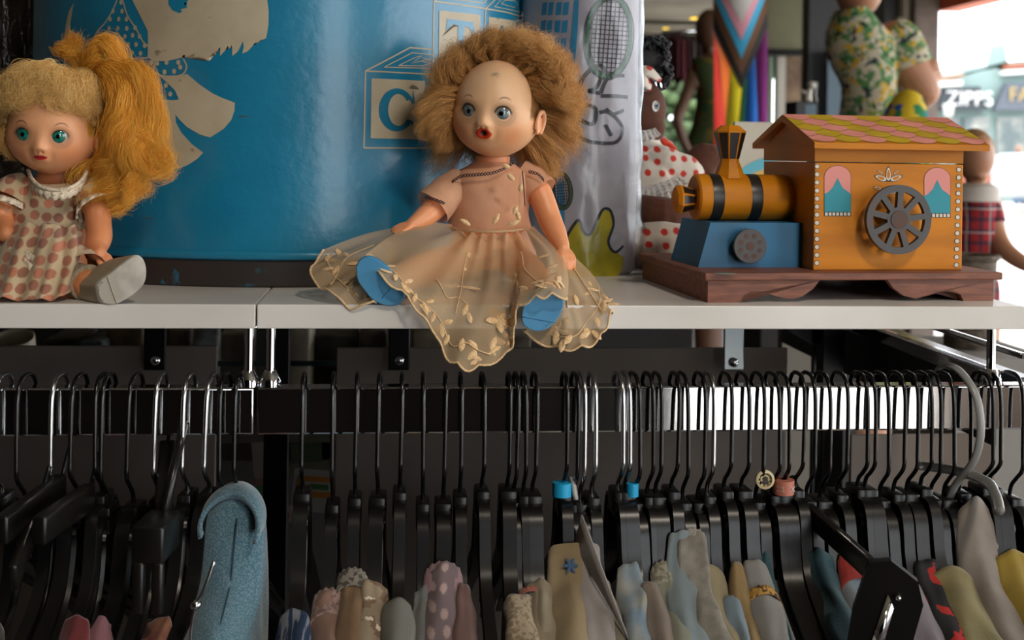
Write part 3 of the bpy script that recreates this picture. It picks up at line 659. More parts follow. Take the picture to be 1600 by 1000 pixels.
        o = build('ear', bm, mat(K['matname'] + '_ear', K['earc'], .45, sss=.15), None); o.data.transform(M); o.parent = head; o.matrix_parent_inverse = Matrix(); 
        inv = Matrix.Translation(-Vector(root.location)); o.data.transform(inv)
        remesh(o, .0005, 3)
    return head, M, surf
def limb(bm, P, r, seg=16): P = smoothpath(P, 5); tube(bm, P, list(interp(r, len(P))), seg); ball(bm, P[0], r[0], 2); ball(bm, P[-1], r[-1], 2)
def V3(l): return [at(*p) for p in l]
class Surf:
    """cloth given by rays of 3-D points, joined smoothly"""
    def __init__(s, rays, folds=(), closed=False):
        s.G = [smoothpath(r, 12) for r in rays]; s.nv = len(s.G[0]); cols = [smoothpath([g[j] for g in s.G], 12) for j in range(s.nv)]
        s.A = np.array([[tuple(p) for p in c] for c in cols]).transpose(1, 0, 2); s.nu = s.A.shape[0]
        for f in folds: s.A = f(s.A)
        du = np.gradient(s.A, axis=0); dv = np.gradient(s.A, axis=1); N_ = np.cross(du, dv); N_ /= np.linalg.norm(N_, axis=2, keepdims=True) + 1e-12
        if N_[:, :, 1].mean() > 0: N_ = -N_
        s.N = N_
    def disp(s, D): s.A = s.A + s.N * D[..., None]; s.__dict__['N'] = s.N; return s
    def at(s, u, v, l=0):
        u = min(max(u, 0), 1) * (s.nu - 1.001); v = min(max(v, 0), 1) * (s.nv - 1.001); i, j = int(u), int(v); a, b = u - i, v - j
        f = lambda X: (X[i, j] * (1 - a) * (1 - b) + X[i + 1, j] * a * (1 - b) + X[i, j + 1] * (1 - a) * b + X[i + 1, j + 1] * a * b)
        return Vector(f(s.A)) + Vector(f(s.N)) * l
    def fr(s, u, v):
        e = .004; p = s.at(u, v); x = (s.at(u + e, v) - s.at(u - e, v)).normalized(); y = (s.at(u, v + e) - s.at(u, v - e)); n = Vector(s.N[int(min(max(u, 0), 1) * (s.nu - 1.001)), int(min(max(v, 0), 1) * (s.nv - 1.001))]); y = n.cross(x).normalized(); return p, x, y, n
    def mesh(s, bm, mi=0): gridmesh(bm, [[Vector(p) for p in row] for row in s.A], mi=mi)
    def edge(s, off=0): return [Vector(p) for p in s.A[:, -1]]
def leaf(bm, p, x, y, n, ang, ln, wd, h=.0006, tip=.5, mi=0):
    d = x * math.cos(ang) + y * math.sin(ang); e = n.cross(d).normalized(); k = 12; rings = []
    for s_, hh in ((1, 0), (.7, .6), (.3, 1)):
        r = []
        for i in range(k):
            t = 2 * PI * i / k; cx = math.cos(t); w = math.sin(t) * wd / 2 * (1 - tip * abs(cx) ** 2 * (1 if cx > 0 else .6)); r.append(bm.verts.new(p + d * (ln / 2 + ln / 2 * cx * s_) + e * w * s_ + n * (h * hh + .0002)))
        rings.append(r)
    for a, b in zip(rings, rings[1:]):
        for i in range(k): bm.faces.new((a[i], a[(i + 1) % k], b[(i + 1) % k], b[i])).material_index = mi
    bm.faces.new(rings[-1]).material_index = mi
def hand(bm, w, d, n, ln, side=1, curl=.5, th=None):
    """palm and five fingers rooted at wrist w, pointing along d, back of hand along n"""
    d = Vector(d).normalized(); n = Vector(n); n = (n - d * n.dot(d)).normalized(); x = d.cross(n) * side
    for k in range(4): tube(bm, [w, w + d * ln * .25 + x * (k - 1.5) * ln * .10, w + d * ln * .5 + x * (k - 1.5) * ln * .15], [ln * .13, ln * .14, ln * .11], 10)
    for k, L_ in enumerate((.40, .48, .45, .34)):
        a = w + d * ln * .46 + x * (k - 1.5) * ln * .16; b = a + d * ln * L_ * .45 - n * ln * .06 * curl; c = b + d * ln * L_ * .32 - n * ln * .22 * curl; e = c + d * ln * L_ * .2 - n * ln * .2 * curl
        tube(bm, smoothpath([a, b, c, e], 3), [ln * .085, ln * .085, ln * .08, ln * .06], 8); ball(bm, e, ln * .062, 2)
    a = w + d * ln * .12 + x * (-1) * ln * .16; b = a + d * ln * .2 - x * ln * .18 - n * ln * .05; c = b + d * ln * .2 - x * ln * .03 - n * ln * .10; tube(bm, smoothpath([a, b, c], 4), [ln * .11, ln * .09, ln * .065], 8); ball(bm, c, ln * .066, 2)

# ------------------------------------------------------------------ curly doll in the middle
cdoll = thing('doll', 'doll with frizzy blonde hair, open red mouth and sheer beige embroidered dress', 'doll', atz(768, 470, SH))
hc = at(776, 170, .085)
K = dict(matname='curly_doll_skin', skin='f4c295', skin2='e8bf97', blush='e08a55', bl=.7, eye=(25, -6.5), eo=(10.6, 8.6), er=.0098, iris=34, full=.075, jaw=.09, cheek=.9, ic1='7f8f93', ic2='49595c', gaze=.45, look=(-4, 0), mouth=(-30,), nose=-17.5, lip=(11.5, 7.6), lowlip=1.0,
         lipc='d8401f', open=True, groove=0, lipbulge=.08, brow=(8.5, 9.5), arch=4, bth=.7, browc='5a3a2a', lash='352319', hairline=(0, 12, 66), scalp='8a6238', mark=True, ear=.0092, earc='f0b58a', chin=.03, esink=.84, eare=-13.0)
chead, CM, csurf = doll_head(cdoll, hc, math.radians(-20), math.radians(4), (.0345, .036, .0400), K)
H1 = hairmat('curly_blonde', 'b87c34', 'f2c684')
rs = np.random.default_rng(11); gd = []
for i in range(2600):
    v = rs.normal(size=3); v /= np.linalg.norm(v)
    az = math.degrees(math.atan2(v[0], -v[1])); el = math.degrees(math.asin(v[2])); 
    ang = math.degrees(math.acos(max(-1, min(1, math.cos(math.radians(az)) * math.cos(math.radians(el)) * math.cos(math.radians(12)) + v[2] * math.sin(math.radians(12))))))
    if ang < 67 or el < -42 or (abs(az) < 104 and el < 12): continue
    if len(gd) > 760: break
    p = Vector(csurf(np.array([az]), np.array([el]))[0]); d = Vector((v[0] * 1.0, v[1] * .6, v[2])).normalized()
    top = max(0, v[2]); side = abs(v[0]); front = max(0, 1 - (ang - 67) / 25)
    L_ = .022 + .004 * rs.random() + .012 * side * (v[0] > 0) + (.014 if v[0] < -.55 and v[2] < .2 else 0) * 1
    d = d + Vector((0.12 if v[0] > 0 else -.10, -.35 * front * top + .10, -.35 * side * (v[2] < .5)))
    d.normalize(); dr = Vector((rs.normal(0, .3), rs.normal(0, .3), -.5 + rs.normal(0, .3))) * .007
    curly = el > 22
    gd.append(dict(pts=[CM @ p, CM @ (p + d * L_ * .5), CM @ (p + d * L_ * .85 + dr * .6), CM @ (p + d * L_ + dr * 1.4)], r0=.0018, r1=.0036 if curly else .0026, curl=.0046 if curly else .0014, freq=2.8 if curly else 1.4, frizz=.0030 if curly else .0028, n=36))
# wing of straight hair at the viewer's left
for i in range(60):
    az = -62 - 30 * rs.random(); el = -14 + 34 * rs.random(); p = CM @ Vector(csurf(np.array([az]), np.array([el]))[0]); t_ = at(655 + 24 * rs.random() + max(0, (-el) * .3), 185 - el * 1.5 + rs.normal(0, 7), .075 + .03 * rs.random()); m_ = p.lerp(t_, .5) + Vector((0, -.004, .003))
    gd.append(dict(pts=[p, m_, t_, t_ + Vector((-.001, 0, -.004))], r0=.002, r1=.0035, curl=.0006, freq=1, frizz=.0016, n=45))
for i in range(26):
    t0 = rs.random(); p = CM @ Vector(csurf(np.array([-60 - 15 * t0]), np.array([-8 - 12 * rs.random()]))[0]); t_ = at(682 + 22 * rs.random(), 222 + 14 * rs.random(), .09); gd.append(dict(pts=[p, p.lerp(t_, .5) + Vector((-.003, 0, .002)), t_], r0=.002, r1=.003, curl=.001, freq=1.5, frizz=.002, n=35))
hair('hair', gd, 40, H1, cdoll, .00010, 5)
# body
M_vinyl = mat('doll_vinyl', 'f0a577', .42, c2='e89a6a', scale=25, sss=.15, bump=.05, bscale=400)
bm = NB(); YB = .098
tor = [(770, 243, 29), (770, 256, 29), (770, 266, 46), (768, 280, 62), (766, 305, 58), (765, 335, 56), (766, 362, 60), (768, 392, 72), (770, 418, 76)]
def loft(bm, rows, Y, dep, k=1.0, seg=32, y0=0, capit=False):
    R_ = []
    for i, (px, py, hw) in enumerate(rows):
        c = at(px, py, Y); h = hw * (Y + .914) / FPX; R_.append((c, h))
    cs = smoothpath([r[0] for r in R_], 5); hs = [max(1e-4, q.x) for q in smoothpath([Vector((r[1], 0, 0)) for r in R_], 5)]; rg = []
    for c, h in zip(cs, hs): rg.append([bm.verts.new(c + Vector((h * k * math.cos(t), min(h * dep, .024) * k * math.sin(t), 0))) for t in np.linspace(0, 2 * PI, seg + 1)[:-1]])
    for a, b in zip(rg, rg[1:]):
        for j in range(seg): bm.faces.new((a[j], a[(j + 1) % seg], b[(j + 1) % seg], b[j]))
    if capit: bm.faces.new(rg[0]); bm.faces.new(rg[-1][::-1])
    return rg
loft(bm, tor, YB, .75, .97, capit=True)
limb(bm, V3([(822, 280, .097), (842, 300, .09), (858, 340, .08), (868, 362, .068), (880, 388, .05)]), [.010, .0105, .0098, .0088, .0054])
hand(bm, at(880, 388, .05), at(893, 414, .034) - at(880, 388, .05), (.3, -1, .35), .0215, -1, .6)
limb(bm, V3([(712, 290, .097), (695, 308, .088), (676, 328, .08), (658, 343, .072), (644, 351, .066)]), [.010, .0108, .0098, .0082, .0056])
hand(bm, at(644, 351, .066), at(622, 358, .058) - at(644, 351, .066), (0, -.4, 1), .0200, -1, .25)
limb(bm, V3([(742, 400, .092), (700, 412, .078), (655, 424, .052), (614, 440, .024)]), [.0150, .0150, .0135, .0100])
limb(bm, V3([(798, 402, .090), (820, 420, .066), (838, 440, .032), (848, 464, .008)]), [.0145, .0140, .0125, .0095])
o = build('body', bm, M_vinyl, cdoll); remesh(o, .0011, 4)
# shoes
M_shoe = mat('blue_vinyl', '3f86b4', .45, c2='3a7caa', scale=40, bump=.15, bscale=300)
def shoe(name, parent, pts, Y, back, m, th=.017, scale=.82, msole=None, crease=None, tilt=0):
    bm = NB(); P = [at(x, y, Y) for x, y in pts]; P = smoothpath(P + [P[0]], 4)[:-1]; c = sum(P, Vector()) / len(P); b = at(*back); rings = []
    for t, k in ((0, .96), (.04, 1.0), (.10, 1.0), (.30, .97), (.65, .88), (1, .62)):
        cc = c.lerp(b, t); rings.append([bm.verts.new(cc + (p - c) * k) for p in P])
    n = len(P)
    for a, d_ in zip(rings, rings[1:]):
        for j in range(n): bm.faces.new((a[j], a[(j + 1) % n], d_[(j + 1) % n], d_[j]))
    f = bm.faces.new(rings[0]); f2 = bm.faces.new(rings[-1]); r = bmesh.ops.triangulate(bm, faces=[f, f2]); 
    o = build(name, bm, m, parent); auto(o, 50)
    if msole:
        bm = NB(); off = (c - b).normalized() * .0008; Q_ = [p + (c - p) * .05 for p in P]; f = bm.faces.new([bm.verts.new(p + off) for p in Q_]); bmesh.ops.triangulate(bm, faces=[f]); R2 = Q_ + [Q_[0]]
        a = [bm.verts.new(p + off) for p in Q_]; d_ = [bm.verts.new(p - off * 1.2) for p in P]
        for j in range(n): bm.faces.new((a[j], a[(j + 1) % n], d_[(j + 1) % n], d_[j]))
        s_ = build('sole', bm, msole, o, smooth=False)
    if crease:
        bm = NB(); off = (c - b).normalized() * .0009; a, d_ = at(*crease[0], Y) + off, at(*crease[1], Y) + off; tube(bm, [a.lerp(d_, k / 12) for k in range(13)], .0005, 6)
        if len(crease) > 2:      # stitching round the heel
            for q in crease[2]: ball(bm, at(*q, Y) + off, .00055, 1)
        build('heel_seam', bm, m, o)
    return o
M_shoel = mat('blue_vinyl_sole', '4b92be', .42, c2='4489b6', scale=30, bump=.1, bscale=300)
st = [(818 + 3.6 * k, 507 + 9 * math.sin(PI * k / 12) * 1.0 - (0 if k < 8 else (k - 8) * 1.5)) for k in range(13)]
shoe('shoe', cdoll, [(556, 416), (563, 404), (576, 400), (592, 408), (612, 424), (628, 444), (633, 462), (622, 476), (605, 478), (584, 470), (568, 452), (558, 436)], -.004, (600, 432, .024), M_shoe, crease=((597, 466), (614, 447)), msole=M_shoel)
shoe('shoe', cdoll, [(822, 468), (836, 459), (856, 455), (873, 461), (881, 472), (875, 492), (863, 508), (848, 517), (831, 516), (817, 506), (815, 488)], -.020, (848, 464, .004), M_shoe, crease=((817, 494), (868, 503), st), msole=M_shoel)
# dress
M_org = sheer('organza', 'dcc098', .60, c2='dcbf98'); M_bod = sheer('bodice_fabric', 'ecbe9c', .88, c2='e2b28e', weave=5200); M_emb = mat('embroidery_thread', 'ecca9a', .8, c2='d8b07c', scale=500, bump=.6, bscale=900, sheen=.3)
dress = thing('dress', None, None); dress.parent = cdoll; dress.location = (0, 0, 0)
bm = NB(); loft(bm, [(770, 254, 31), (770, 262, 44), (768, 272, 60), (767, 288, 68), (766, 310, 64), (765, 335, 62), (766, 358, 66)], YB - .002, .80, 1.0, 48)
for v in bm.verts: v.co += clear_noise(v.co, 60, .0012)
build('bodice', bm, M_bod, dress)
def sleeve(P, r, n, lab):
    bm = NB(); P = smoothpath(V3(P), 5); rg = tube(bm, P, r, 24, cap=False)
    for v in bm.verts: v.co += clear_noise(v.co, 90, .0016)
    o = build('sleeve', bm, M_bod, dress); return o
sleeve([(722, 283, .095), (704, 298, .090), (688, 313, .084), (676, 324, .080)], [.013, .0145, .015, .0155], 1, '')
sleeve([(812, 272, .097), (832, 284, .093), (846, 300, .088)], [.012, .0145, .0145], 1, '')
M_braid = mat('navy_braid', '20222e', .7)
def braid(P, parent=dress, w=.0011, n=None):
    bm = NB(); P = smoothpath(P, 8); L_ = sum((b - a).length for a, b in zip(P, P[1:])); n = int(L_ / .00045); d = np.cumsum([0] + [(b - a).length for a, b in zip(P, P[1:])]); A_ = np.array([tuple(p) for p in P]); t = np.linspace(0, d[-1], n); X = np.stack([np.interp(t, d, A_[:, i]) for i in range(3)], 1)
    for ph in (0, PI): tube(bm, [Vector(x) + Vector((0, -.0008, w * math.sin(tt / .0024 * PI + ph))) for x, tt in zip(X, t)], .0004, 5)
    return build('braid_trim', bm, M_braid, parent)
braid(V3([(706, 284, .078), (722, 275, .073), (745, 273, .068), (770, 270, .066), (790, 262, .068), (803, 253, .072)]))
braid(V3([(816, 268, .076), (818, 290, .071), (820, 320, .072)])); braid(V3([(826, 268, .078), (840, 272, .074), (850, 282, .073)]))
braid(V3([(664, 308, .069), (680, 312, .066), (694, 318, .068), (702, 325, .075)]))
# skirt
def ray_(*p): return [at(*q) for q in p]
front = [ray_((704, 354, .090), (660, 352, .072), (612, 370, .048), (572, 396, .014)),
         ray_((711, 358, .070), (668, 372, .046), (626, 398, .018), (598, 428, -.010)),
         ray_((724, 362, .062), (692, 394, .036), (662, 434, .006), (640, 468, -.012)),
         ray_((738, 364, .057), (716, 410, .036), (694, 462, -.004), (680, 512, -.018)),
         ray_((750, 366, .055), (738, 420, .036), (720, 482, -.010), (703, 558, -.022)),
         ray_((762, 366, .054), (758, 425, .036), (750, 492, -.012), (740, 571, -.022)),
         ray_((775, 366, .054), (778, 420, .040), (781, 482, -.004), (789, 546, -.020)),
         ray_((790, 365, .055), (797, 410, .040), (802, 455, .008), (806, 505, -.020)),
         ray_((803, 364, .057), (818, 398, .034), (817, 436, .004), (816, 472, -.026)),
         ray_((815, 362, .061), (842, 392, .030), (848, 424, -.006), (846, 453, -.034)),
         ray_((825, 360, .068), (860, 388, .032), (872, 424, .0), (878, 461, -.028)),
         ray_((832, 357, .080), (872, 394, .050), (884, 432, .020), (882, 472, -.004))]
S1 = Surf(front)
u = np.linspace(0, 1, S1.nu)[:, None]; v = np.linspace(0, 1, S1.nv)[None, :]
D = .0026 * np.sin(u * 52 + 1.3 * np.sin(v * 3)) * np.exp(-v * 1.8) + .0026 * np.sin(u * 24 + v * 4) * (v ** .5) + .0010 * np.sin(u * 61 + 9 * v) * v * (1 - .3 * v)
S1.disp(D); E_ = np.array([0, 0, 1.0]); sc = .0042 * np.abs(np.sin(u * 40)) * np.clip((v - .9) / .1, 0, 1); S1.A[:, :, 2] -= sc * (v > .88)
left = [ray_((640, 352, .088), (590, 362, .078), (548, 376, .066), (506, 390, .052)), ray_((632, 362, .076), (580, 382, .060), (530, 402, .046), (486, 427, .036)),
        ray_((626, 374, .060), (580, 404, .042), (545, 425, .030), (508, 452, .012)), ray_((620, 385, .050), (592, 420, .030), (572, 448, .014), (548, 478, -.003)), ray_((618, 400, .04), (600, 430, .024), (592, 452, .010), (588, 474, -.002))]
S2 = Surf(left); u2 = np.linspace(0, 1, S2.nu)[:, None]; v2 = np.linspace(0, 1, S2.nv)[None, :]; S2.disp(.003 * np.sin(u2 * 19 + v2 * 3) * v2 + .001 * np.sin(u2 * 40) * v2)
right = [ray_((868, 372, .070), (892, 398, .058), (928, 434, .040), (952, 470, .006)), ray_((868, 380, .062), (892, 412, .046), (926, 452, .020), (958, 484, -.006)), ray_((868, 390, .055), (890, 425, .034), (918, 472, .006), (946, 510, -.012)), ray_((866, 400, .048), (882, 440, .022), (905, 490, -.006), (922, 534, -.016)),
         ray_((862, 410, .040), (874, 455, .010), (890, 505, -.010), (892, 542, -.018)), ray_((856, 420, .034), (864, 465, .004), (868, 505, -.008), (858, 535, -.014)), ray_((850, 430, .03), (850, 465, .004), (840, 495, -.002), (818, 518, -.008))]
S3 = Surf(right); u3 = np.linspace(0, 1, S3.nu)[:, None]; v3 = np.linspace(0, 1, S3.nv)[None, :]; S3.disp(.0028 * np.sin(u3 * 16 + v3 * 4) * v3 + .001 * np.sin(u3 * 37) * v3); S3.A[:, :, 2] -= .0036 * np.abs(np.sin(u3 * 16)) * (v3 > .9)
bm = NB(); S1.mesh(bm); S2.mesh(bm); S3.mesh(bm); build('skirt', bm, M_org, dress)
bm = NB()
for S_ in (S1, S2, S3):
    e = S_.edge(); e = e[::2]; tube(bm, [p + Vector((0, -.0002, 0)) for p in e], .0010, 8, flat=.8)
build('hem_edging', bm, M_emb, dress)
# gathers at the waist
bm = NB(); tube(bm, [at(766 + 66 * math.sin(t), 359 + 3 * math.cos(t * 2), YB - .004 - .048 * math.cos(t)) for t in np.linspace(-1.35, 1.35, 30)], .0012, 8); build('waist_seam', bm, M_org, dress)
# embroidery: stems, leaves and flowers laid on the cloth
bm = NB()
def stem(S_, pts, r=.00045):
    uv = smoothpath([Vector((a, b, 0)) for a, b in pts], 8); tube(bm, [S_.at(p.x, p.y, .0006) for p in uv], r, 6); return uv
def lf(S_, u, v, ang, ln, wd): p, x, y, n = S_.fr(u, v); leaf(bm, p, x, y, n, math.radians(ang), ln, wd)
rs = np.random.default_rng(4)
stem(S1, [(.02, .93), (.10, .86), (.18, .92), (.27, .86), (.36, .90), (.42, .84), (.5, .93)])
for i, (a, b) in enumerate([(.04, .90), (.07, .87), (.11, .88), (.14, .90), (.18, .90), (.215, .88), (.25, .87), (.29, .87), (.33, .88)]):
    lf(S1, a, b, -25 if i % 2 else 205, .011, .0045); lf(S1, a + .008, b - .02, 70 if i % 2 else -60, .009, .004)
for k in range(5): lf(S1, .535, .74, 90 + 72 * k, .0125, .0058)
for k in range(3): lf(S1, .545 + .012 * k, .80 + .02 * k, -30, .007, .0015)
for (a, b, g) in ((.43, .93, 60), (.46, .88, 120), (.50, .90, 40), (.55, .93, 120), (.60, .90, 60), (.40, .90, 110)): lf(S1, a, b, g, .010, .005)
stem(S1, [(.30, .22), (.32, .40), (.34, .55), (.345, .72)], .0004); stem(S1, [(.22, .62), (.28, .66), (.33, .60), (.40, .62)], .0005)
for (a, b, g, l) in ((.30, .24, 20, .010), (.33, .22, 170, .009), (.31, .36, 30, .006), (.335, .50, 10, .015), (.335, .50, 200, .016), (.38, .70, 100, .011), (.40, .66, -60, .012)): lf(S1, a, b, g, l, .0045)
stem(S1, [(.72, .30), (.74, .55), (.80, .80), (.88, .84)]); 
for (a, b, g, l) in ((.70, .80, 70, .012), (.68, .86, 110, .010), (.66, .92, 80, .010), (.77, .80, 20, .013), (.82, .74, -10, .012), (.84, .62, 10, .010), (.90, .80, 40, .010), (.80, .45, 20, .010)): lf(S1, a, b, g, l, .0045)
for i in range(16):
    a = .44 + .030 * i * .62; lf(S1, a, .955 - .03 * (i % 2), 20 + 70 * (i % 3), .0085, .0038)
for i in range(12): lf(S1, .62 + .028 * i, .90 - .03 * (i % 2), 30 + 60 * (i % 3), .0095, .0042)
for k in range(5): lf(S1, .66, .55, 72 * k + 20, .010, .0045)
stem(S2, [(.1, .8), (.35, .78), (.6, .82), (.9, .86)]); stem(S2, [(.3, .3), (.35, .6), (.5, .9)])
for i in range(11): lf(S2, .06 + .085 * i, .80 + .05 * (i % 2), 60 + 60 * (i % 3), .010, .0045)
for i in range(4): lf(S2, .2 + .2 * i, .62, 30 + 50 * i, .010, .0045)
stem(S3, [(.05, .75), (.25, .80), (.45, .78), (.65, .84), (.85, .84)]); stem(S3, [(.12, .25), (.22, .55), (.28, .85)], .0006)
for k in range(5): lf(S3, .80, .74, 20 + 72 * k, .0125, .0055)
for i in range(10): lf(S3, .06 + .075 * i, .82 + .06 * (i % 2), 40 + 50 * (i % 4), .010, .005)
for i in range(4): lf(S3, .10 + .12 * i, .60, 40 + 60 * i, .010, .004)
build('embroidery', bm, M_emb, dress)
# leaves sewn on the bodice
bm = NB()
for (x, y, g, l) in ((735, 352, 150, 20), (770, 350, 60, 20), (792, 352, 20, 22), (802, 335, 70, 16), (812, 345, 110, 18), (797, 262, 160, 14), (804, 282, 140, 16), (812, 300, 80, 14)):
    c = at(x, y, .0485 + .012 * (abs(x - 766) / 60) ** 2); leaf(bm, c + Vector((0, -.0015, 0)), Vector((1, 0, 0)), Vector((0, 0, 1)), Vector((0, -1, 0)), math.radians(g), l * .0005, .0042, .0012)
build('sewn_leaves', bm, M_emb, dress)

# ------------------------------------------------------------------ ponytail doll on the left
ldoll = thing('doll', 'green-eyed doll with long orange-blonde ponytail, spotted dress and white shoe', 'doll', atz(85, 466, SH))
lc = at(84, 198, .085)
K = dict(matname='ponytail_doll_skin', skin='ecaa7c', skin2='dea67c', blush='da8450', bl=.55, jaw=.10, eye=(25, -12.5), eo=(9.4, 8.2), er=.0090, iris=30, ic1='1f8f78', ic2='0b4f4c', gaze=.5, look=(-2, 0), mouth=(-38,), nose=-25, lip=(10.0, 3.0), lowlip=1.2,
         lipc='b81d22', browc='55301f', brow=(-.5, 10), arch=5, bth=.75, lash='2a1a14', hairline=(0, 0, 62), scalp='c08a34', ear=.0078, earc='e39c6c', chin=.045, lipbulge=.04, esink=.80, eare=-16.0)
lhead, LM, lsurf = doll_head(ldoll, lc, math.radians(-1), math.radians(3), (.0335, .035, .0375), K)
H2 = hairmat('pale_blonde', 'e6a84c', 'ffe8a4'); H3 = hairmat('orange_blonde', 'e88c14', 'ffd460')
rs = np.random.default_rng(21); gd = []
for i in range(230):      # fringe: swept forward from the crown
    az = -95 + 165 * rs.random(); e0 = 62 + 20 * rs.random(); e1 = 38 - 9 * abs(az + 10) / 60 + rs.normal(0, 4) + (8 if -25 < az < 12 else 0)
    P = []
    for k, (e, l) in enumerate(((e0, .05), ((e0 * .6 + e1 * .4), .30), ((e0 * .25 + e1 * .75), .34), (e1, .16), (e1 - 6, .12))):
        P.append(LM @ Vector(lsurf(np.array([az + k * rs.normal(0, 3)]), np.array([e]), l + rs.normal(0, .04))[0]))
    gd.append(dict(pts=P, r0=.0018, r1=.0028, curl=.0030, freq=2.6, frizz=.0026, n=48))
for i in range(60):      # sides combed back
    e0 = 4 + 52 * rs.random(); az = 66 + 10 * rs.random(); P = [LM @ Vector(lsurf(np.array([az + k * 20.0]), np.array([e0 + k * 8.0]), .03 + .06 * math.sin(k))[0]) for k in range(5)]
    gd.append(dict(pts=P, r0=.002, r1=.002, curl=.0006, freq=2, frizz=.0014, n=40))
for i in range(30):
    e0 = -35 + 75 * rs.random(); P = [LM @ Vector(lsurf(np.array([-66.0 - k * 12.0]), np.array([e0 - k * 4.0]), .05 + .08 * math.sin(k))[0]) for k in range(4)]
    gd.append(dict(pts=P, r0=.002, r1=.003, curl=.0008, freq=2, frizz=.002, n=45))
for i in range(120):
    az = 75 + 210 * rs.random(); e0 = 80 - 5 * rs.random(); e1 = -5 + 50 * rs.random(); P = [LM @ Vector(lsurf(np.array([az]), np.array([e0 + (e1 - e0) * k / 3]), .06)[0]) for k in range(4)]; gd.append(dict(pts=P, r0=.003, r1=.003, curl=.0006, freq=2, frizz=.001, n=40))
hair('hair', gd, 40, H2, ldoll, .00010, 8)
gd = []
def lock(P, r0, rm, r1, n, curl=.002, freq=2.5, k=26, cnt=1, sp=.004):
    for j in range(cnt):
        o_ = Vector(rs.normal(0, sp * 1.25, 3)); rm, curl = rm * .72 if j == 0 else rm, curl * rs.uniform(.9, 1.25); gd.append(dict(pts=[at(*p) + o_ * (q / max(1, len(P) - 1) * .6 + .4) for q, p in enumerate(P)], r0=r0, r1=r1, rm=rm, curl=curl, freq=freq, frizz=.0026, n=n, k=k))
lock([(128, 100, .095), (110, 85, .09), (104, 72, .088), (120, 66, .085)], .004, .006, .003, 110, .003, 1.5, cnt=5)
lock([(140, 125, .10), (142, 95, .085), (155, 72, .08), (172, 75, .08), (182, 95, .085), (172, 112, .09)], .004, .0065, .004, 150, .003, 1.5, cnt=8)
lock([(150, 120, .09), (175, 112, .075), (205, 118, .07), (228, 145, .07), (238, 185, .072), (232, 220, .075)], .004, .007, .005, 150, .0025, 2, cnt=11)
lock([(158, 128, .088), (180, 130, .07), (196, 160, .066), (192, 205, .066), (205, 240, .068), (225, 250, .07)], .004, .008, .004, 150, .0025, 2, cnt=10)
lock([(166, 140, .09), (182, 165, .078), (182, 210, .074), (173, 250, .076), (176, 280, .08)], .004, .008, .005, 150, .003, 2, cnt=10)
lock([(215, 140, .078), (232, 190, .074), (218, 235, .07), (240, 258, .07), (256, 248, .07), (250, 236, .069)], .004, .007, .004, 130, .002, 2, cnt=7)
lock([(180, 180, .08), (190, 240, .08), (184, 290, .084), (190, 318, .084)], .004, .009, .004, 130, .004, 2.2, cnt=9)
lock([(150, 235, .10), (150, 262, .098), (166, 290, .09), (178, 312, .086)], .004, .009, .004, 110, .004, 2, cnt=8)
lock([(196, 232, .074), (214, 262, .072), (212, 285, .072), (225, 290, .072)], .004, .006, .003, 110, .003, 2.4, cnt=5)
hair('ponytail', gd, 60, H3, ldoll, .00010, 9)
# body of the ponytail doll
M_vin2 = mat('doll_vinyl_warm', 'dc9062', .42, c2='d08658', scale=25, sss=.15)
bm = NB(); YL = .10
loft(bm, [(85, 248, 26), (85, 272, 26), (83, 288, 36), (79, 300, 58), (72, 340, 58), (68, 380, 66), (66, 430, 72)], YL, .7, .96, capit=True)
limb(bm, V3([(134, 308, .095), (150, 325, .085), (154, 350, .078), (155, 372, .070), (150, 388, .060), (154, 396, .050)]), [.010, .0105, .0100, .0100, .0085, .0062])
hand(bm, at(154, 396, .050), at(170, 418, .040) - at(154, 396, .050), (.5, -1, .2), .0175, 1, .5)
limb(bm, V3([(22, 305, .095), (6, 325, .085), (2, 350, .078), (10, 366, .06)]), [.010, .0105, .0100, .007])
limb(bm, V3([(70, 425, .09), (90, 440, .06), (118, 442, .045), (136, 444, .030)]), [.020, .018, .0135, .0115])
o = build('body', bm, M_vin2, ldoll); remesh(o, .0011, 4)
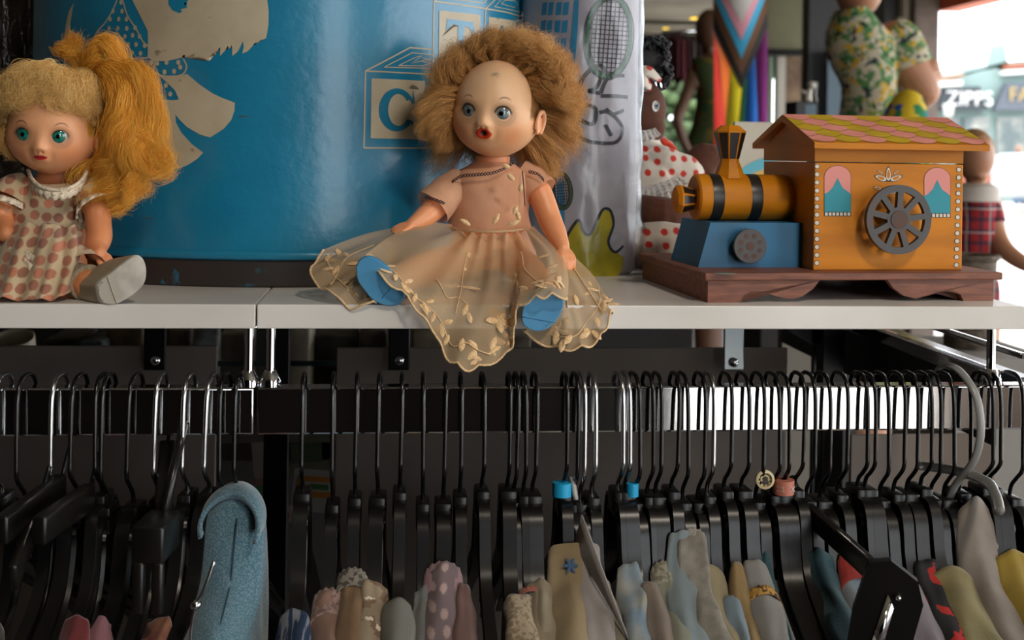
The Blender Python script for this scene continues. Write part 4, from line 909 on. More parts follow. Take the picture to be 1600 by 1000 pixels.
def spotmat(name, base, c1, c2, sc=95, thr=.33):
    m = mat(name, base, .85, sheen=.2, bump=.3, bscale=1500); t = m.node_tree; N = t.nodes; L = t.links; co = N.new('ShaderNodeTexCoord'); mp = N.new('ShaderNodeMapping'); mp.inputs['Scale'].default_value = (sc, sc, sc); sq = N.new('ShaderNodeSeparateXYZ'); cq = N.new('ShaderNodeCombineXYZ'); L.new(co.outputs['Object'], sq.inputs[0]); L.new(sq.outputs['X'], cq.inputs[0]); L.new(sq.outputs['Z'], cq.inputs[1]); L.new(cq.outputs[0], mp.inputs[0])
    vo = N.new('ShaderNodeTexVoronoi'); vo.voronoi_dimensions = '2D'; vo.inputs['Randomness'].default_value = .35; L.new(mp.outputs[0], vo.inputs['Vector']); vo.inputs['Scale'].default_value = 1
    r = N.new('ShaderNodeMapRange'); r.inputs[1].default_value = thr; r.inputs[2].default_value = thr + .10; r.inputs[3].default_value = 1; r.inputs[4].default_value = 0; n = N.new('ShaderNodeTexNoise'); n.inputs['Scale'].default_value = 700; L.new(co.outputs['Object'], n.inputs[0])
    ad = N.new('ShaderNodeMath'); ad.operation = 'MULTIPLY_ADD'; ad.inputs[1].default_value = .2; L.new(n.outputs['Fac'], ad.inputs[0]); L.new(vo.outputs['Distance'], ad.inputs[2]); L.new(ad.outputs[0], r.inputs[0])
    sx = N.new('ShaderNodeSeparateColor'); L.new(vo.outputs['Color'], sx.inputs[0]); cm = N.new('ShaderNodeMix'); cm.data_type = 'RGBA'; cm.inputs[6].default_value = lin(c1); cm.inputs[7].default_value = lin(c2); L.new(sx.outputs[0], cm.inputs[0])
    mx = N.new('ShaderNodeMix'); mx.data_type = 'RGBA'; L.new(r.outputs[0], mx.inputs[0]); mx.inputs[6].default_value = lin(base); L.new(cm.outputs[2], mx.inputs[7]); L.new(mx.outputs[2], N['Principled BSDF'].inputs['Base Color']); return m
M_spot = spotmat('spotted_cotton', 'c2ad8a', '8e5f4c', 'c47c5e', 105, .44)
M_lace = mat('cream_lace', 'e2d4bc',   .85, c2='b8a890', scale=420, lo=.52, hi=.60, bump=.4, bscale=420, bdist=.001)
ld = thing('dress', None, None); ld.parent = ldoll
bm = NB(); loft(bm, [(84, 286, 46), (82, 294, 60), (80, 306, 66), (77, 320, 62), (72, 345, 60), (70, 356, 62)], YL - .002, .78, 1.0, 48)
for v in bm.verts: v.co += clear_noise(v.co, 60, .0014)
build('bodice', bm, M_spot, ld)
L1 = Surf([ray_((8, 352, .095), (-14, 380, .08), (-30, 425, .06), (-42, 462, .04)), ray_((20, 352, .068), (4, 385, .05), (-8, 430, .03), (-20, 466, .012)), ray_((44, 350, .058), (34, 388, .036), (24, 432, .018), (14, 468, .006)), ray_((68, 350, .054), (62, 390, .030), (56, 432, .014), (48, 468, .004)),
           ray_((92, 352, .056), (92, 392, .028), (84, 434, .014), (74, 468, .005)), ray_((112, 355, .064), (114, 395, .036), (108, 430, .02), (98, 462, .010)), ray_((130, 362, .082), (128, 398, .058), (118, 428, .044), (112, 452, .03))])
u = np.linspace(0, 1, L1.nu)[:, None]; v = np.linspace(0, 1, L1.nv)[None, :]; L1.disp(.0030 * np.sin(u * 40 + v * 2) * (.35 + v * .6) * np.exp(-v * .6) + .002 * np.sin(u * 23 + 1)); bm = NB(); L1.mesh(bm); o = build('skirt', bm, M_spot, ld); solidify(o, .0006)
def lace(P, w, parent, dirv=(0, 0, -1), amp=.0012, fr=.006, name='lace_trim'):
    bm = NB(); P = smoothpath(P, 8); d = 0; A_ = []; B_ = []; C_ = []
    for i, p in enumerate(P):
        if i: d += (p - P[i - 1]).length
        s_ = math.sin(d / fr * 2 * PI); q = Vector(dirv); A_.append(bm.verts.new(p)); C_.append(bm.verts.new(p + q * w * .5 + Vector((0, -amp * (1 + s_), 0)))); B_.append(bm.verts.new(p + q * w * (1 + .12 * s_) + Vector((0, -amp * s_, 0))))
    for i in range(len(P) - 1): bm.faces.new((A_[i], A_[i + 1], C_[i + 1], C_[i])); bm.faces.new((C_[i], C_[i + 1], B_[i + 1], B_[i]))
    o = build(name, bm, M_lace, parent); solidify(o, .0006); return o
lace(V3([(44, 268, .084), (50, 282, .070), (64, 294, .060), (88, 299, .057), (110, 295, .061), (126, 285, .070), (136, 270, .082)]), .0068, ld, name='collar', amp=.0006)
bm = NB(); tube(bm, smoothpath(V3([(44, 266, .084), (50, 280, .070), (64, 292, .060), (88, 297, .057), (110, 293, .061), (126, 283, .070), (136, 268, .082)]), 5), .0016, 8); build('collar_edge', bm, M_lace, ld)
lace(V3([(20, 400, .034), (40, 392, .031), (62, 404, .026), (84, 408, .026), (100, 410, .030), (114, 408, .040)]), .009, ld); lace(V3([(14, 385, .044), (28, 392, .036), (38, 402, .028), (52, 414, .022), (66, 418, .019)]), .008, ld)
bm = NB(); rg = tube(bm, smoothpath(V3([(122, 292, .094), (140, 305, .088), (152, 320, .083)]), 5), [.012, .0150, .0165], 24, cap=False); 
for v_ in bm.verts: v_.co += clear_noise(v_.co, 90, .0015)
build('sleeve', bm, M_spot, ld)
bm = NB(); rg = tube(bm, smoothpath(V3([(40, 292, .094), (22, 300, .088), (12, 315, .083)]), 5), [.012, .0145, .0155], 24, cap=False); build('sleeve', bm, M_spot, ld)
def lacering(c, ax, r, w, parent):
    bm = NB(); ax = Vector(ax).normalized(); x = ax.orthogonal().normalized(); y = ax.cross(x); n = 72; A_ = []; B_ = []
    for k in range(n):
        t = 2 * PI * k / n; d = x * math.cos(t) + y * math.sin(t); s_ = math.sin(t * 14); A_.append(bm.verts.new(c + d * r)); B_.append(bm.verts.new(c + d * (r + .0015 + .0012 * s_) + ax * w * (1 + .1 * s_)))
    for k in range(n): bm.faces.new((A_[k], A_[(k + 1) % n], B_[(k + 1) % n], B_[k]))
    o = build('sleeve_lace', bm, M_lace, parent); solidify(o, .0007)
lacering(at(151, 318, .083), at(160, 336, .078) - at(151, 318, .083), .0165, .005, ld); lacering(at(12, 315, .083), at(6, 330, .08) - at(12, 315, .083), .0150, .005, ld)
bm = NB(); tube(bm, smoothpath(V3([(95, 415, .07), (118, 420, .052), (134, 430, .036)]), 5), [.021, .0185, .017], 24, cap=False)
for v_ in bm.verts: v_.co += clear_noise(v_.co, 90, .002)
build('bloomer_leg', bm, M_spot, ld)
M_sock = mat('cream_sock', 'b5a68c', .9, c2='9c8d74', scale=200, bump=.8, bscale=600, stretch=(6, 6, 1), bdist=.001)
M_ws = mat('white_vinyl_sole', 'eae6dc', .5, c2='bdb7aa', scale=30, bump=.1, bscale=300); M_wsh = mat('offwhite_shoe', 'b3a68f', .5, c2='a39780', scale=30)
shoe('shoe', ldoll, [(150, 446), (158, 436), (170, 428), (192, 411), (210, 399), (221, 401), (228, 413), (229, 430), (225, 444), (214, 456), (198, 467), (182, 475), (165, 476), (154, 468)], -.001, (140, 440, .034), M_wsh, msole=M_ws, crease=((167, 433), (181, 473), [(157 + 5 * math.cos(t) * 1.2 + 3, 455 + 14 * math.sin(t)) for t in np.linspace(PI / 2, 3 * PI / 2, 10)]))
bm = NB()
P = smoothpath(V3([(118, 437, .050), (126, 440, .040), (138, 443, .030)]), 8); tube(bm, P, [.0125 + .0009 * math.sin(i * 2.2) + .001 * i / 16 for i in range(len(P))], 40); build('sock', bm, M_sock, ldoll)
# ================================================================== BEHIND THE DOLLS
# cushion roll in a clear bag
BC = Vector((.1760, .250)); BRX, BRY = .0560, .034
M_cush = mat('white_cushion_cloth', 'b9b8c0', .85, c2='aaa9b4', scale=16, bump=.4, bscale=60, bdist=.002, sheen=.3)
roll = thing('cushion', 'white printed cushion roll standing in a clear plastic bag beside the drum', 'cushion', (BC.x, BC.y, SH))
bm = NB(); Tr = Matrix.Translation((BC.x, BC.y, SH)); seg = 96
def ering(z, k=1.0, amp=.0): return [bm.verts.new(Vector((BC.x + (BRX * k) * math.sin(t), BC.y - (BRY * k) * math.cos(t), SH + z)) + noise.noise_vector((math.sin(t) * 2, math.cos(t) * 2, z * 12)) * amp) for t in np.linspace(0, 2 * PI, seg + 1)[:-1]]
def loftrings(R_):
    for a, b in zip(R_, R_[1:]):
        for k in range(len(a)): bm.faces.new((a[k], a[(k + 1) % len(a)], b[(k + 1) % len(a)], b[k]))
R_ = [ering(.0005, .9), ering(.004, 1.0)] + [ering(z, 1) for z in np.linspace(.02, .30, 20)] + [ering(.305, .9)]; loftrings(R_); bm.faces.new(R_[-1]); bm.faces.new(R_[0][::-1]); auto(build('cushion_body', bm, M_cush, roll), 60)
M_ink = mat('black_print', '1d1f24', .7); M_gprint = mat('green_print', '2f6b4a', .7); M_bprint = mat('blue_print', '2c8fba', .7); M_yprint = mat('yellow_print', 'b5aa12', .75, c2='a39a10', scale=30)
d = Decal(BC, BRX, BRY, .0004)
q = lambda pts: [(820 + x / 4.1667, y / 4.1667) for x, y in pts]
# blue window grid and stripe
for r, (yt, yb) in enumerate(((12, 100), (130, 215), (245, 325), (355, 440), (860, 930))):
    for (xa, xb) in ((110, 140), (150, 182), (200, 236), (245, 282)): o_ = r * 8; d.poly(q([(xa - o_ + 8, yt + 6), (xb - o_ + 8, yt), (xb - o_, yb - 4), (xa - o_, yb)]))
d.poly(q([(322, 0), (352, 0), (345, 200), (325, 420), (312, 590), (270, 590), (285, 400), (305, 200)])); d.poly(q([(215, 930), (262, 900), (255, 1100), (262, 1500), (215, 1500), (205, 1100)]))
build('window_print', d.bm, M_bprint, roll)
d = Decal(BC, BRX, BRY, .0006)
def orac(cx, cy, rx, ry, w, mi, tilt=0, a0=0, a1=2 * PI): d.line([(cx + rx * math.cos(t) * math.cos(tilt) - ry * math.sin(t) * math.sin(tilt), cy + rx * math.cos(t) * math.sin(tilt) + ry * math.sin(t) * math.cos(tilt)) for t in np.linspace(a0, a1, 40)], w, mi)
def racket(cx, cy, rx, ry, nx, ny, tilt, w):
    orac(cx, cy, rx, ry, 6.5 * w, 1, tilt); orac(cx, cy, rx + 3.6 * w, ry + 3.6 * w, 2.5 * w, 0, tilt); orac(cx, cy, rx - 3 * w, ry - 3 * w, 2 * w, 0, tilt)
    ct, st_ = math.cos(tilt), math.sin(tilt)
    for k in range(1, nx):
        x = -1 + 2 * k / nx; h = math.sqrt(1 - x * x); d.line([(cx + x * rx * ct - s_ * h * ry * st_, cy + x * rx * st_ + s_ * h * ry * ct) for s_ in np.linspace(-1, 1, 6)], 1.3 * w, 0)
    for k in range(1, ny):
        y = -1 + 2 * k / ny; h = math.sqrt(1 - y * y); d.line([(cx + s_ * h * rx * ct - y * ry * st_, cy + s_ * h * rx * st_ + y * ry * ct) for s_ in np.linspace(-1, 1, 6)], 1.3 * w, 0)
racket(951, 58, 34, 62, 10, 17, .07, 1.25); build('racket_print', d.bm, [M_ink, M_gprint], roll); d.bm = NB(); racket(878, 298, 13.5, 27, 8, 12, -.10, .8); build('racket_print', d.bm, [M_ink, M_gprint], roll); d.bm = NB()
# a plain looped brush pattern stands here, and a plain yellow patch below
for l in ([(902, 150), (912, 120), (935, 102), (943, 112), (930, 138), (920, 142), (938, 146)], [(938, 146), (950, 122), (975, 118)], [(938, 150), (958, 150), (980, 152)], [(902, 186), (912, 166), (930, 170), (926, 194), (904, 186)], [(900, 190), (905, 212), (925, 222), (962, 222), (972, 200), (952, 176), (936, 176)], [(946, 170), (958, 178), (974, 172)], [(945, 195), (955, 212)]): d.line(l, 6.5, 0, sm=True)
build('brush_print', d.bm, [M_ink, M_gprint], roll)
d = Decal(BC, BRX, BRY, .0005)
d.poly([(884, 372), (896, 352), (905, 345), (912, 362), (922, 366), (932, 345), (942, 328), (952, 330), (957, 350), (950, 378), (958, 392), (974, 402), (972, 420), (962, 434), (900, 438), (884, 436)]); build('yellow_patch_print', d.bm, M_yprint, roll)
d = Decal(BC, BRX, BRY, .0007); d.line([(884, 372), (896, 352), (905, 344), (912, 362), (922, 366), (932, 345), (942, 327), (953, 329), (958, 350), (950, 378), (960, 394), (973, 384)], 4.5, sm=True); build('patch_outline', d.bm, M_ink, roll)
# clear bag
bm = NB(); R_ = []
for i, z in enumerate(np.linspace(.0005, .34, 60)):
    ring = []
    for k in range(120):
        t = 2 * PI * k / 120; fl = max(0, math.sin(t)) ** 6; o_ = .0022 + .0012 * noise.noise((math.sin(t) * 5, math.cos(t) * 5, z * 25)) + .0004 * noise.noise((math.sin(t) * 14, math.cos(t) * 14, z * 70))
        flare = fl * (.003 + .010 * math.exp(-((z - .030) / .022) ** 2) + .003 * noise.noise((z * 30, 0, 0)))
        ring.append(bm.verts.new((BC.x + (BRX + o_ + flare) * math.sin(t), BC.y - (BRY + abs(o_) + .0006) * math.cos(t), SH + z)))
    R_.append(ring)
loftrings(R_); build('plastic_bag', bm, film('clear_film', .02, .2, 'fcfcfe', .10, 40), roll)
bm = NB(); gridmesh(bm, [[at(988 + 3 * math.sin(z * 90 + s_) + s_ * (6 if z > .06 else 14), 240, .262).xy.to_3d() + Vector((0, .002 * math.sin(z * 60), SH + z)) for s_ in (0, .5, 1)] for z in np.linspace(.002, .34, 50)]); build('bag_seam', bm, film('clear_film2', .9, .15, 'e6ecf2', .9, 90), roll)

# rag doll
rag = thing('rag_doll', 'dark brown cloth rag doll with black yarn hair and red-dotted white dress', 'rag doll', atz(1030, 452, SH))
M_rskin = mat('brown_felt', '5a3322', .9, c2='4e2c1c', scale=60, sheen=.05, bump=.3, bscale=900); M_yarn = mat('black_yarn', '0b0b0e', .8, sheen=.05, bump=.8, bscale=500)
RYd = .345
M_wl = mat('white_lace', 'd0ccc8', .85, c2='9a9694', scale=300, lo=.54, hi=.6, bump=.6, bscale=300, bdist=.001)
def dotmat(name, base, dotc, sc, thr):
    m = spotmat(name, base, dotc, dotc, sc, thr); return m
M_dots = dotmat('red_dot_cotton', 'cfc8bd', 'c12b18', 75, .30)
hcn = at(1000, 172, RYd); bm = NB(); ball(bm, hcn, (.0275, .026, .0330), 4); ball(bm, at(1012, 200, RYd - .006), (.019, .016, .016), 3); o = build('head', bm, M_rskin, rag); remesh(o, .0016, 4)
e = at(1026, 163, .335)
bm = NB(); rr = Vector((hcn.x + .0170, hcn.y - .0205, e.z))
def headdec(bm, px, py, rx, ry, l, mi, n=16):
    pts = []
    for t in np.linspace(0, 2 * PI, n + 1)[:-1]:
        d_ = ray(px + rx * math.cos(t), py + ry * math.sin(t)); C_ = hcn; r_ = (.0279 + l, .0264 + l, .0334 + l); o_ = CAM - C_
        a = sum((d_[i] / r_[i]) ** 2 for i in range(3)); b = 2 * sum(o_[i] * d_[i] / r_[i] ** 2 for i in range(3)); c = sum((o_[i] / r_[i]) ** 2 for i in range(3)) - 1; D_ = b * b - 4 * a * c
        if D_ < 0: D_ = 0
        pts.append(CAM + d_ * ((-b - math.sqrt(D_)) / (2 * a)))
    bm.faces.new([bm.verts.new(p) for p in pts]).material_index = mi
headdec(bm, 1024.5, 166, 5.5, 8.5, .0004, 0); headdec(bm, 1026.5, 165, 4.2, 6.5, .0007, 1); headdec(bm, 1026.5, 165, 1.8, 2.8, .001, 2); headdec(bm, 1025, 162, 1.2, 1.4, .0012, 0)
build('eye', bm, [mat('eye_white', 'd8d4cc', .4), mat('eye_slate', '5d7078', .4), M_ink], rag)
bm = NB(); rs = np.random.default_rng(3)
for i in range(90):     # looped yarn
    px = 985 + 62 * rs.random(); py = 58 + 75 * rs.random()
    if px > 1000 and py > 118 and px < 1034: continue
    if px - 985 > 66 - max(0, 75 - py) * 1.6: continue
    c = at(px, py, RYd - .016 + .03 * rs.random()); a1 = Vector(rs.normal(0, 1, 3)).normalized(); a2 = a1.orthogonal().normalized(); r_ = .0042 + .003 * rs.random()
    tube(bm, [c + (a1 * math.cos(t) + a2 * math.sin(t)) * r_ for t in np.linspace(0, 2 * PI, 15)[:-1]], .0017, 8, closed=True)
for (px, py, r_) in ((1000, 95, .021), (1008, 85, .017), (1022, 100, .015), (1032, 115, .012), (1035, 88, .008), (994, 70, .012), (1043, 118, .006)): ball(bm, at(px, py, RYd), (r_, r_ * .8, r_ * .8), 3)
for k in range(7): tube(bm, smoothpath(V3([(990 + k * 2, 135, RYd - .02), (994 + k * 1.5, 160, RYd - .026), (992 + k * 1.2, 190, RYd - .024)]), 3), .0022, 8)
build('yarn_hair', bm, M_yarn, rag)
bm = NB(); S_ = Surf([ray_((990, 106, .318), (1015, 104, .312), (1034, 124, .31)), ray_((988, 118, .31), (1010, 116, .304), (1030, 128, .305)), ray_((990, 128, .314), (1008, 124, .308), (1022, 126, .31))]); S_.mesh(bm)
S_ = Surf([ray_((988, 114, .308), (1006, 118, .300), (1018, 132, .302)), ray_((988, 126, .302), (1004, 132, .294), (1016, 142, .298)), ray_((990, 138, .308), (1000, 141, .302), (1010, 143, .304))]); S_.mesh(bm); o = build('hair_bow', bm, M_dots, rag); solidify(o, .001)
bm = NB(); limb(bm, V3([(1000, 225, RYd), (1002, 260, RYd), (1008, 300, RYd - .01)]), [.022, .034, .040]); limb(bm, V3([(1012, 245, RYd - .01), (1045, 262, RYd - .02), (1082, 272, RYd - .01)]), [.016, .0185, .015]);
for v_ in bm.verts: v_.co += clear_noise(v_.co, 45, .004)
o = build('dress', bm, M_dots, rag); remesh(o, .0018, 3)
bm = NB(); S_ = Surf([ray_((985, 285, .31), (984, 305, .300), (985, 322, .298)), ray_((1010, 290, .30), (1012, 308, .288), (1014, 324, .285)), ray_((1035, 284, .30), (1042, 298, .286), (1048, 312, .284)), ray_((1060, 274, .31), (1072, 285, .30), (1080, 294, .30))])
u = np.linspace(0, 1, S_.nu)[:, None]; v = np.linspace(0, 1, S_.nv)[None, :]; S_.disp(.003 * np.sin(u * 60) * v); S_.mesh(bm); o = build('lace_hem', bm, M_wl, rag); solidify(o, .0008)
bm = NB(); S_ = Surf([ray_((985, 198, .318), (986, 208, .312), (985, 216, .31)), ray_((1005, 204, .314), (1008, 212, .308), (1010, 220, .305)), ray_((1024, 200, .318), (1028, 206, .312), (1032, 212, .31))]); S_.disp(.002 * np.sin(np.linspace(0, 1, S_.nu)[:, None] * 40) * np.linspace(0, 1, S_.nv)[None, :]); S_.mesh(bm); o = build('neck_lace', bm, M_wl, rag); solidify(o, .0008)
bm = NB(); limb(bm, V3([(1078, 264, RYd), (1095, 252, RYd), (1108, 246, RYd)]), [.014, .017, .015]); limb(bm, V3([(1002, 335, RYd - .06), (1030, 340, RYd - .075), (1062, 342, RYd - .06)]), [.020, .021, .020]); limb(bm, V3([(1100, 262, RYd), (1100, 240, RYd)]), [.013, .012]); o = build('limbs', bm, M_rskin, rag); remesh(o, .0016, 3)
bm = NB(); limb(bm, V3([(1000, 385, .27), (1035, 388, .25), (1075, 392, .25)]), [.022, .026, .024]); limb(bm, V3([(1000, 352, .30), (1020, 360, .29)]), [.03, .026])
for v_ in bm.verts: v_.co += clear_noise(v_.co, 40, .003)
o = build('bloomers', bm, M_dots, rag); remesh(o, .0018, 2)
bm = NB(); 
for k in range(14): t = k / 13; c0 = at(1036 + 22 * t, 224 + 22 * t * t, .385); tube(bm, [c0 + Vector((-.006 + .004 * math.sin(k), 0, .006)), c0 + Vector((.0, -.010, 0)), c0 + Vector((.004, 0, -.014))], .0028, 8)
tag(build('yarn_tuft', bm, mat('red_yarn', 'd93a16', .85, bump=.8, bscale=300, sheen=.4), center=True), 'bright orange-red yarn bundle behind the rag doll shoulder', 'yarn')

# picture board behind the chimney
c = at(1162, 275, .62); w_ = .115
pb = thing('picture_board', 'cream picture board with a teal arc, leaning behind the toy chimney', 'picture', (c.x, .62, SH))
a = at(1148, 180, .62); b = at(1262, 180, .62)
bm = NB(); box(bm, (a.x, .62, SH), (b.x, .628, at(1150, 190, .62).z), bev=.001); build('board', bm, mat('board_cream', 'c8bfae', .6, c2='bcb29f', scale=10), pb, smooth=False)
bm = NB()
for mi, (y0, y1) in enumerate(((245, 262), (264, 282))):
    gridmesh(bm, [[at(1150 + 60 * t, y0 + (y1 - y0) * s_ + 26 * (1 - t) ** 2, .6193) for s_ in (0, 1)] for t in np.linspace(0, 1, 12)], mi=mi)
build('painted_arc', bm, [mat('arc_teal', '5fb3c4', .6), mat('arc_yellow', 'd9b25a', .6)], pb)

# wrapped pack at the far left
M_pack = mat('brown_pack', '5a4c40', .6, c2='2f2a28', scale=9, detail=6)
bm = NB(); a = at(-60, 300, .45); b = at(46, 0, .45); box(bm, (a.x, .45, SH), (b.x + .01, .60, 1.66), bev=.006); pk = tag(build('wrapped_pack', bm, M_pack, center=True), 'dark brown pack in crinkled clear plastic at the far left behind the drum', 'package')
bm = NB(); G = []
for i in range(50):
    z = SH + .33 * i / 49; G.append([Vector((a.x - .01 + (b.x - a.x + .03) * k / 40, .444 - .007 * abs(noise.noise((k * .25, i * .2, 0))) - .006 * abs(noise.noise((k * .6 + i * .2, i * .1, 4))), z)) for k in range(41)])
gridmesh(bm, G); o = build('plastic_wrap', bm, film('crinkle_film', .15, .2, 'd8d0c4', .6, 40), pk, world=True)
# ================================================================== THE SHOP
def wbox(name, lo, hi, m, kind='structure', label=None, cat=None, group=None, bev=0):
    bm = NB(); box(bm, lo, hi, bev=bev); o = build(name, bm, m, center=True, smooth=False)
    if kind: o['kind'] = kind
    if label: tag(o, label, cat, group)
    return o
M_wallr = mat('brown_plaster', '6b5848', .8, c2='554536', scale=2.5)
M_dark = mat('dark_wall', '241f1c', .85, c2='1c1917', scale=2)
wbox('wall_rear', (-4, -4.25, 0), (1.2, -4.05, 2.9), mat('rear_wall_paint', '1d1714', .9, c2='120f0d', scale=1.3, spec=.05))
wbox('wall_rear_right', (2.37, -4.25, 0), (4.3, -4.05, 2.9), M_wallr)
wbox('wall_back', (-4, 13.3, 0), (3.08, 13.5, 2.9), M_dark)
wbox('wall_back_right', (3.95, 13.3, 0), (4.3, 13.5, 2.9), M_dark)
wbox('wall_back_lintel', (3.05, 13.3, 2.55), (4.0, 13.5, 2.9), M_dark)
wbox('trim_1', (4.12, -4.2, 2.60), (4.30, 8.1, 2.92), mat('orange_lintel', 'd8602c', .6, c2='c85424', scale=2))
wbox('trim_2', (4.10, 8.75, 2.35), (4.25, 13.4, 2.9), M_dark)
# the side wall from the pillar inward, seen between the flag and the shirt
a = at(1428, 200, 8.0); b = at(1465, 200, 8.0)
wbox('trim_3', (a.x, 8.0, 0), (b.x, 8.35, 2.92), mat('stone_pillar', '6b5e55', .8, c2='5a4e47', scale=5, bump=.4, bscale=20, bdist=.01))
a = at(1410, 200, 8.1); b = at(1429, 200, 8.1); wbox('trim_4', (a.x, 8.1, 0), (b.x, 8.3, 2.9), mat('offwhite_trim', 'b5ab9c', .7))
a = at(1380, 200, 8.2); b = at(1411, 200, 8.2); wbox('trim_5', (a.x, 8.2, 0), (b.x, 8.4, 2.9), mat('black_frame', '17171a', .5))
a = at(1262, 200, 4.6); b = at(1318, 200, 4.6); wbox('door_1', (a.x, 4.6, 0), (b.x, 4.7, 2.9), mat('black_frame', '17171a', .5))
a = at(1292, 200, 4.5); b = at(1330, 200, 4.5); wbox('trim_6', (a.x, 4.5, 0), (b.x, 4.55, at(1300, 78, 4.5).z), mat('slate_panel', '5d7280', .6))
a = at(1150, 200, 5.0); b = at(1264, 200, 5.0); z1 = at(1230, 78, 5.0).z; z0 = at(1230, 300, 5.0).z
wbox('wall_side', (a.x, 5.0, z1), (b.x, 5.1, 2.9), mat('olive_wall', '8c8a6c', .8, c2='7e7c5e', scale=2))
wbox('trim_7', (a.x, 4.96, z1 - .03), (b.x, 5.02, z1), M_dark)
wbox('wall_side_low', (a.x, 5.0, 0), (b.x, 5.1, z0 + .1), mat('olive_wall', '8c8a6c', .8))
for k, px in enumerate((1200, 1214)): q_ = at(px, 200, 5.02); wbox('window_%d' % (k + 1), (q_.x, 5.02, z0), (q_.x + (.022 if k == 0 else .04), 5.08, z1), mat('pale_green_frame', '8fa58c', .6) if k == 0 else mat('white_frame', 'd6d0c4', .6))
wbox('outer_wall', (at(1226, 200, 9).x, 9.0, -.1), (at(1264, 200, 9).x, 9.3, 2.4), mat('tan_brick', '9a8268', .8, c2='6f5846', scale=5), kind=None, label='tan brick wall piece seen through the side window', cat='wall')
# recessed ceiling lamps
for px, py, r_ in ((1085, 27, .055), (1040, 43, .045), (1101, 44, .04)):
    c = atz(px, py, 2.895); lp = thing('ceiling_lamp', 'round yellow ceiling lamp, the %s one above the rag doll' % {1085: 'brightest', 1040: 'faint middle', 1101: 'small right', 1012: 'nearest upper'}[px], 'lamp', c, 'round ceiling lamps')
    bm = NB(); lathe(bm, [(r_ * 1.2, -.004), (r_ * 1.0, -.012), (r_, -.004)], Matrix.Translation(c), 24); build('lamp_ring', bm, mat('lamp_ring', '9a8a60', .4, .8), lp)
    bm = NB(); lathe(bm, [(.001, -.010), (r_ * .98, -.010)], Matrix.Translation(c), 24, cap=False); build('lamp_glow', bm, mat('lamp_glow', 'ffd23a', .5, emit=3), lp)
for k in range(5): wbox('trim_%d' % (10 + k), (-4, 3 + 2.2 * k, 2.86), (4.2, 3.05 + 2.2 * k, 2.9), mat('ceiling_batten', '4a4438', .8))
# pride flag
YF = 4.2
flag = thing('flag', 'progress pride flag hanging vertically behind the toy chimney', 'flag', at(1156, 300, YF))
def fq(name, polys, cols, l=0):
    for pts, c in zip(polys, cols):
        bm = NB(); P = [at(x, y, YF - l) + Vector((0, .0, 0)) for x, y in pts]; f = bm.faces.new([bm.verts.new(p) for p in P]); bmesh.ops.triangulate(bm, faces=[f]); 
        o = build(name, bm, mat('flag_' + c, c, .8, sheen=.2), flag); solidify(o, .002)
fq('stripe', [[(1115, -60), (1117, 60), (1124, 90), (1133, 195), (1133, 330), (1116, 330)], [(1117, 40), (1141, 96), (1139, 130), (1134, 195), (1133, 195), (1124, 90)], [(1141, 96), (1159, 136), (1153, 195), (1150, 330), (1133, 330), (1133, 195), (1139, 130)], [(1159, 136), (1167, 118), (1162, 195), (1162, 330), (1150, 330), (1153, 195)], [(1167, 118), (1180, 85), (1184, 195), (1186, 330), (1162, 330), (1162, 195)], [(1180, 85), (1184, 50), (1199, 20), (1199, 330), (1186, 330), (1184, 195)]], ['e0301c', 'f07014', 'f4e01c', '1e7a44', '1f74d8', '8e2a84'])
for k_, (P_, c_) in enumerate((([(1114, -60), (1114, 44), (1158.6, 138.6), (1200, 40), (1200, -60)], '1b1816'), ([(1114, -60), (1114, 20), (1158.6, 117.6), (1199, 16), (1199, -60)], '6a4220'), ([(1115, -60), (1115, -6), (1158.6, 92), (1198, -8), (1198, -60)], '3ab0dc'), ([(1118, -60), (1118, -20), (1158.6, 63), (1194, -20), (1194, -60)], 'e8a0b0'), ([(1124, -60), (1126, -21), (1158.6, 36), (1186, -20), (1188, -60)], 'cfcac4'))): fq('chevron', [P_], [c_], .006 + .005 * k_)
# mannequins
M_mskin = mat('mannequin_skin', 'b98466', .5, c2='ad7a5c', scale=6); 
def printmat(name, cols, sc=9, seed=0):
    m = mat(name, cols[0], .8); t = m.node_tree; N = t.nodes; L = t.links; co = N.new('ShaderNodeTexCoord'); cur = None
    for i, (c, lo) in enumerate(cols[1:]):
        n = N.new('ShaderNodeTexNoise'); n.inputs['Scale'].default_value = sc * (1 + .23 * i); n.inputs['Detail'].default_value = 2; mp = N.new('ShaderNodeMapping'); mp.inputs['Location'].default_value = (i * 3.1 + seed, i * 1.7, 0); L.new(co.outputs['Object'], mp.inputs[0]); L.new(mp.outputs[0], n.inputs[0])
        r = N.new('ShaderNodeMapRange'); r.inputs[1].default_value = lo; r.inputs[2].default_value = lo + .02; L.new(n.outputs['Fac'], r.inputs[0]); x = N.new('ShaderNodeMix'); x.data_type = 'RGBA'; L.new(r.outputs[0], x.inputs[0]); x.inputs[7].default_value = lin(c)
        if cur is None: x.inputs[6].default_value = lin(cols[0])
        else: L.new(cur, x.inputs[6])
        cur = x.outputs[2]
    L.new(cur, N['Principled BSDF'].inputs['Base Color']); return m
YM = 2.9; man = thing('mannequin', 'mannequin with arms crossed in a green and yellow leaf print shirt', 'mannequin', Vector((at(1370, 300, YM).x, YM, 0)))
s_ = (YM + .914) / FPX; A3 = lambda px, py, dy=0: at(px, py, YM + dy)
bm = NB(); loft(bm, [(1330, 4, 17), (1332, 24, 20), (1338, 40, 40), (1348, 62, 50), (1352, 100, 50), (1358, 140, 43), (1362, 190, 44), (1364, 260, 52), (1364, 330, 60), (1364, 430, 66)], YM, .55, .97)
for v_ in bm.verts: v_.co.y = YM + (v_.co.y - YM) * 3.6     # the trunk's real depth
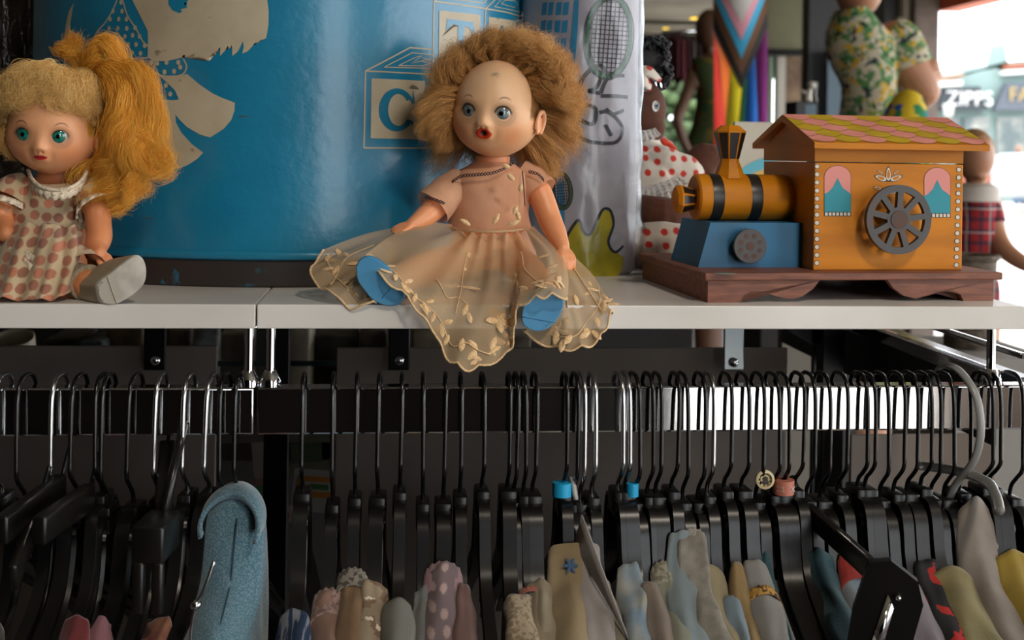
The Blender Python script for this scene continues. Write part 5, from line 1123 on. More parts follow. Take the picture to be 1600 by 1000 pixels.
limb(bm, [A3(1398, 60, .02), A3(1418, 98, -.01), A3(1446, 142, -.03)], [.060, .060, .048]); limb(bm, [A3(1446, 142, -.03), A3(1428, 160, .10), A3(1400, 160, .20)], [.048, .042, .035])
limb(bm, [A3(1330, 70, .10), A3(1380, 120, .26), A3(1458, 112, .07)], [.05, .042, .022]); hand(bm, A3(1460, 110, .03), Vector((-.25, -1, .05)), (1, 0, .25), .105, 1, 1.0)
ball(bm, A3(1342, -22, -.02), (.075, .09, .105), 3); limb(bm, [A3(1350, 420), A3(1350, 800), A3(1350, 1010)], [.11, .07, .05])
o = build('body', bm, M_mskin, man); remesh(o, .0048, 3)
M_leafp = printmat('leaf_print', ['bdb29a', ('4c8048', .50), ('d0a41e', .585), ('18302e', .585), ('cfc6b2', .62)], 30)
bm = NB(); loft(bm, [(1330, 16, 24), (1334, 32, 36), (1342, 52, 50), (1350, 76, 55), (1354, 110, 51), (1358, 145, 46), (1362, 190, 48), (1364, 260, 56), (1364, 300, 60)], YM, .55, 1.03, 40)
for v_ in bm.verts: v_.co.y = YM + (v_.co.y - YM) * 3.7
tube(bm, smoothpath([A3(1384, 52, .01), A3(1404, 70, 0), A3(1424, 106, -.02)], 4), [.066, .074, .066], 24)
for v_ in bm.verts: v_.co += clear_noise(v_.co, 9, .014)
o = build('shirt', bm, M_leafp, man)
bm = NB(); c = A3(1420, 190, -.30); limb(bm, [A3(1418, 165, -.30), A3(1415, 190, -.32), A3(1410, 240, -.3)], [.05, .07, .09]); tag(build('print_scarf', bm, printmat('scarf_print', ['d6b41c', ('1e7a4a', .52), ('1f4fa0', .58)], 14), center=True), 'yellow, green and blue scarf draped below the mannequin arms', 'scarf')
# female mannequin far back in a dark green print dress
YG = 5.0; m2 = thing('mannequin', 'distant mannequin in a dark green print dress left of the flag', 'mannequin', Vector((at(1108, 300, YG).x, YG, 0))); A4 = lambda px, py, dy=0: at(px, py, YG + dy)
bm = NB(); loft(bm, [(1108, 60, 7), (1108, 84, 8), (1106, 96, 22), (1106, 120, 24), (1108, 150, 20), (1108, 180, 22), (1106, 230, 28), (1106, 300, 30)], YG, .55, 1)
for v_ in bm.verts: v_.co.y = YG + (v_.co.y - YG) * 3
limb(bm, [A4(1086, 112), A4(1072, 150, -.05), A4(1058, 185, -.1)], [.035, .032, .028]); limb(bm, [A4(1058, 185, -.1), A4(1066, 215, -.1), A4(1078, 240, -.1)], [.028, .024, .02]); ball(bm, A4(1108, 45), (.07, .08, .10), 3); limb(bm, [A4(1106, 300), A4(1106, 600), A4(1106, 760)], [.1, .06, .04])
o = build('body', bm, mat('mannequin_dark', '6b4a36', .5), m2); remesh(o, .01, 3)
bm = NB(); loft(bm, [(1106, 92, 22), (1106, 120, 26), (1108, 150, 22), (1108, 180, 25), (1106, 230, 32), (1106, 330, 40), (1106, 480, 46)], YG, .55, 1.04)
for v_ in bm.verts: v_.co.y = YG + (v_.co.y - YG) * 3.2 + 0; v_.co += clear_noise(v_.co, 6, .02)
build('dress', bm, printmat('green_dress_print', ['3a4a1e', ('6b5a1a', .54), ('1f4a3a', .6), ('8a3a1a', .66)], 14), m2)
# child mannequin in red plaid
YC = 1.7; kid = thing('mannequin', 'child mannequin in a red plaid dress with white collar, behind the train roof', 'mannequin', Vector((at(1530, 300, YC).x, YC, 0))); A5 = lambda px, py, dy=0: at(px, py, YC + dy)
bm = NB(); ball(bm, A5(1524, 244), (.040, .046, .056), 4); loft(bm, [(1524, 272, 17), (1524, 290, 17), (1524, 304, 34), (1524, 330, 38), (1522, 380, 36), (1520, 440, 40), (1520, 520, 44)], YC, .6, .95)
for v_ in bm.verts:
    if v_.co.z < 1.43: v_.co.y = YC + (v_.co.y - YC) * 1.6
ball(bm, A5(1540, 250, -.01), (.006, .012, .016), 2); limb(bm, [A5(1548, 320), A5(1556, 365, -.02), A5(1572, 392, -.06), A5(1600, 412, -.10), A5(1618, 420, -.12)], [.026, .024, .021, .017, .012]); hand(bm, A5(1612, 418, -.12), Vector((1, -.3, -.3)), (0, 0, 1), .05, 1, .3)
limb(bm, [A5(1520, 500), A5(1520, 800), A5(1520, 1150)], [.06, .04, .03]); o = build('body', bm, M_mskin, kid); remesh(o, .005, 4)
bm = NB(); ball(bm, A5(1522, 238, .008), (.0435, .047, .054), 4)
for v_ in bm.verts[:]:
    if v_.co.z < A5(1522, 262).z: v_.co.z = A5(1522, 262).z + (v_.co.z - A5(1522, 262).z) * .1
build('hair', bm, mat('sandy_hair', 'a8845c', .7, c2='8f6c48', scale=60, stretch=(1, 1, .1)), kid)
m = mat('red_plaid', 'a01f22', .85); t = m.node_tree; N = t.nodes; L = t.links; co = N.new('ShaderNodeTexCoord'); last = None
for ax, sc, c_, wdt in (('X', 260, '1c2038', .35), ('Z', 230, '1c2038', .35), ('X', 130, 'cfc4bc', .05), ('Z', 115, 'cfc4bc', .05)):
    sx = N.new('ShaderNodeSeparateXYZ'); L.new(co.outputs['Object'], sx.inputs[0]); mu = N.new('ShaderNodeMath'); mu.operation = 'MULTIPLY'; mu.inputs[1].default_value = sc / 6; L.new(sx.outputs[ax], mu.inputs[0]); fr = N.new('ShaderNodeMath'); fr.operation = 'FRACT'; L.new(mu.outputs[0], fr.inputs[0]); lt = N.new('ShaderNodeMath'); lt.operation = 'LESS_THAN'; lt.inputs[1].default_value = wdt; L.new(fr.outputs[0], lt.inputs[0])
    sm = N.new('ShaderNodeMath'); sm.operation = 'MULTIPLY'; sm.inputs[1].default_value = .7; L.new(lt.outputs[0], sm.inputs[0]); x = N.new('ShaderNodeMix'); x.data_type = 'RGBA'; L.new(sm.outputs[0], x.inputs[0]); x.inputs[7].default_value = lin(c_)
    if last is None: x.inputs[6].default_value = lin('a01f22')
    else: L.new(last, x.inputs[6])
    last = x.outputs[2]
L.new(last, N['Principled BSDF'].inputs['Base Color'])
bm = NB(); loft(bm, [(1522, 300, 30), (1522, 330, 35), (1520, 380, 34), (1518, 440, 42), (1516, 500, 50)], YC, .6, 1.0)
for v_ in bm.verts: v_.co.y = YC + (v_.co.y - YC) * 2.1
tube(bm, smoothpath([A5(1540, 308), A5(1550, 330, -.01), A5(1555, 350, -.02)], 4), [.020, .024, .025], 24)
for v_ in bm.verts: v_.co += clear_noise(v_.co, 22, .005)
build('plaid_dress', bm, m, kid)
bm = NB(); loft(bm, [(1524, 286, 20), (1524, 294, 34), (1522, 304, 36), (1522, 314, 39)], YC, .6, 1.04)
for v_ in bm.verts: v_.co.y = YC + (v_.co.y - YC) * 2.2
build('collar', bm, mat('white_collar', 'c9bfb6', .85), kid)
# woven basket and small things
YW = 1.15; a = at(1495, 408, YW); b = at(1580, 400, YW); M_wick = mat('dark_wicker', '4a3c32', .7, c2='7a6a5a', scale=60, stretch=(1, 1, 6), bump=1, bscale=200, bdist=.002, lo=.45, hi=.55)
bk = thing('wicker_basket', 'dark woven basket behind the right end of the shelf', 'basket', ((a.x + b.x) / 2, YW + .06, a.z - .16))
bm = NB(); hw = (b.x - a.x) / 2; lathe(bm, [(hw * .80, 0), (hw, .16), (hw * 1.04, .165), (hw * .96, .165), (hw * .78, .004)], Matrix.Translation(((a.x + b.x) / 2, YW + .06, a.z - .16)), 40); build('basket_wall', bm, M_wick, bk)
bm = NB(); tube(bm, [Vector(((a.x + b.x) / 2 + hw * 1.02 * math.cos(t), YW + .06 + hw * 1.02 * math.sin(t), a.z + .003)) for t in np.linspace(0, 2 * PI, 40)[:-1]], .005, 8, closed=True); build('rim', bm, M_wick, bk)
wbox('stool', (a.x - .03, YW - .06, 0), (b.x + .05, YW + .2, a.z - .161), mat('stool_grey', '8a857d', .7), kind=None, label='grey plinth carrying the woven basket', cat='plinth')
YS = 2.2; a = at(1244, 158, YS); b = at(1277, 182, YS); bs = thing('black_box', 'small black box with a blue-grey side, behind the train roof ridge', 'box', ((a.x + b.x) / 2, YS, b.z - .1))
bm = NB(); box(bm, (a.x, YS, b.z - .1), (b.x, YS + .09, a.z), bev=.002); build('box_body', bm, mat('black_box', '111214', .4), bs, smooth=False); bm = NB(); box(bm, (a.x + .025, YS - .001, b.z - .09), (b.x - .004, YS + .001, a.z - .008)); build('box_face', bm, mat('slate_panel', '5d7280', .6), bs, smooth=False)
wbox('plinth', (a.x - .1, YS - .05, 0), (b.x + .1, YS + .2, b.z - .101), mat('plinth_dark', '2a2624', .7), kind=None, label='dark plinth under the small black box', cat='plinth')
bm = NB(); f0 = at(1262, 158, YS + .04); tube(bm, smoothpath([f0, f0 + Vector((.002, 0, .02)), f0 + Vector((.008, 0, .032))], 4), [.012, .009, .006], 12); ball(bm, f0 + Vector((.010, 0, .042)), .011, 3); limb(bm, [f0 + Vector((0, 0, .018)), f0 + Vector((-.014, 0, .026))], [.005, .004]); tube(bm, smoothpath([f0 + Vector((.012, 0, .045)), f0 + Vector((.024, 0, .05)), f0 + Vector((.022, 0, .02)), f0 + Vector((.026, 0, -.0))], 5), .0015, 8)
o = build('figurine', bm, mat('white_ceramic', 'b9b2a6', .3), center=True); tag(o, 'small whitish figurine standing on the black box', 'figurine')
# garments on a far rail
rl = at(1035, 52, 7.0); rr_ = at(1110, 46, 7.0); bm = NB(); tube(bm, [rl, rr_], .02, 10); tag(build('far_rail', bm, M_chrome, center=True), 'far clothes rail under the ceiling left of the flag', 'clothes rail')
for k, (px, c_) in enumerate(((1050, '5a2530'), (1058, '7a3a42'), (1066, '4a1c28'), (1074, '5f5a58'), (1082, '3a1a22'), (1091, '2a2024'))):
    a = at(px, 54, 7.0); zb = at(px, 108 + 8 * (k % 3), 7.0).z; bm = NB(); gridmesh(bm, [[Vector((a.x + .006 * math.sin(j * 1.2 + k) * i / 6, 7.0 - .2 + .4 * j / 10, a.z - .004 - abs(j - 5) * .012 - (a.z - zb) * i / 6)) for j in range(11)] for i in range(7)]); o = build('hanging_garment', bm, mat('far_cloth_%s' % c_, c_, .9), center=True); solidify(o, .012)
    tag(o, ['dark maroon', 'dusty rose', 'deep wine', 'grey', 'blackish red', 'near-black'][k] + ' garment on the far rail left of the flag', 'garment', 'garments on the far rail')
# greenery and street beyond
def tree(px, Y, z0, r, c1, lab):
    p = at(px, 200, Y); t = thing('bush', lab, 'bush', (p.x, Y, -.12), 'bushes outside'); bm = NB(); rs = np.random.default_rng(px)
    for k in range(160):
        q_ = Vector(rs.normal(0, 1, 3)).normalized() * r * (.5 + .5 * rs.random()); ball(bm, Vector((p.x, Y, z0)) + q_, (.16, .16, .10), 1)
    build('foliage', bm, mat('leaves_%s' % c1, c1, .8, c2='3a4e26', scale=1.5), t); bm = NB(); tube(bm, [(p.x, Y, -.12), (p.x, Y, z0)], .1, 8); build('trunk', bm, mat('bark', '4a3a2a', .9), t)
tree(1062, 17, 1.9, .75, '1e3216', 'green bush outside, in the gap behind the rag doll'); tree(1078, 20, 1.0, .8, '2c441e', 'paler bush outside, low beside the far mannequin')
YT = 40.0; M_teal = mat('teal_facade', '667a78', .8, c2='5f7270', scale=.5)
bd = thing('shop_building', 'pale teal shop building across the street with dark trapezoid signs', 'building', (at(1530, 200, YT).x, YT + 4, -.12))
W = lambda px, py, l=0: at(px, py, YT - l)
def fpl(name, pts, m, d_=.15, l=0, parent=None):
    bm = NB(); P = [W(x, y, l) for x, y in pts]; prism(bm, [(p.x, p.z) for p in P], (0, YT - l, 0), (1, 0, 0), (0, 0, 1), (0, d_, 0)); return build(name, bm, m, parent or bd, smooth=False)
fpl('wall', [(1380, 330), (1380, 128), (1466, 124), (1500, 120), (1508, 113), (1560, 106), (1575, 96), (1640, 90), (1760, 84), (1760, 318), (1600, 322)], M_teal, 6)
fpl('finial', [(1560, 110), (1566, 80), (1569, 68), (1573, 82), (1577, 110)], M_teal, 1); fpl('cornice', [(1466, 121), (1506, 115), (1506, 119), (1466, 125)], mat('facade_tan', '8a6248', .8), .3, .3); fpl('cornice', [(1572, 101), (1700, 90), (1700, 99), (1572, 107)], mat('facade_brick', '7c4632', .8), .3, .3); fpl('white_band', [(1568, 110), (1700, 102), (1700, 108), (1568, 117)], mat('facade_white', 'b8b8b4', .8), .3, .3); fpl('white_band', [(1466, 127), (1504, 125), (1504, 134), (1466, 136)], mat('facade_white', 'b8b8b4', .8), .3, .3)
M_sgn = mat('sign_slate', '161e26', .6); M_sgn2 = mat('sign_grey', '3c424c', .6)
s1 = fpl('sign', [(1464, 174), (1477, 138), (1531, 135), (1546, 172)], M_sgn, .3, .4); s2 = fpl('sign', [(1554, 172), (1574, 130), (1640, 128), (1660, 172)], M_sgn2, .3, .4)
def text(s, px, py, size, m, parent, l, Y=YT, sx=1, name='lettering', raw=None):
    cu = bpy.data.curves.new(name + '_curve', 'FONT'); cu.body = s; cu.size = size; cu.extrude = .02 * size; o = bpy.data.objects.new(name, cu); COL.objects.link(o); cu.materials.append(m); p = at(px, py, Y - l); q_ = parent; off = Vector((0, 0, 0))
    while q_ is not None: off += q_.location; q_ = q_.parent
    if raw: parent, p, rz = raw[0], Vector(raw[1]), raw[2]; off = Vector(parent.location)
    else: rz = 0
    dg = bpy.context.evaluated_depsgraph_get(); me = bpy.data.meshes.new_from_object(o.evaluated_get(dg)); bpy.data.objects.remove(o); o = bpy.data.objects.new(name, me); COL.objects.link(o)
    if not me.materials: me.materials.append(m)
    o.location = p - off; o.rotation_euler = (PI / 2, 0, rz); o.scale = (sx, 1, 1); o.parent = parent; return o
text('ZIPPS', 1478, 164, .72, mat('sign_white', 'b0b0b0', .6), s1, .45); text('FAR', 1576, 158, .70, mat('sign_gold', '8a7648', .6), s2, .45)
for x0, x1 in ((1466, 1500), (1506, 1546), (1558, 1600), (1606, 1650)):
    f = fpl('shop_window', [(x0, 258), (x0, 184), (x1, 183), (x1, 257)], mat('shop_dark', '3a4648', .2, c2='8a8880', scale=.9, detail=5), .1, .12); 
fpl('base_strip', [(1380, 286), (1380, 272), (1760, 270), (1760, 284)], mat('facade_brick', '7c4632', .8), .2, .15)
lz = W(1482, 182, .8); bm = NB(); lathe(bm, [(.14, 0), (.19, .40), (.20, .42), (.001, .46)], Matrix.Translation((lz.x, YT - .8, lz.z)), 16); build('wall_lantern', bm, mat('facade_white', 'b8b8b4', .8), bd)
wbox('far_pavement', (8, 34, -.12), (60, 39.9, .02), mat('paving', 'cfcac2', .8), kind='structure')
# pedestrian across the street
YP = 36; pd = thing('person', 'distant person in dark top and blue trousers walking across the street', 'person', Vector((at(1591, 300, YP).x, YP, .02))); A6 = lambda px, py, dy=0: at(px, py, YP + dy)
bm = NB(); ball(bm, A6(1592, 233), (.10, .11, .13), 3); limb(bm, [A6(1592, 240), A6(1592, 247)], [.07, .09]); limb(bm, [A6(1592, 248), A6(1592, 262), A6(1592, 276)], [.17, .19, .17]); limb(bm, [A6(1585, 250), A6(1582, 265), A6(1584, 277)], [.07, .055, .05]); limb(bm, [A6(1599, 250), A6(1602, 264), A6(1599, 276)], [.07, .055, .05]); limb(bm, [A6(1589, 276), A6(1586, 298), A6(1588, 318)], [.12, .09, .06]); limb(bm, [A6(1595, 276), A6(1599, 298), A6(1598, 318)], [.12, .09, .06])
ball(bm, A6(1588, 319, -.06), (.06, .14, .05), 2); ball(bm, A6(1598, 319, -.06), (.06, .14, .05), 2)
o = build('body', bm, mat('ped_skin', '7a5a48', .7), pd); remesh(o, .03, 3)
bm = NB(); limb(bm, [A6(1592, 248), A6(1592, 262), A6(1592, 275)], [.20, .23, .22]); build('top', bm, mat('ped_top', '3a3240', .9), pd); bm = NB(); limb(bm, [A6(1589, 274), A6(1586, 298), A6(1588, 315)], [.16, .12, .09]); limb(bm, [A6(1595, 274), A6(1599, 298), A6(1598, 315)], [.16, .12, .09]); build('trousers', bm, mat('ped_blue', '2f5f8a', .9), pd)
wbox('parked_van', (at(1594, 300, 33).x, 33, .35), (at(1700, 300, 33).x, 35, 1.7), mat('van_white', '8d9296', .3), kind=None, label='white vehicle parked at the right edge of the street', cat='vehicle', bev=.3)

# ================================================================== UNDER THE SHELF, BEHIND THE PANELS
SZ = 1.13
wbox('back_shelf', (-1.0, .50, SZ - .02), (.40, 1.05, SZ), mat('dark_shelf', '332c27', .6), kind=None, label='dark back shelf holding odds and ends below the drum', cat='shelf')
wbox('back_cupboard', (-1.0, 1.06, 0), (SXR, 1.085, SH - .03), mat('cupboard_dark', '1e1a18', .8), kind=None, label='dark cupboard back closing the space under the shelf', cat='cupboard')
c = at(35, 524, .62); mg = thing('mug', 'cream mug seen from above under the left board', 'mug', (c.x, .62, SZ)); bm = NB(); r_ = .0235; h_ = c.z - .004 - SZ; T_ = Matrix.Translation((c.x, .62, SZ)); lathe(bm, [(r_ * .85, 0), (r_, .01), (r_, h_), (r_ * .93, h_ + .001), (r_ * .9, h_ - .004), (r_ * .86, .01), (.001, .008)], T_, 40); build('cup', bm, mat('mug_cream', 'b8ad94', .35), mg)
bm = NB(); lathe(bm, [(.001, h_ - .022), (r_ * .88, h_ - .022)], T_, 32, cap=False); build('coffee', bm, mat('mug_dark', '0c0b0a', .2), mg); bm = NB(); tube(bm, smoothpath([Vector((c.x - r_, .62, SZ + h_ * .8)), Vector((c.x - r_ - .015, .62, SZ + h_ * .6)), Vector((c.x - r_, .62, SZ + h_ * .3))], 5), .004, 8); build('handle', bm, mat('mug_cream', 'b8ad94', .35), mg)  # near-black disc set below the rim inside the mug
mg.rotation_euler = (.34, 0, 0); mg.location.z += .012
def clut(px0, px1, py0, Y, c_, lab, cat, name='carton', d_=.12, c2=None):
    a = at(px0, py0, Y); b = at(px1, py0, Y); bm = NB(); box(bm, (a.x, Y, SZ), (b.x, Y + d_, a.z), bev=.003); o = build(name, bm, mat('clut_' + c_, c_, .8, c2=c2, scale=40), center=True); tag(o, lab, cat, 'odds and ends on the back shelf'); return o
clut(68, 118, 530, .66, '3a332a', 'brown flat box right of the mug', 'box', c2='24201c'); clut(122, 160, 534, .60, '4a5a60', 'grey-blue small box left of the brown bag', 'box', c2='2a2a28'); clut(166, 222, 512, .64, '5c452a', 'furry brown bag left of the strap bracket', 'bag', 'bag', c2='3a2a18'); clut(262, 298, 516, .66, '4a3a26', 'dark tan bag right of the left bracket', 'bag', 'bag', c2='2a2018')
clut(302, 342, 512, .60, '7a8084', 'pale framed print near the board joint', 'picture', 'framed_picture', .02, c2='4c4a46'); clut(344, 384, 520, .70, '8a8474', 'cream carton behind the chrome posts', 'box', c2='6a6458'); clut(450, 484, 505, .62, '9a9280', 'cream paper sheaf right of the chrome posts', 'papers', 'paper_sheaf', c2='7a7464'); clut(486, 560, 524, .72, '3c3732', 'dark flat box behind the papers', 'box', c2='5a5448'); clut(562, 604, 516, .66, '57493e', 'brown book stack left of the middle bracket', 'books', 'book', c2='2c2622'); clut(645, 700, 520, .62, '8a806a', 'beige carton right of the middle bracket', 'box', c2='6a6252'); clut(702, 830, 526, .66, '5f564a', 'long tan box under the doll skirt', 'box', c2='3c3630')
bm = NB(); a = at(340, 560, .5); b = at(526, 572, .5); box(bm, (a.x, .5, b.z), (b.x, .502, b.z + .006)); tag(build('glass_edge', bm, mat('glass_green', '1d3a34', .1, spec=1), center=True, smooth=False), 'green glass shelf edge between the two grey panels', 'glass shelf')
# cards in the gap below the rail
def card(px0, py0, px1, py1, Y, cols, lab, tilt=0):
    a = at(px0, py0, Y); b = at(px1, py1, Y); t = thing('art_card', lab, 'card', ((a.x + b.x) / 2, Y, b.z), 'cards in the gap'); w_ = b.x - a.x; h_ = a.z - b.z; Mx = Matrix.Translation(((a.x + b.x) / 2, Y, b.z)) @ Matrix.Rotation(tilt, 4, 'Y')
    for i, (c_, x0, z0_, x1, z1_) in enumerate(cols): bm = NB(); box(bm, (-w_ / 2 + w_ * x0, -.0006 * i, h_ * z0_), (-w_ / 2 + w_ * x1, .001, h_ * z1_), Mx); build(['card_sheet', 'printed_frame', 'printed_patch', 'printed_shape', 'printed_bar'][min(i, 4)], bm, mat('card_' + c_, c_, .7), t, smooth=False)
card(455, 735, 528, 800, .46, [('9aa0a0', 0, 0, 1, 1), ('b0721e', .1, .35, .95, .85), ('a8aca6', .22, .5, .86, .72), ('3a6a3c', .35, .55, .75, .68)], 'white card with an orange frame and green patch', .08)
card(398, 690, 446, 745, .46, [('8a8078', 0, 0, 1, 1), ('a03848', .5, .2, .95, .8)], 'white card with a crimson square by the upright', -.1); card(396, 742, 436, 800, .48, [('8a6a5a', 0, 0, 1, 1), ('3a7a9a', .1, .05, .9, .35), ('4a7a4a', .1, .4, .6, .7)], 'card with blue and green shapes by the upright', .05); card(418, 790, 455, 815, .44, [('a09a90', 0, 0, 1, 1), ('9a2c2c', .1, .3, .9, .55)], 'white card with a red bar, lowest in the gap', .06); card(440, 680, 520, 740, .5, [('5a5a4a', 0, 0, 1, 1), ('3f4a34', .2, .3, .8, .8)], 'olive photo card, topmost behind the rail', -.05)
# rack arms on the right, running away from us
def arm(px, py, Y0, Y1, w_, h_, lab, m=M_chrome, nm='rack_rail'):
    a = at(px, py, Y0); bm = NB(); box(bm, (a.x - w_ / 2, Y0, a.z - h_), (a.x + w_ / 2, Y1, a.z), bev=.001); return tag(build(nm, bm, m, center=True, smooth=False), lab, 'rack rail', 'rack rails at the right')
M_dkc = mat('dark_chrome', '5a5d62', .22, 1)
arm(1552, 578, .048, .62, .014, .012, 'chrome rack arm running back from the right post, under the shelf', M_chrome); arm(1556, 584, .05, .6, .003, .06, 'black side plate under the chrome rack arm at the right', M_steelblk, 'steel_plate')
arm(1553, 536, .05, .45, .004, .004, 'thin bright chrome bar above the rack arm, left of the right post', M_chrome); arm(1600, 552, .05, .5, .005, .005, 'thin bright chrome bar at the right edge under the shelf', M_chrome); arm(1606, 590, .05, .5, .014, .012, 'lower chrome bar at the far right edge', M_dkc)
wbox('beige_board', (at(1222, 560, .72).x, .72, 0), (at(1294, 560, .72).x, .74, SH - .02), mat('beige_board', '6f6a60', .8), kind=None, label='beige-grey board beyond the wide panel on the right', cat='board')
bm = NB(); a = at(1188, 519, .34); b = at(1215, 545, .3); prism(bm, [(a.x, SH - .02), (at(1300, 512, .36).x, SH - .02), (at(1300, 590, .36).x, at(1300, 590, .36).z), (at(1285, 545, .36).x, at(1285, 545, .36).z), (at(1240, 522, .36).x, at(1240, 522, .36).z)], (0, .36, 0), (1, 0, 0), (0, 0, 1), (0, .012, 0)); tag(build('gusset', bm, M_steelblk, center=True, smooth=False), 'black triangular gusset plate beside the right upright', 'bracket')
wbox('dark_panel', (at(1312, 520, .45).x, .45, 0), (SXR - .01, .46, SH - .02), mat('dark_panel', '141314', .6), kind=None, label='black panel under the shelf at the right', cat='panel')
portal('portal_right', (4.2, 8.0, 0), (4.2, -4.0, 0), 0, 2.6); portal('portal_rear', (2.37, -4.15, 0), (1.2, -4.15, 0), 0, 2.9)

# added out-of-view lamp over the aisle, put in to brighten and warm the dolls
for k, (x, y) in enumerate(((.75, -1.5),)):
    lp = thing('ceiling_lamp', ['warm round ceiling lamp above the aisle in front of the stand'][k], 'lamp', (x, y, 2.9), None)
    bm = NB(); lathe(bm, [(.13, 2.8995), (.14, 2.885), (.115, 2.88), (.115, 2.89)], Matrix.Translation((x, y, 0)), 32, cap=False); build('lamp_ring', bm, mat('lamp_ring', '9a8a60', .4, .8), lp)
    ld_ = bpy.data.lights.new('lamp_light', 'AREA'); ld_.shape = 'DISK'; ld_.size = .22; ld_.energy = 17; ld_.color = (1, .88, .74); lo = bpy.data.objects.new('lamp_light', ld_); COL.objects.link(lo); lo.parent = lp; lo.location = (0, 0, -.022)
# ================================================================== HANGERS AND GARMENTS
YC0 = RY + .008                      # tube centre plane
M_hook = mat('dark_wire', '3b3a3a', .22, .9); M_hookc = mat('bright_wire', 'c4c6c8', .2, 1); M_hang = mat('hanger_black', '0e0d0d', .32, c2='15120f', scale=12, spec=.42, bump=.08, bscale=300)
HB = HB0 = .086                            # hook length below tube top
HP = [(0, 0), (.015, .0005), (.024, .004), (.030, .014), (.036, .040), (.050, .058), (.10, .086), (.16, .120), (.205, .148)]
def arm_pt(s):
    return np.interp(s, [p[0] for p in HP], [p[1] for p in HP])
def make_hanger(wide, bright, hb=0):
    clip = False; HB = HB0 + hb
    t = bpy.data.objects.new('clothes_hanger', None); COL.objects.link(t); t.empty_display_size = .02
    P = [(0, .017, -.034), (0, .0185, -.020), (0, .0175, -.003), (0, .011, .0055), (0, 0, .0075), (0, -.010, .0055), (0, -.0165, -.004), (0, -.0185, -.020), (0, -.019, -.052), (0, -.0185, -.060 - hb * .6), (0, -.011, -.068 - hb * .6), (0, -.003, -.074 - hb * .8), (0, 0, -.082 - hb), (0, 0, -.092 - hb)]
    bm = NB(); tube(bm, smoothpath(P, 5), .00165 if not bright else .0018, 10); build('hook', bm, M_hookc if bright else M_hook, t, world=False)
    bm = NB(); w = .0105 if wide else .0085; w *= 1
    for sgn in (-1, 1):
        path = smoothpath([Vector((0, sgn * a, -HB - b)) for a, b in HP], 4); R_ = []
        for i, p in enumerate(path):
            s = abs(p.y); h = .013 if s < .03 else .016; hw = w * (.62 if s < .016 else (.5 + .0 * s)); a = path[max(i - 1, 0)]; b = path[min(i + 1, len(path) - 1)]; tg = (b - a).normalized(); n = Vector((0, -tg.z, tg.y)) * sgn
            if n.z < 0: n = -n
            # I-section: wide flanges, thin web
            prof = [(-hw, 0), (-hw, -.0022), (-hw * .35, -.0034), (-hw * .35, -h + .003), (-hw, -h + .002), (-hw, -h), (hw, -h), (hw, -h + .002), (hw * .35, -h + .003), (hw * .35, -.0034), (hw, -.0022), (hw, 0)]
            R_.append([bm.verts.new(p + Vector((x, 0, 0)) + n * y) for x, y in prof])
        for a, b in zip(R_, R_[1:]):
            for k in range(len(a)): bm.faces.new((a[k], a[(k + 1) % len(a)], b[(k + 1) % len(a)], b[k]))
        bm.faces.new(R_[0]); bm.faces.new(R_[-1][::-1])
    box(bm, (-w * .62, -.013, -HB - .012), (w * .62, .013, -HB + .0055), bev=.002)
    o = build('shoulder_bar', bm, M_hang, t, world=False); auto(o, 30)
    if clip:
        bm = NB()
        for k in (-1, 1): box(bm, (-.011, k * .12 - .012, -HB - .140), (.011, k * .12 + .012, -HB - .095), bev=.003)
        build('clip', bm, M_hang, t, world=False)
    return t
def drop(t, n): return t
protos = {}
def place_hanger(key, x, yaw, lean, label, group, dz=0):
    if key not in protos: t = make_hanger(*key); protos[key] = t
    else:
        src = protos[key]; t = src.copy(); COL.objects.link(t)
        for ch in [c for c in src.children]: c = ch.copy(); COL.objects.link(c); c.parent = t
    t.location = (x, YC0, RZ1 + .0012 + dz); t.rotation_euler = (0, lean, yaw); tag(t, label, 'hanger', group); return t
LEFT = [(6, 1), (42, 0), (94, 1), (125, 0), (160, 0), (170, 0), (213, 0), (253, 1), (297, 1), (333, 1), (353, 0), (374, 0)]
RIGHT = [(475, 0), (521, 0), (558, 0), (593, 0), (628, 0), (661, 0), (696, 0), (720, 0), (754, 0), (795, 0), (806, 0), (818, 0), (835, 0), (882, 0), (898, 0), (908, 1), (925, 1), (966, 1), (976, 1), (990, 0), (1012, 0), (1026, 0), (1054, 0), (1066, 0), (1093, 0), (1107, 1), (1134, 0), (1160, 0), (1184, 0), (1206, 0), (1222, 0), (1246, 0), (1262, 0), (1284, 0), (1312, 0), (1342, 0), (1354, 0), (1374, 0), (1400, 0), (1420, 0), (1440, 0), (1456, 0), (1474, 0), (1500, 0), (1534, 0), (1546, 0), (1580, 0)]
ORD = ['first', 'second', 'third', 'fourth', 'fifth', 'sixth', 'seventh', 'eighth', 'ninth', 'tenth', 'eleventh', 'twelfth', 'thirteenth', 'fourteenth', 'fifteenth', 'sixteenth', 'seventeenth', 'eighteenth', 'nineteenth', 'twentieth']
rs = np.random.default_rng(17); HX = {}
def ordn(i, n):
    if i < 20: return ORD[i] + ' hook from the left'
    j = n - 1 - i
    return (ORD[j] if j < 20 else ORD[i - 20] + ' after the twentieth') + ' hook from the right' if j < 20 else ORD[i - 20] + ' hook after the twentieth from the left'
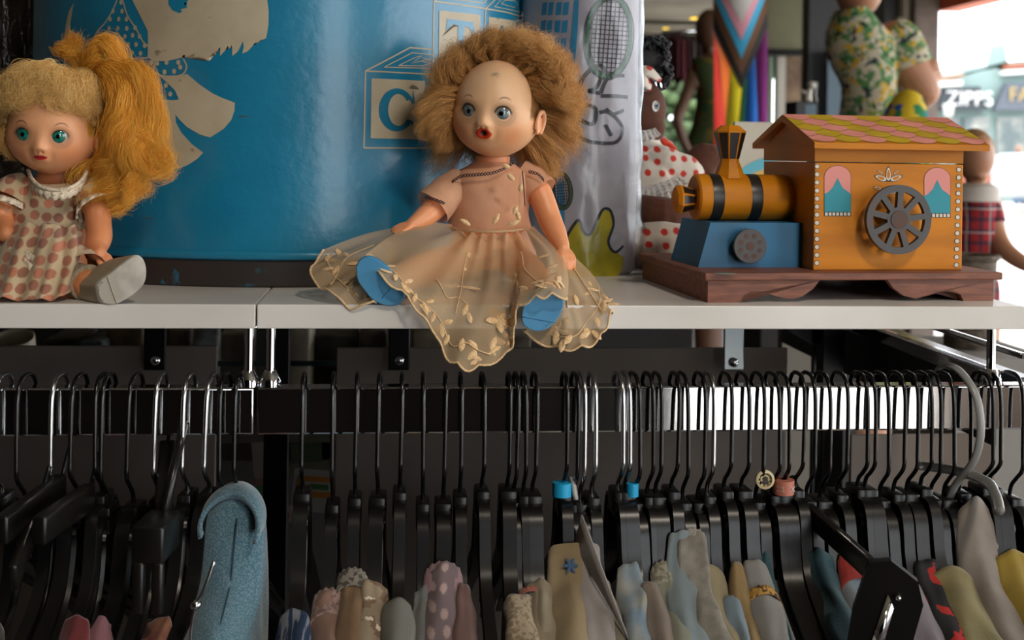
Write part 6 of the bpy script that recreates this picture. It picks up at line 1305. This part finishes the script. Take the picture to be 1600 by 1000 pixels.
for side, L0 in (('left', LEFT), ('right', RIGHT)):
    prevx = None
    for i, (px, br) in enumerate(L0):
        x = at(px, 598, YC0).x
        if prevx is not None and x - prevx < .0052: x = prevx + .0052
        prevx = x; yaw = rs.normal(0, .016); lean = rs.normal(0, .009)
        if side == 'left': yaw += -.10 + .03 * rs.random()
        elif px > 800: yaw += .02
        hb = [0, .004, .009][(i * 5 + i // 3) % 3] + (.002 if px > 850 else 0); HX[(side, i)] = (x, yaw, lean, px, hb)
        place_hanger((bool((i * 7) % 3 == 0), bool(br), hb), x, yaw, lean, ('bright-hooked' if br else 'dark-hooked') + ' black hanger, %s on the %s rail' % (ordn(i, len(L0)), side), 'black hangers on the %s rail' % side)
def dk(c, k=.84):
    return ''.join('%02x' % int(int(c[i:i + 2], 16) * k) for i in (0, 2, 4))
def clothmat(name, c, c2=None, sc=30, kind=None):
    c = dk(c); c2 = dk(c2) if c2 else None
    if kind == 'lace': return mat(name, c, .9, c2=c2 or c, scale=260, lo=.5, hi=.56, bump=.8, bscale=260, bdist=.001, sheen=.3)
    if kind == 'floral': return printmat(name, [c, (c2, .55), ('d6c8b4', .64)], 90)
    if kind == 'squares': return spotmat(name, c, c2, c2, 85, .28)
    if kind == 'denim': return mat(name, c, .9, c2=c2, scale=60, lo=.48, hi=.56, stretch=(6, .4, 1), bump=.6, bscale=500)
    return mat(name, c, .9, c2=c2, scale=sc, bump=.5, bscale=700, bdist=.0004, sheen=.25, lo=.35, hi=.65)
def garment(side, i, s0, w, m, label, cat='garment', rise=.0, lenz=.22, ruff=.0015, dx=0, tops=.0, name='garment', s1=.20, seed=0, neck=None, tilt=0):
    """cloth hung over the front arm of a hanger: a rounded ridge along the arm with both sides falling"""
    x, yaw, lean, px, hb = HX[(side, i)]; near = [h[4] for k_, h in HX.items() if k_[0] == side and abs(h[0] - x - dx) < w * .62]; HB = HB0 + min(near + [hb]) - .0016; n1, n2 = 40, 34; w = w * 1.2; G = []
    for a in range(n1):
        s = s0 + (s1 - s0) * (a / (n1 - 1)) ** 1.15; zz = -HB - arm_pt(s) + .0022 + rise * math.exp(-((s - s0) / .03)); env = min(1, .84 + (s - s0) / .012 * .16) * (1 + .5 * (s - s0) / .1 * .4); row = []
        for b in range(n2):
            u = -1 + 2 * b / (n2 - 1); hw = w / 2 * env
            if abs(u) < .5: t = u / .5 * PI / 2; p = Vector((hw * math.sin(t), -s, zz - hw * (1 - math.cos(t)) * .85))
            else: k = (abs(u) - .5) / .5; p = Vector((math.copysign(hw * (1 + .10 * math.sin(k * 5)), u), -s - .004 * k, zz - hw * .85 - k * lenz))
            p.x += tilt * (s - s0) + .0007 * math.sin(s * 210 + seed + u * 3); p.z += .0011 * math.sin(u * 8 + seed * 1.3) * (1 - abs(u)) + .0006 * math.sin(u * 17 + s * 60 + seed); q_ = Vector((p.x * 60 + seed * 3.7, s * 36, p.z * 14 + seed)); d_ = noise.noise_vector(q_) * ruff * 2.4; p += Vector((d_.x, d_.y, d_.z)) * (1 if abs(u) < .6 else 1.6)
            row.append(p)
        G.append(row)
    bm = NB(); gridmesh(bm, G); bmesh.ops.recalc_face_normals(bm, faces=bm.faces); me = bpy.data.meshes.new(name); bm.to_mesh(me); bm.free(); o = link(name, me, m, None)
    o['_hb'] = HB - HB0; o.location = (x + dx, YC0, RZ1 + .0012); o.rotation_euler = (0, lean, yaw); solidify(o, .0011, 0); tag(o, label, cat, 'garments on the hangers')
    return o
def top_edge(o, s0, w, m, name='trim_band', width=.012):
    """band or ruffle at the neck end of a garment"""
    bm = NB(); G = []; HB = HB0 + o['_hb']
    for a in range(6):
        s = s0 + width * a / 5; row = []; zz = -HB - arm_pt(s) + .0042
        for b in range(24): t = (-1 + 2 * b / 23) * PI / 2; hw = w * .6 * min(1, .84 + (s - s0) / .012 * .16) + .0014; row.append(Vector((hw * math.sin(t), -s, zz - hw * (1 - math.cos(t)) * .85 + .0010 * math.sin(b * 2.1) * (1 if a == 0 else .3))))
        G.append(row)
    gridmesh(bm, G); ob = build(name, bm, m, o, world=False); solidify(ob, .0009); return ob
def gi(px):   # nearest hanger on the right rail to a hook pixel
    return min(range(len(RIGHT)), key=lambda k: abs(RIGHT[k][0] - px))
M_cream_lace = clothmat('cream_lace_cloth', 'b7a487', '8f7c60', kind='lace')
Gs = [ # hook px, s0, width, rise, material, label, extras
 (475, .064, .020, 0, clothmat('navy_denim', '1c3050', '8a9098', kind='denim'), 'navy and white streaked knit strip on the first hanger of the right rail', {}),
 (521, .046, .0205, 0, clothmat('pink_beige_satin', 'a37f70', '96735f'), 'dusty pink beige garment with a lace top, leftmost pale one', {'top': clothmat('pink_lace', 'b08f85', '8a6a60', kind='lace'), 'tw': .016}),
 (558, .040, .0185, 0, clothmat('tan_slip', '8c6d4b', '7a5c3c'), 'tan slip garment with grey lace ruffle on top', {'top': clothmat('grey_lace', '8c8474', '4a453c', kind='lace'), 'tw': .008}),
 (593, .044, .0190, 0, clothmat('cream_floral', 'a8977c', '8c7058', kind='floral'), 'cream flower-print garment right of the tan slip', {}),
 (628, .060, .0200, 0, sheer('grey_sheer', '8f8e86', .75), 'sheer grey garment with a rounded open collar', {}),
 (661, .044, .0150, 0, clothmat('beige_blue', 'a09276', '6a7c8c', sc=12), 'narrow beige garment with a blue inner edge', {}),
 (696, .038, .0250, .002, clothmat('grey_pink_squares', '7f6c6e', 'c0a49c', kind='squares'), 'mauve garment patterned with pale squares', {'top': clothmat('pink_gauze', 'b28c92', 'a07a80'), 'tw': .012}),
 (720, .046, .0150, 0, clothmat('brown_satin', '7a5a50', '6a4a42'), 'dull brown satin garment beside the pale-squares one', {}),
 (806, .056, .0200, 0, M_cream_lace, 'cream lace garment just right of the mauve squares one', {}),
 (818, .050, .0150, 0, clothmat('beige_lin', '9c8c72', '8c7c62'), 'beige linen garment with a salmon edge', {'top': clothmat('salmon_edge', 'b06450'), 'tw': .003}),
 (835, .044, .0180, 0, clothmat('cream_cot', 'a89c84', '988a70'), 'plain cream cotton garment left of the blue-flower blouse', {}),
 (882, .034, .0300, .004, clothmat('beige_blouse', 'ab9672', '9a8460', sc=14), 'beige blouse with a small blue stitched flower', {'flower': 1}),
 (906, .034, .0230, .004, clothmat('white_blouse', 'aca49e', '9a928c'), 'white blouse with a tall pointed collar', {'point': 1}),
 (925, .044, .0180, 0, clothmat('olive_cream', '8c846c', '7c745c'), 'greyish cream garment behind the white pointed blouse', {}),
 (966, .038, .0180, 0, clothmat('tie_dye', 'b2b2a8', '7d97a8', sc=45), 'pale blue and white mottled garment', {}),
 (990, .048, .0170, 0, clothmat('sand_satin', '96887a', '86786a'), 'sand satin garment right of the mottled blue one', {}),
 (1026, .038, .0200, 0, clothmat('pale_green_lace', '9fa08c', '8a8c78', sc=60), 'pale green-cream garment with a ragged lace top', {'top': clothmat('ragged_lace', 'aba68f', '85806a', kind='lace'), 'tw': .010}),
 (1040, .036, .0120, 0, clothmat('salmon_strip', '9c6a58', 'b8903c', sc=18), 'salmon garment with a yellow edge', {}),
 (1054, .032, .0200, .003, clothmat('grey_blue_satin', '94a2a4', '84949a', sc=18), 'tall grey-blue satin garment right of the salmon one', {}),
 (1066, .033, .0180, .003, clothmat('white_ruched', 'a39c90', '8a8478', sc=120), 'white ruched garment with frilled top', {'top': clothmat('white_frill', 'b0aaa0', '908a80', kind='lace'), 'tw': .008, 'ruff': .003}),
 (1093, .040, .0240, 0, clothmat('cream_fold', 'b2a684', 'a49874', sc=9), 'wide cream folded garment under the pink size ring', {}),
 (1120, .058, .0200, 0, clothmat('ice_blue', '8fa3ae', '7d929e', sc=12), 'ice blue draped garment at the bottom edge', {}),
 (1134, .040, .0150, 0, clothmat('tan_ribbon', '9c8050', '8c7040'), 'tan ribbon-edged garment beside the teal one', {}),
 (1160, .038, .0190, 0, clothmat('pale_grey', '93908a', '85827c'), 'pale grey garment with a gold key-pattern band', {'band': 1}),
 (1184, .034, .0080, 0, clothmat('teal_dark', '1f4a50', '1a4048'), 'dark teal garment between black hangers', {}),
 (1262, .034, .0260, -.006, clothmat('teal_dark', '1f4a50', '1a4048'), 'wide dark teal garment behind the clip hanger', {}),
 (1312, .036, .0210, 0, clothmat('white_print', '9a9a98', '3f6a86', sc=24), 'white flower-hemmed garment with a red top', {'top': clothmat('red_top', 'a8281c', '96241a'), 'tw': .012}),
 (1374, .050, .0380, .002, clothmat('lilac_grey', '8c8488', '7d767a', sc=12), 'wide lilac-grey jersey sleeve at the lower right', {}),
 (1420, .040, .0200, 0, printmat('red_black', ['16171a', ('a01c18', .56), ('2a5a3a', .62)], 60), 'black garment with red flowers and green leaves', {}),
 (1440, .046, .0420, .002, clothmat('olive_knit', '8f8455', '7f744a', sc=40), 'olive-yellow knit garment at the right', {}),
 (1500, .024, .0280, .004, clothmat('cream_paper', '9b9084', '8c8176'), 'cream garment collar rising at the far right', {}),
 (1546, .036, .0300, .0, clothmat('mustard_yellow', 'ab8f2c', '9a7f24'), 'mustard-yellow garment at the right edge', {}),
]
for k, (px, s0, w_, rise, m_, lab, ex) in enumerate(Gs):
    i = gi(px); dx = (px - RIGHT[i][0]) * .00049
    o = garment('right', i, s0, w_, m_, lab, rise=rise, ruff=ex.get('ruff', .0016), dx=dx, seed=k)
    if 'top' in ex: top_edge(o, s0 - .001, w_, ex['top'], 'lace_edge' if 'lace' in lab else 'top_band', ex['tw'])
    if 'band' in ex: 
        ob = top_edge(o, s0 + .016, w_ * 1.12, printmat('gold_key', ['a8803a', ('4a3018', .52)], 300), 'gold_band', .007); ob.location = (0, 0, .0006)
    if 'flower' in ex:
        HB = HB0 + o['_hb']; bm = NB(); c0 = Vector((.0, -s0 - .010, -HB - arm_pt(s0 + .010) + .0088))
        for q_ in range(6): leaf(bm, c0, Vector((1, 0, 0)), Vector((0, -.5, -.8)).normalized(), Vector((0, -.8, .5)).normalized(), q_ * PI / 3, .0062, .0026, .0005)
        build('stitched_flower', bm, mat('flower_blue', '3c5a7c', .8), o, world=False)
    if 'point' in ex:
        HB = HB0 + o['_hb']; bm = NB(); z0_ = -HB - arm_pt(s0) ; gridmesh(bm, [[Vector((-.010 + .006 * a / 5, -s0 + .004 - .0 * a, z0_ - .006)).lerp(Vector((-.004 + .026 * a / 5, -s0 - .004 - .05 * a / 5, z0_ + .026 - .075 * (a / 5))), b / 4) for b in range(5)] for a in range(6)]); ob = build('pointed_collar', bm, m_, o, world=False); solidify(ob, .0012)
# left side: blue coat, pink and red pieces, clip hanger
M_coat = mat('blue_grey_wool', '3f6678', .95, c2='6f8a92', scale=900, lo=.45, hi=.62, bump=.6, bscale=900, sheen=.5, bdist=.0004)
o = garment('left', 10, .004, .036, M_coat, 'blue-grey wool coat shoulder with a turned collar, left rail', rise=.004, ruff=.001, seed=40, s1=.19, dx=.012, name='coat'); o['category'] = 'coat'
HB = HB0 + o['_hb']
for s_a, s_b, ww, nm in ((.002, .024, .0455, 'collar'),):
    bm = NB(); G = []
    for a in range(12):
        s = s_a + (s_b - s_a) * a / 11; row = []; zz = -HB - arm_pt(s) + .0095 + .0012 * math.sin(a / 11 * PI)
        for b in range(30): t = (-1 + 2 * b / 29) * (PI / 2 + .35); hw = ww / 2; row.append(Vector((hw * math.sin(t), -s - .010 * (1 - math.cos(t)) - .012 * max(0, math.sin(t)), zz - hw * (1 - math.cos(t)) * .9)))
        G.append(row)
    gridmesh(bm, G); ob = build(nm, bm, M_coat, o, world=False); solidify(ob, .0035)
bm = NB(); pp = [Vector((.004, -.030 - .018 * k, -HB - arm_pt(.030 + .018 * k) + .0034 + .004 * math.exp(-((.026 + .018 * k) / .03)))) for k in range(8)]; tube(bm, pp, .0007, 6); build('shoulder_seam', bm, mat('coat_seam', '2c4654', .9), o, world=False)
garment('left', 6, .058, .013, clothmat('rose_pink', 'a06a72', '8f5a62'), 'rose pink garment hanging between dark hangers at the left', seed=41)
garment('left', 5, .066, .016, clothmat('deep_red', '7a1614', '6a1212'), 'deep red garment low at the left', seed=42)
garment('left', 8, .070, .014, clothmat('red_brocade', '6e1a14', '8a5a3a', sc=90), 'red brocade garment beside the blue coat', seed=43)
garment('left', 1, .060, .016, clothmat('olive_brown', '4a3e2c', '3a3022'), 'olive-brown garment low at the far left', seed=44)
garment('left', 0, .062, .018, clothmat('taupe_grey', '5c5048', '4e443c'), 'taupe garment in the far lower left corner', seed=45)
# big clip hanger standing across at the lower right
ck = thing('clip_hanger', 'large black clip hanger slanting forward among the garments at the lower right', 'hanger', (at(1320, 880, -.03).x, -.03, at(1320, 880, -.03).z), 'clip hangers')
bm = NB(); pa = at(1262, 800, .02); pb_ = at(1378, 905, -.085); bar(bm, pa, pb_, .007, .016, bev=.0015)
tube(bm, smoothpath([pa, pa + Vector((-.003, .012, .010)), pa + Vector((-.006, .022, .022))], 4), .003, 8)
build('cross_bar', bm, M_hang, ck)
c = at(1400, 900, -.095); Mk = Matrix.Translation(c) @ Matrix.Rotation(.25, 4, 'Y') @ Matrix.Rotation(-.35, 4, 'Z')
bm = NB(); prism(bm, [(-.018, -.075), (.012, -.075), (.020, -.055), (.021, -.012), (.014, .002), (-.006, .010), (-.020, .004), (-.022, -.030)], (0, -.006, 0), (1, 0, 0), (0, 0, 1), (0, .012, 0)); bm.transform(Mk); o = build('clip', bm, M_hang, ck); auto(o); 
bm = NB(); prism(bm, [(-.006, -.055), (.002, -.060), (.003, -.020), (-.003, -.012)], (0, -.0075, 0), (1, 0, 0), (0, 0, 1), (0, .0015, 0)); bm.transform(Mk); ball(bm, Mk @ Vector((.004, -.008, -.012)), .0022, 2); build('clip_spring', bm, M_chrome, o)
# second clip, left
c = at(238, 838, -.05); Mk = Matrix.Translation(c) @ Matrix.Rotation(-.1, 4, 'Z')
bm = NB(); box(bm, (-.011, -.012, -.016), (.011, .03, .010), Mk, bev=.002); box(bm, (-.010, -.013, -.050), (-.002, -.006, -.014), Mk, bev=.002); box(bm, (.003, -.013, -.050), (.011, -.006, -.014), Mk, bev=.002); tube(bm, [Mk @ Vector((0, .028, .008)), Mk @ Vector((0, YC0 + .04, .06))], .0035, 8); tag(build('clip_hanger', bm, M_hang, center=True), 'black clip hanger with a square head holding the rose pink garment', 'hanger', 'clip hangers')
# black slanting hangers crossing at the left
for k, (a, b, w_) in enumerate((((0, 830, -.06), (95, 760, .03), .010), ((20, 905, -.07), (60, 800, .0), .006), ((255, 800, .0), (262, 700, .05), .012), ((60, 830, -.06), (140, 775, .02), .010))):
    bm = NB(); bar(bm, at(*a), at(*b), w_, .020, bev=.002); tube(bm, smoothpath([at(*b), at(*b) + Vector((0, .01, .012)), at(*b) + Vector((.004, .012, .03))], 4), .0018, 8); tag(build('clothes_hanger', bm, M_hang, center=True), ['broad dark hanger crossing at the far left', 'thin glossy hanger leaning at the far left edge', 'upright dark hanger arm left of centre on the left rail', 'second slanting hanger left, under the broad one'][k], 'hanger', 'slanting hangers at the left')
bm = NB(); a = at(306, 945, -.06); ball(bm, a, .0042, 2); tube(bm, smoothpath([a, a + Vector((.006, -.002, .012)), a + Vector((.012, 0, .030))], 4), .0012, 8); tube(bm, smoothpath([a, a + Vector((-.003, 0, -.02)), a + Vector((-.002, 0, -.045))], 4), .0012, 8); tag(build('metal_clip', bm, M_hookc, center=True), 'small shiny metal clip beside the blue coat', 'clip')
# size rings on hooks
def ring(px, py, r0, r1, h, m, label, axis='z', Y=YC0, txt=None):
    Y = Y - .010 if axis == 'z' else Y - .006; c = at(px, py, Y); t = thing('size_ring', label, 'size ring', c, 'size rings on the hooks'); bm = NB(); lathe(bm, [(r1, -h / 2), (r0, -h / 2 + .0005), (r0, h / 2 - .0005), (r1, h / 2), (r1 * .99, -h / 2)], None if axis == 'z' else Matrix.Rotation(PI / 2, 4, 'X'), 32, cap=False); auto(build('ring_band', bm, m, t, world=False))
    if txt:
        for s_, dx in txt: text(s_, 0, 0, .0062, mat('ring_white', 'cfc8c0', .5), None, 0, name='size_letter', raw=(t, (c.x + dx, c.y - math.sqrt(max(1e-8, r0 * r0 - dx * dx)) - .0002, c.z - .0025), math.atan2(dx, r0)))
    return t
M_cyan = mat('cyan_plastic', '1fa0d0', .35); M_rpink = mat('ring_pink', 'b8705c', .45); M_rcream = mat('ring_cream', 'c8b890', .45)
ring(878, 764, .0074, .0030, .0115, M_cyan, 'bright blue size ring, left one, under the cushion'); ring(988, 765, .0048, .0022, .0110, M_cyan, 'bright blue size ring, narrower right one')
ring(1224, 760, .0084, .0032, .0120, M_rpink, 'dusty pink size ring marked XL', txt=(('XL', -.0070), ('X', .0035)))
t = ring(1195, 749, .0074, .0054, .0040, M_rcream, 'cream spoked size ring facing the room', 'y', YC0 - .012)
bm = NB()
for k in range(9): a = k * 2 * PI / 9; tube(bm, [Vector((.0058 * math.cos(a), 0, .0058 * math.sin(a))), Vector((.0042 * math.cos(a), 0, .0042 * math.sin(a)))], .0008, 6)
tube(bm, [Vector((.0030 * math.cos(a), 0, .0030 * math.sin(a))) for a in np.linspace(-.5, 3.6, 14)], .0009, 6); build('spokes', bm, M_rcream, t, world=False)
bm = NB(); gridmesh(bm, [[at(888 + 10 * u + 6 * v, 745 + 36 * v, YC0 - .01 - .004 * math.sin(u * 3)) for u in np.linspace(0, 1, 4)] for v in np.linspace(0, 1, 6)]); o = build('paper_tag', bm, mat('tag_paper', 'a8a5a0', .8), center=True); solidify(o, .0004); tag(o, 'white paper tag beside the left blue size ring', 'tag')
# milky plastic hanger at the right
M_milk = mat('milky_plastic', '9a9a96', .35, spec=.5); M_milk.node_tree.nodes['Principled BSDF'].inputs['Transmission Weight'].default_value = .35
mh = thing('clothes_hanger', 'milky translucent hanger with a thick round hook at the right', 'hanger', (at(1500, 600, YC0).x, YC0, RZ1), 'milky hanger')
bm = NB(); x0 = at(1478, 596, YC0).x; tube(bm, smoothpath([Vector((x0 - .004, YC0 + .018, RZ1 - .012)), Vector((x0 - .001, YC0 + .012, RZ1 + .010)), Vector((x0 + .006, YC0 - .006, RZ1 + .013)), Vector((x0 + .013, YC0 - .024, RZ1 - .004)), Vector((x0 + .015, YC0 - .030, RZ1 - .030)), Vector((x0 + .012, YC0 - .026, RZ1 - .055)), Vector((x0 + .004, YC0 - .010, RZ1 - .080)), Vector((x0 + .002, YC0, RZ1 - .10))], 5), .0034, 14, flat=.6); build('hook', bm, M_milk, mh)
bm = NB(); tube(bm, smoothpath([at(1440, 728, .10), at(1490, 735, .04), at(1540, 752, .0), at(1556, 775, -.03), at(1562, 800, -.05)], 5), .0042, 12, flat=.7); build('shoulder_bar', bm, M_milk, mh)

for o in SC.objects:
    if '_hb' in o: del o['_hb']
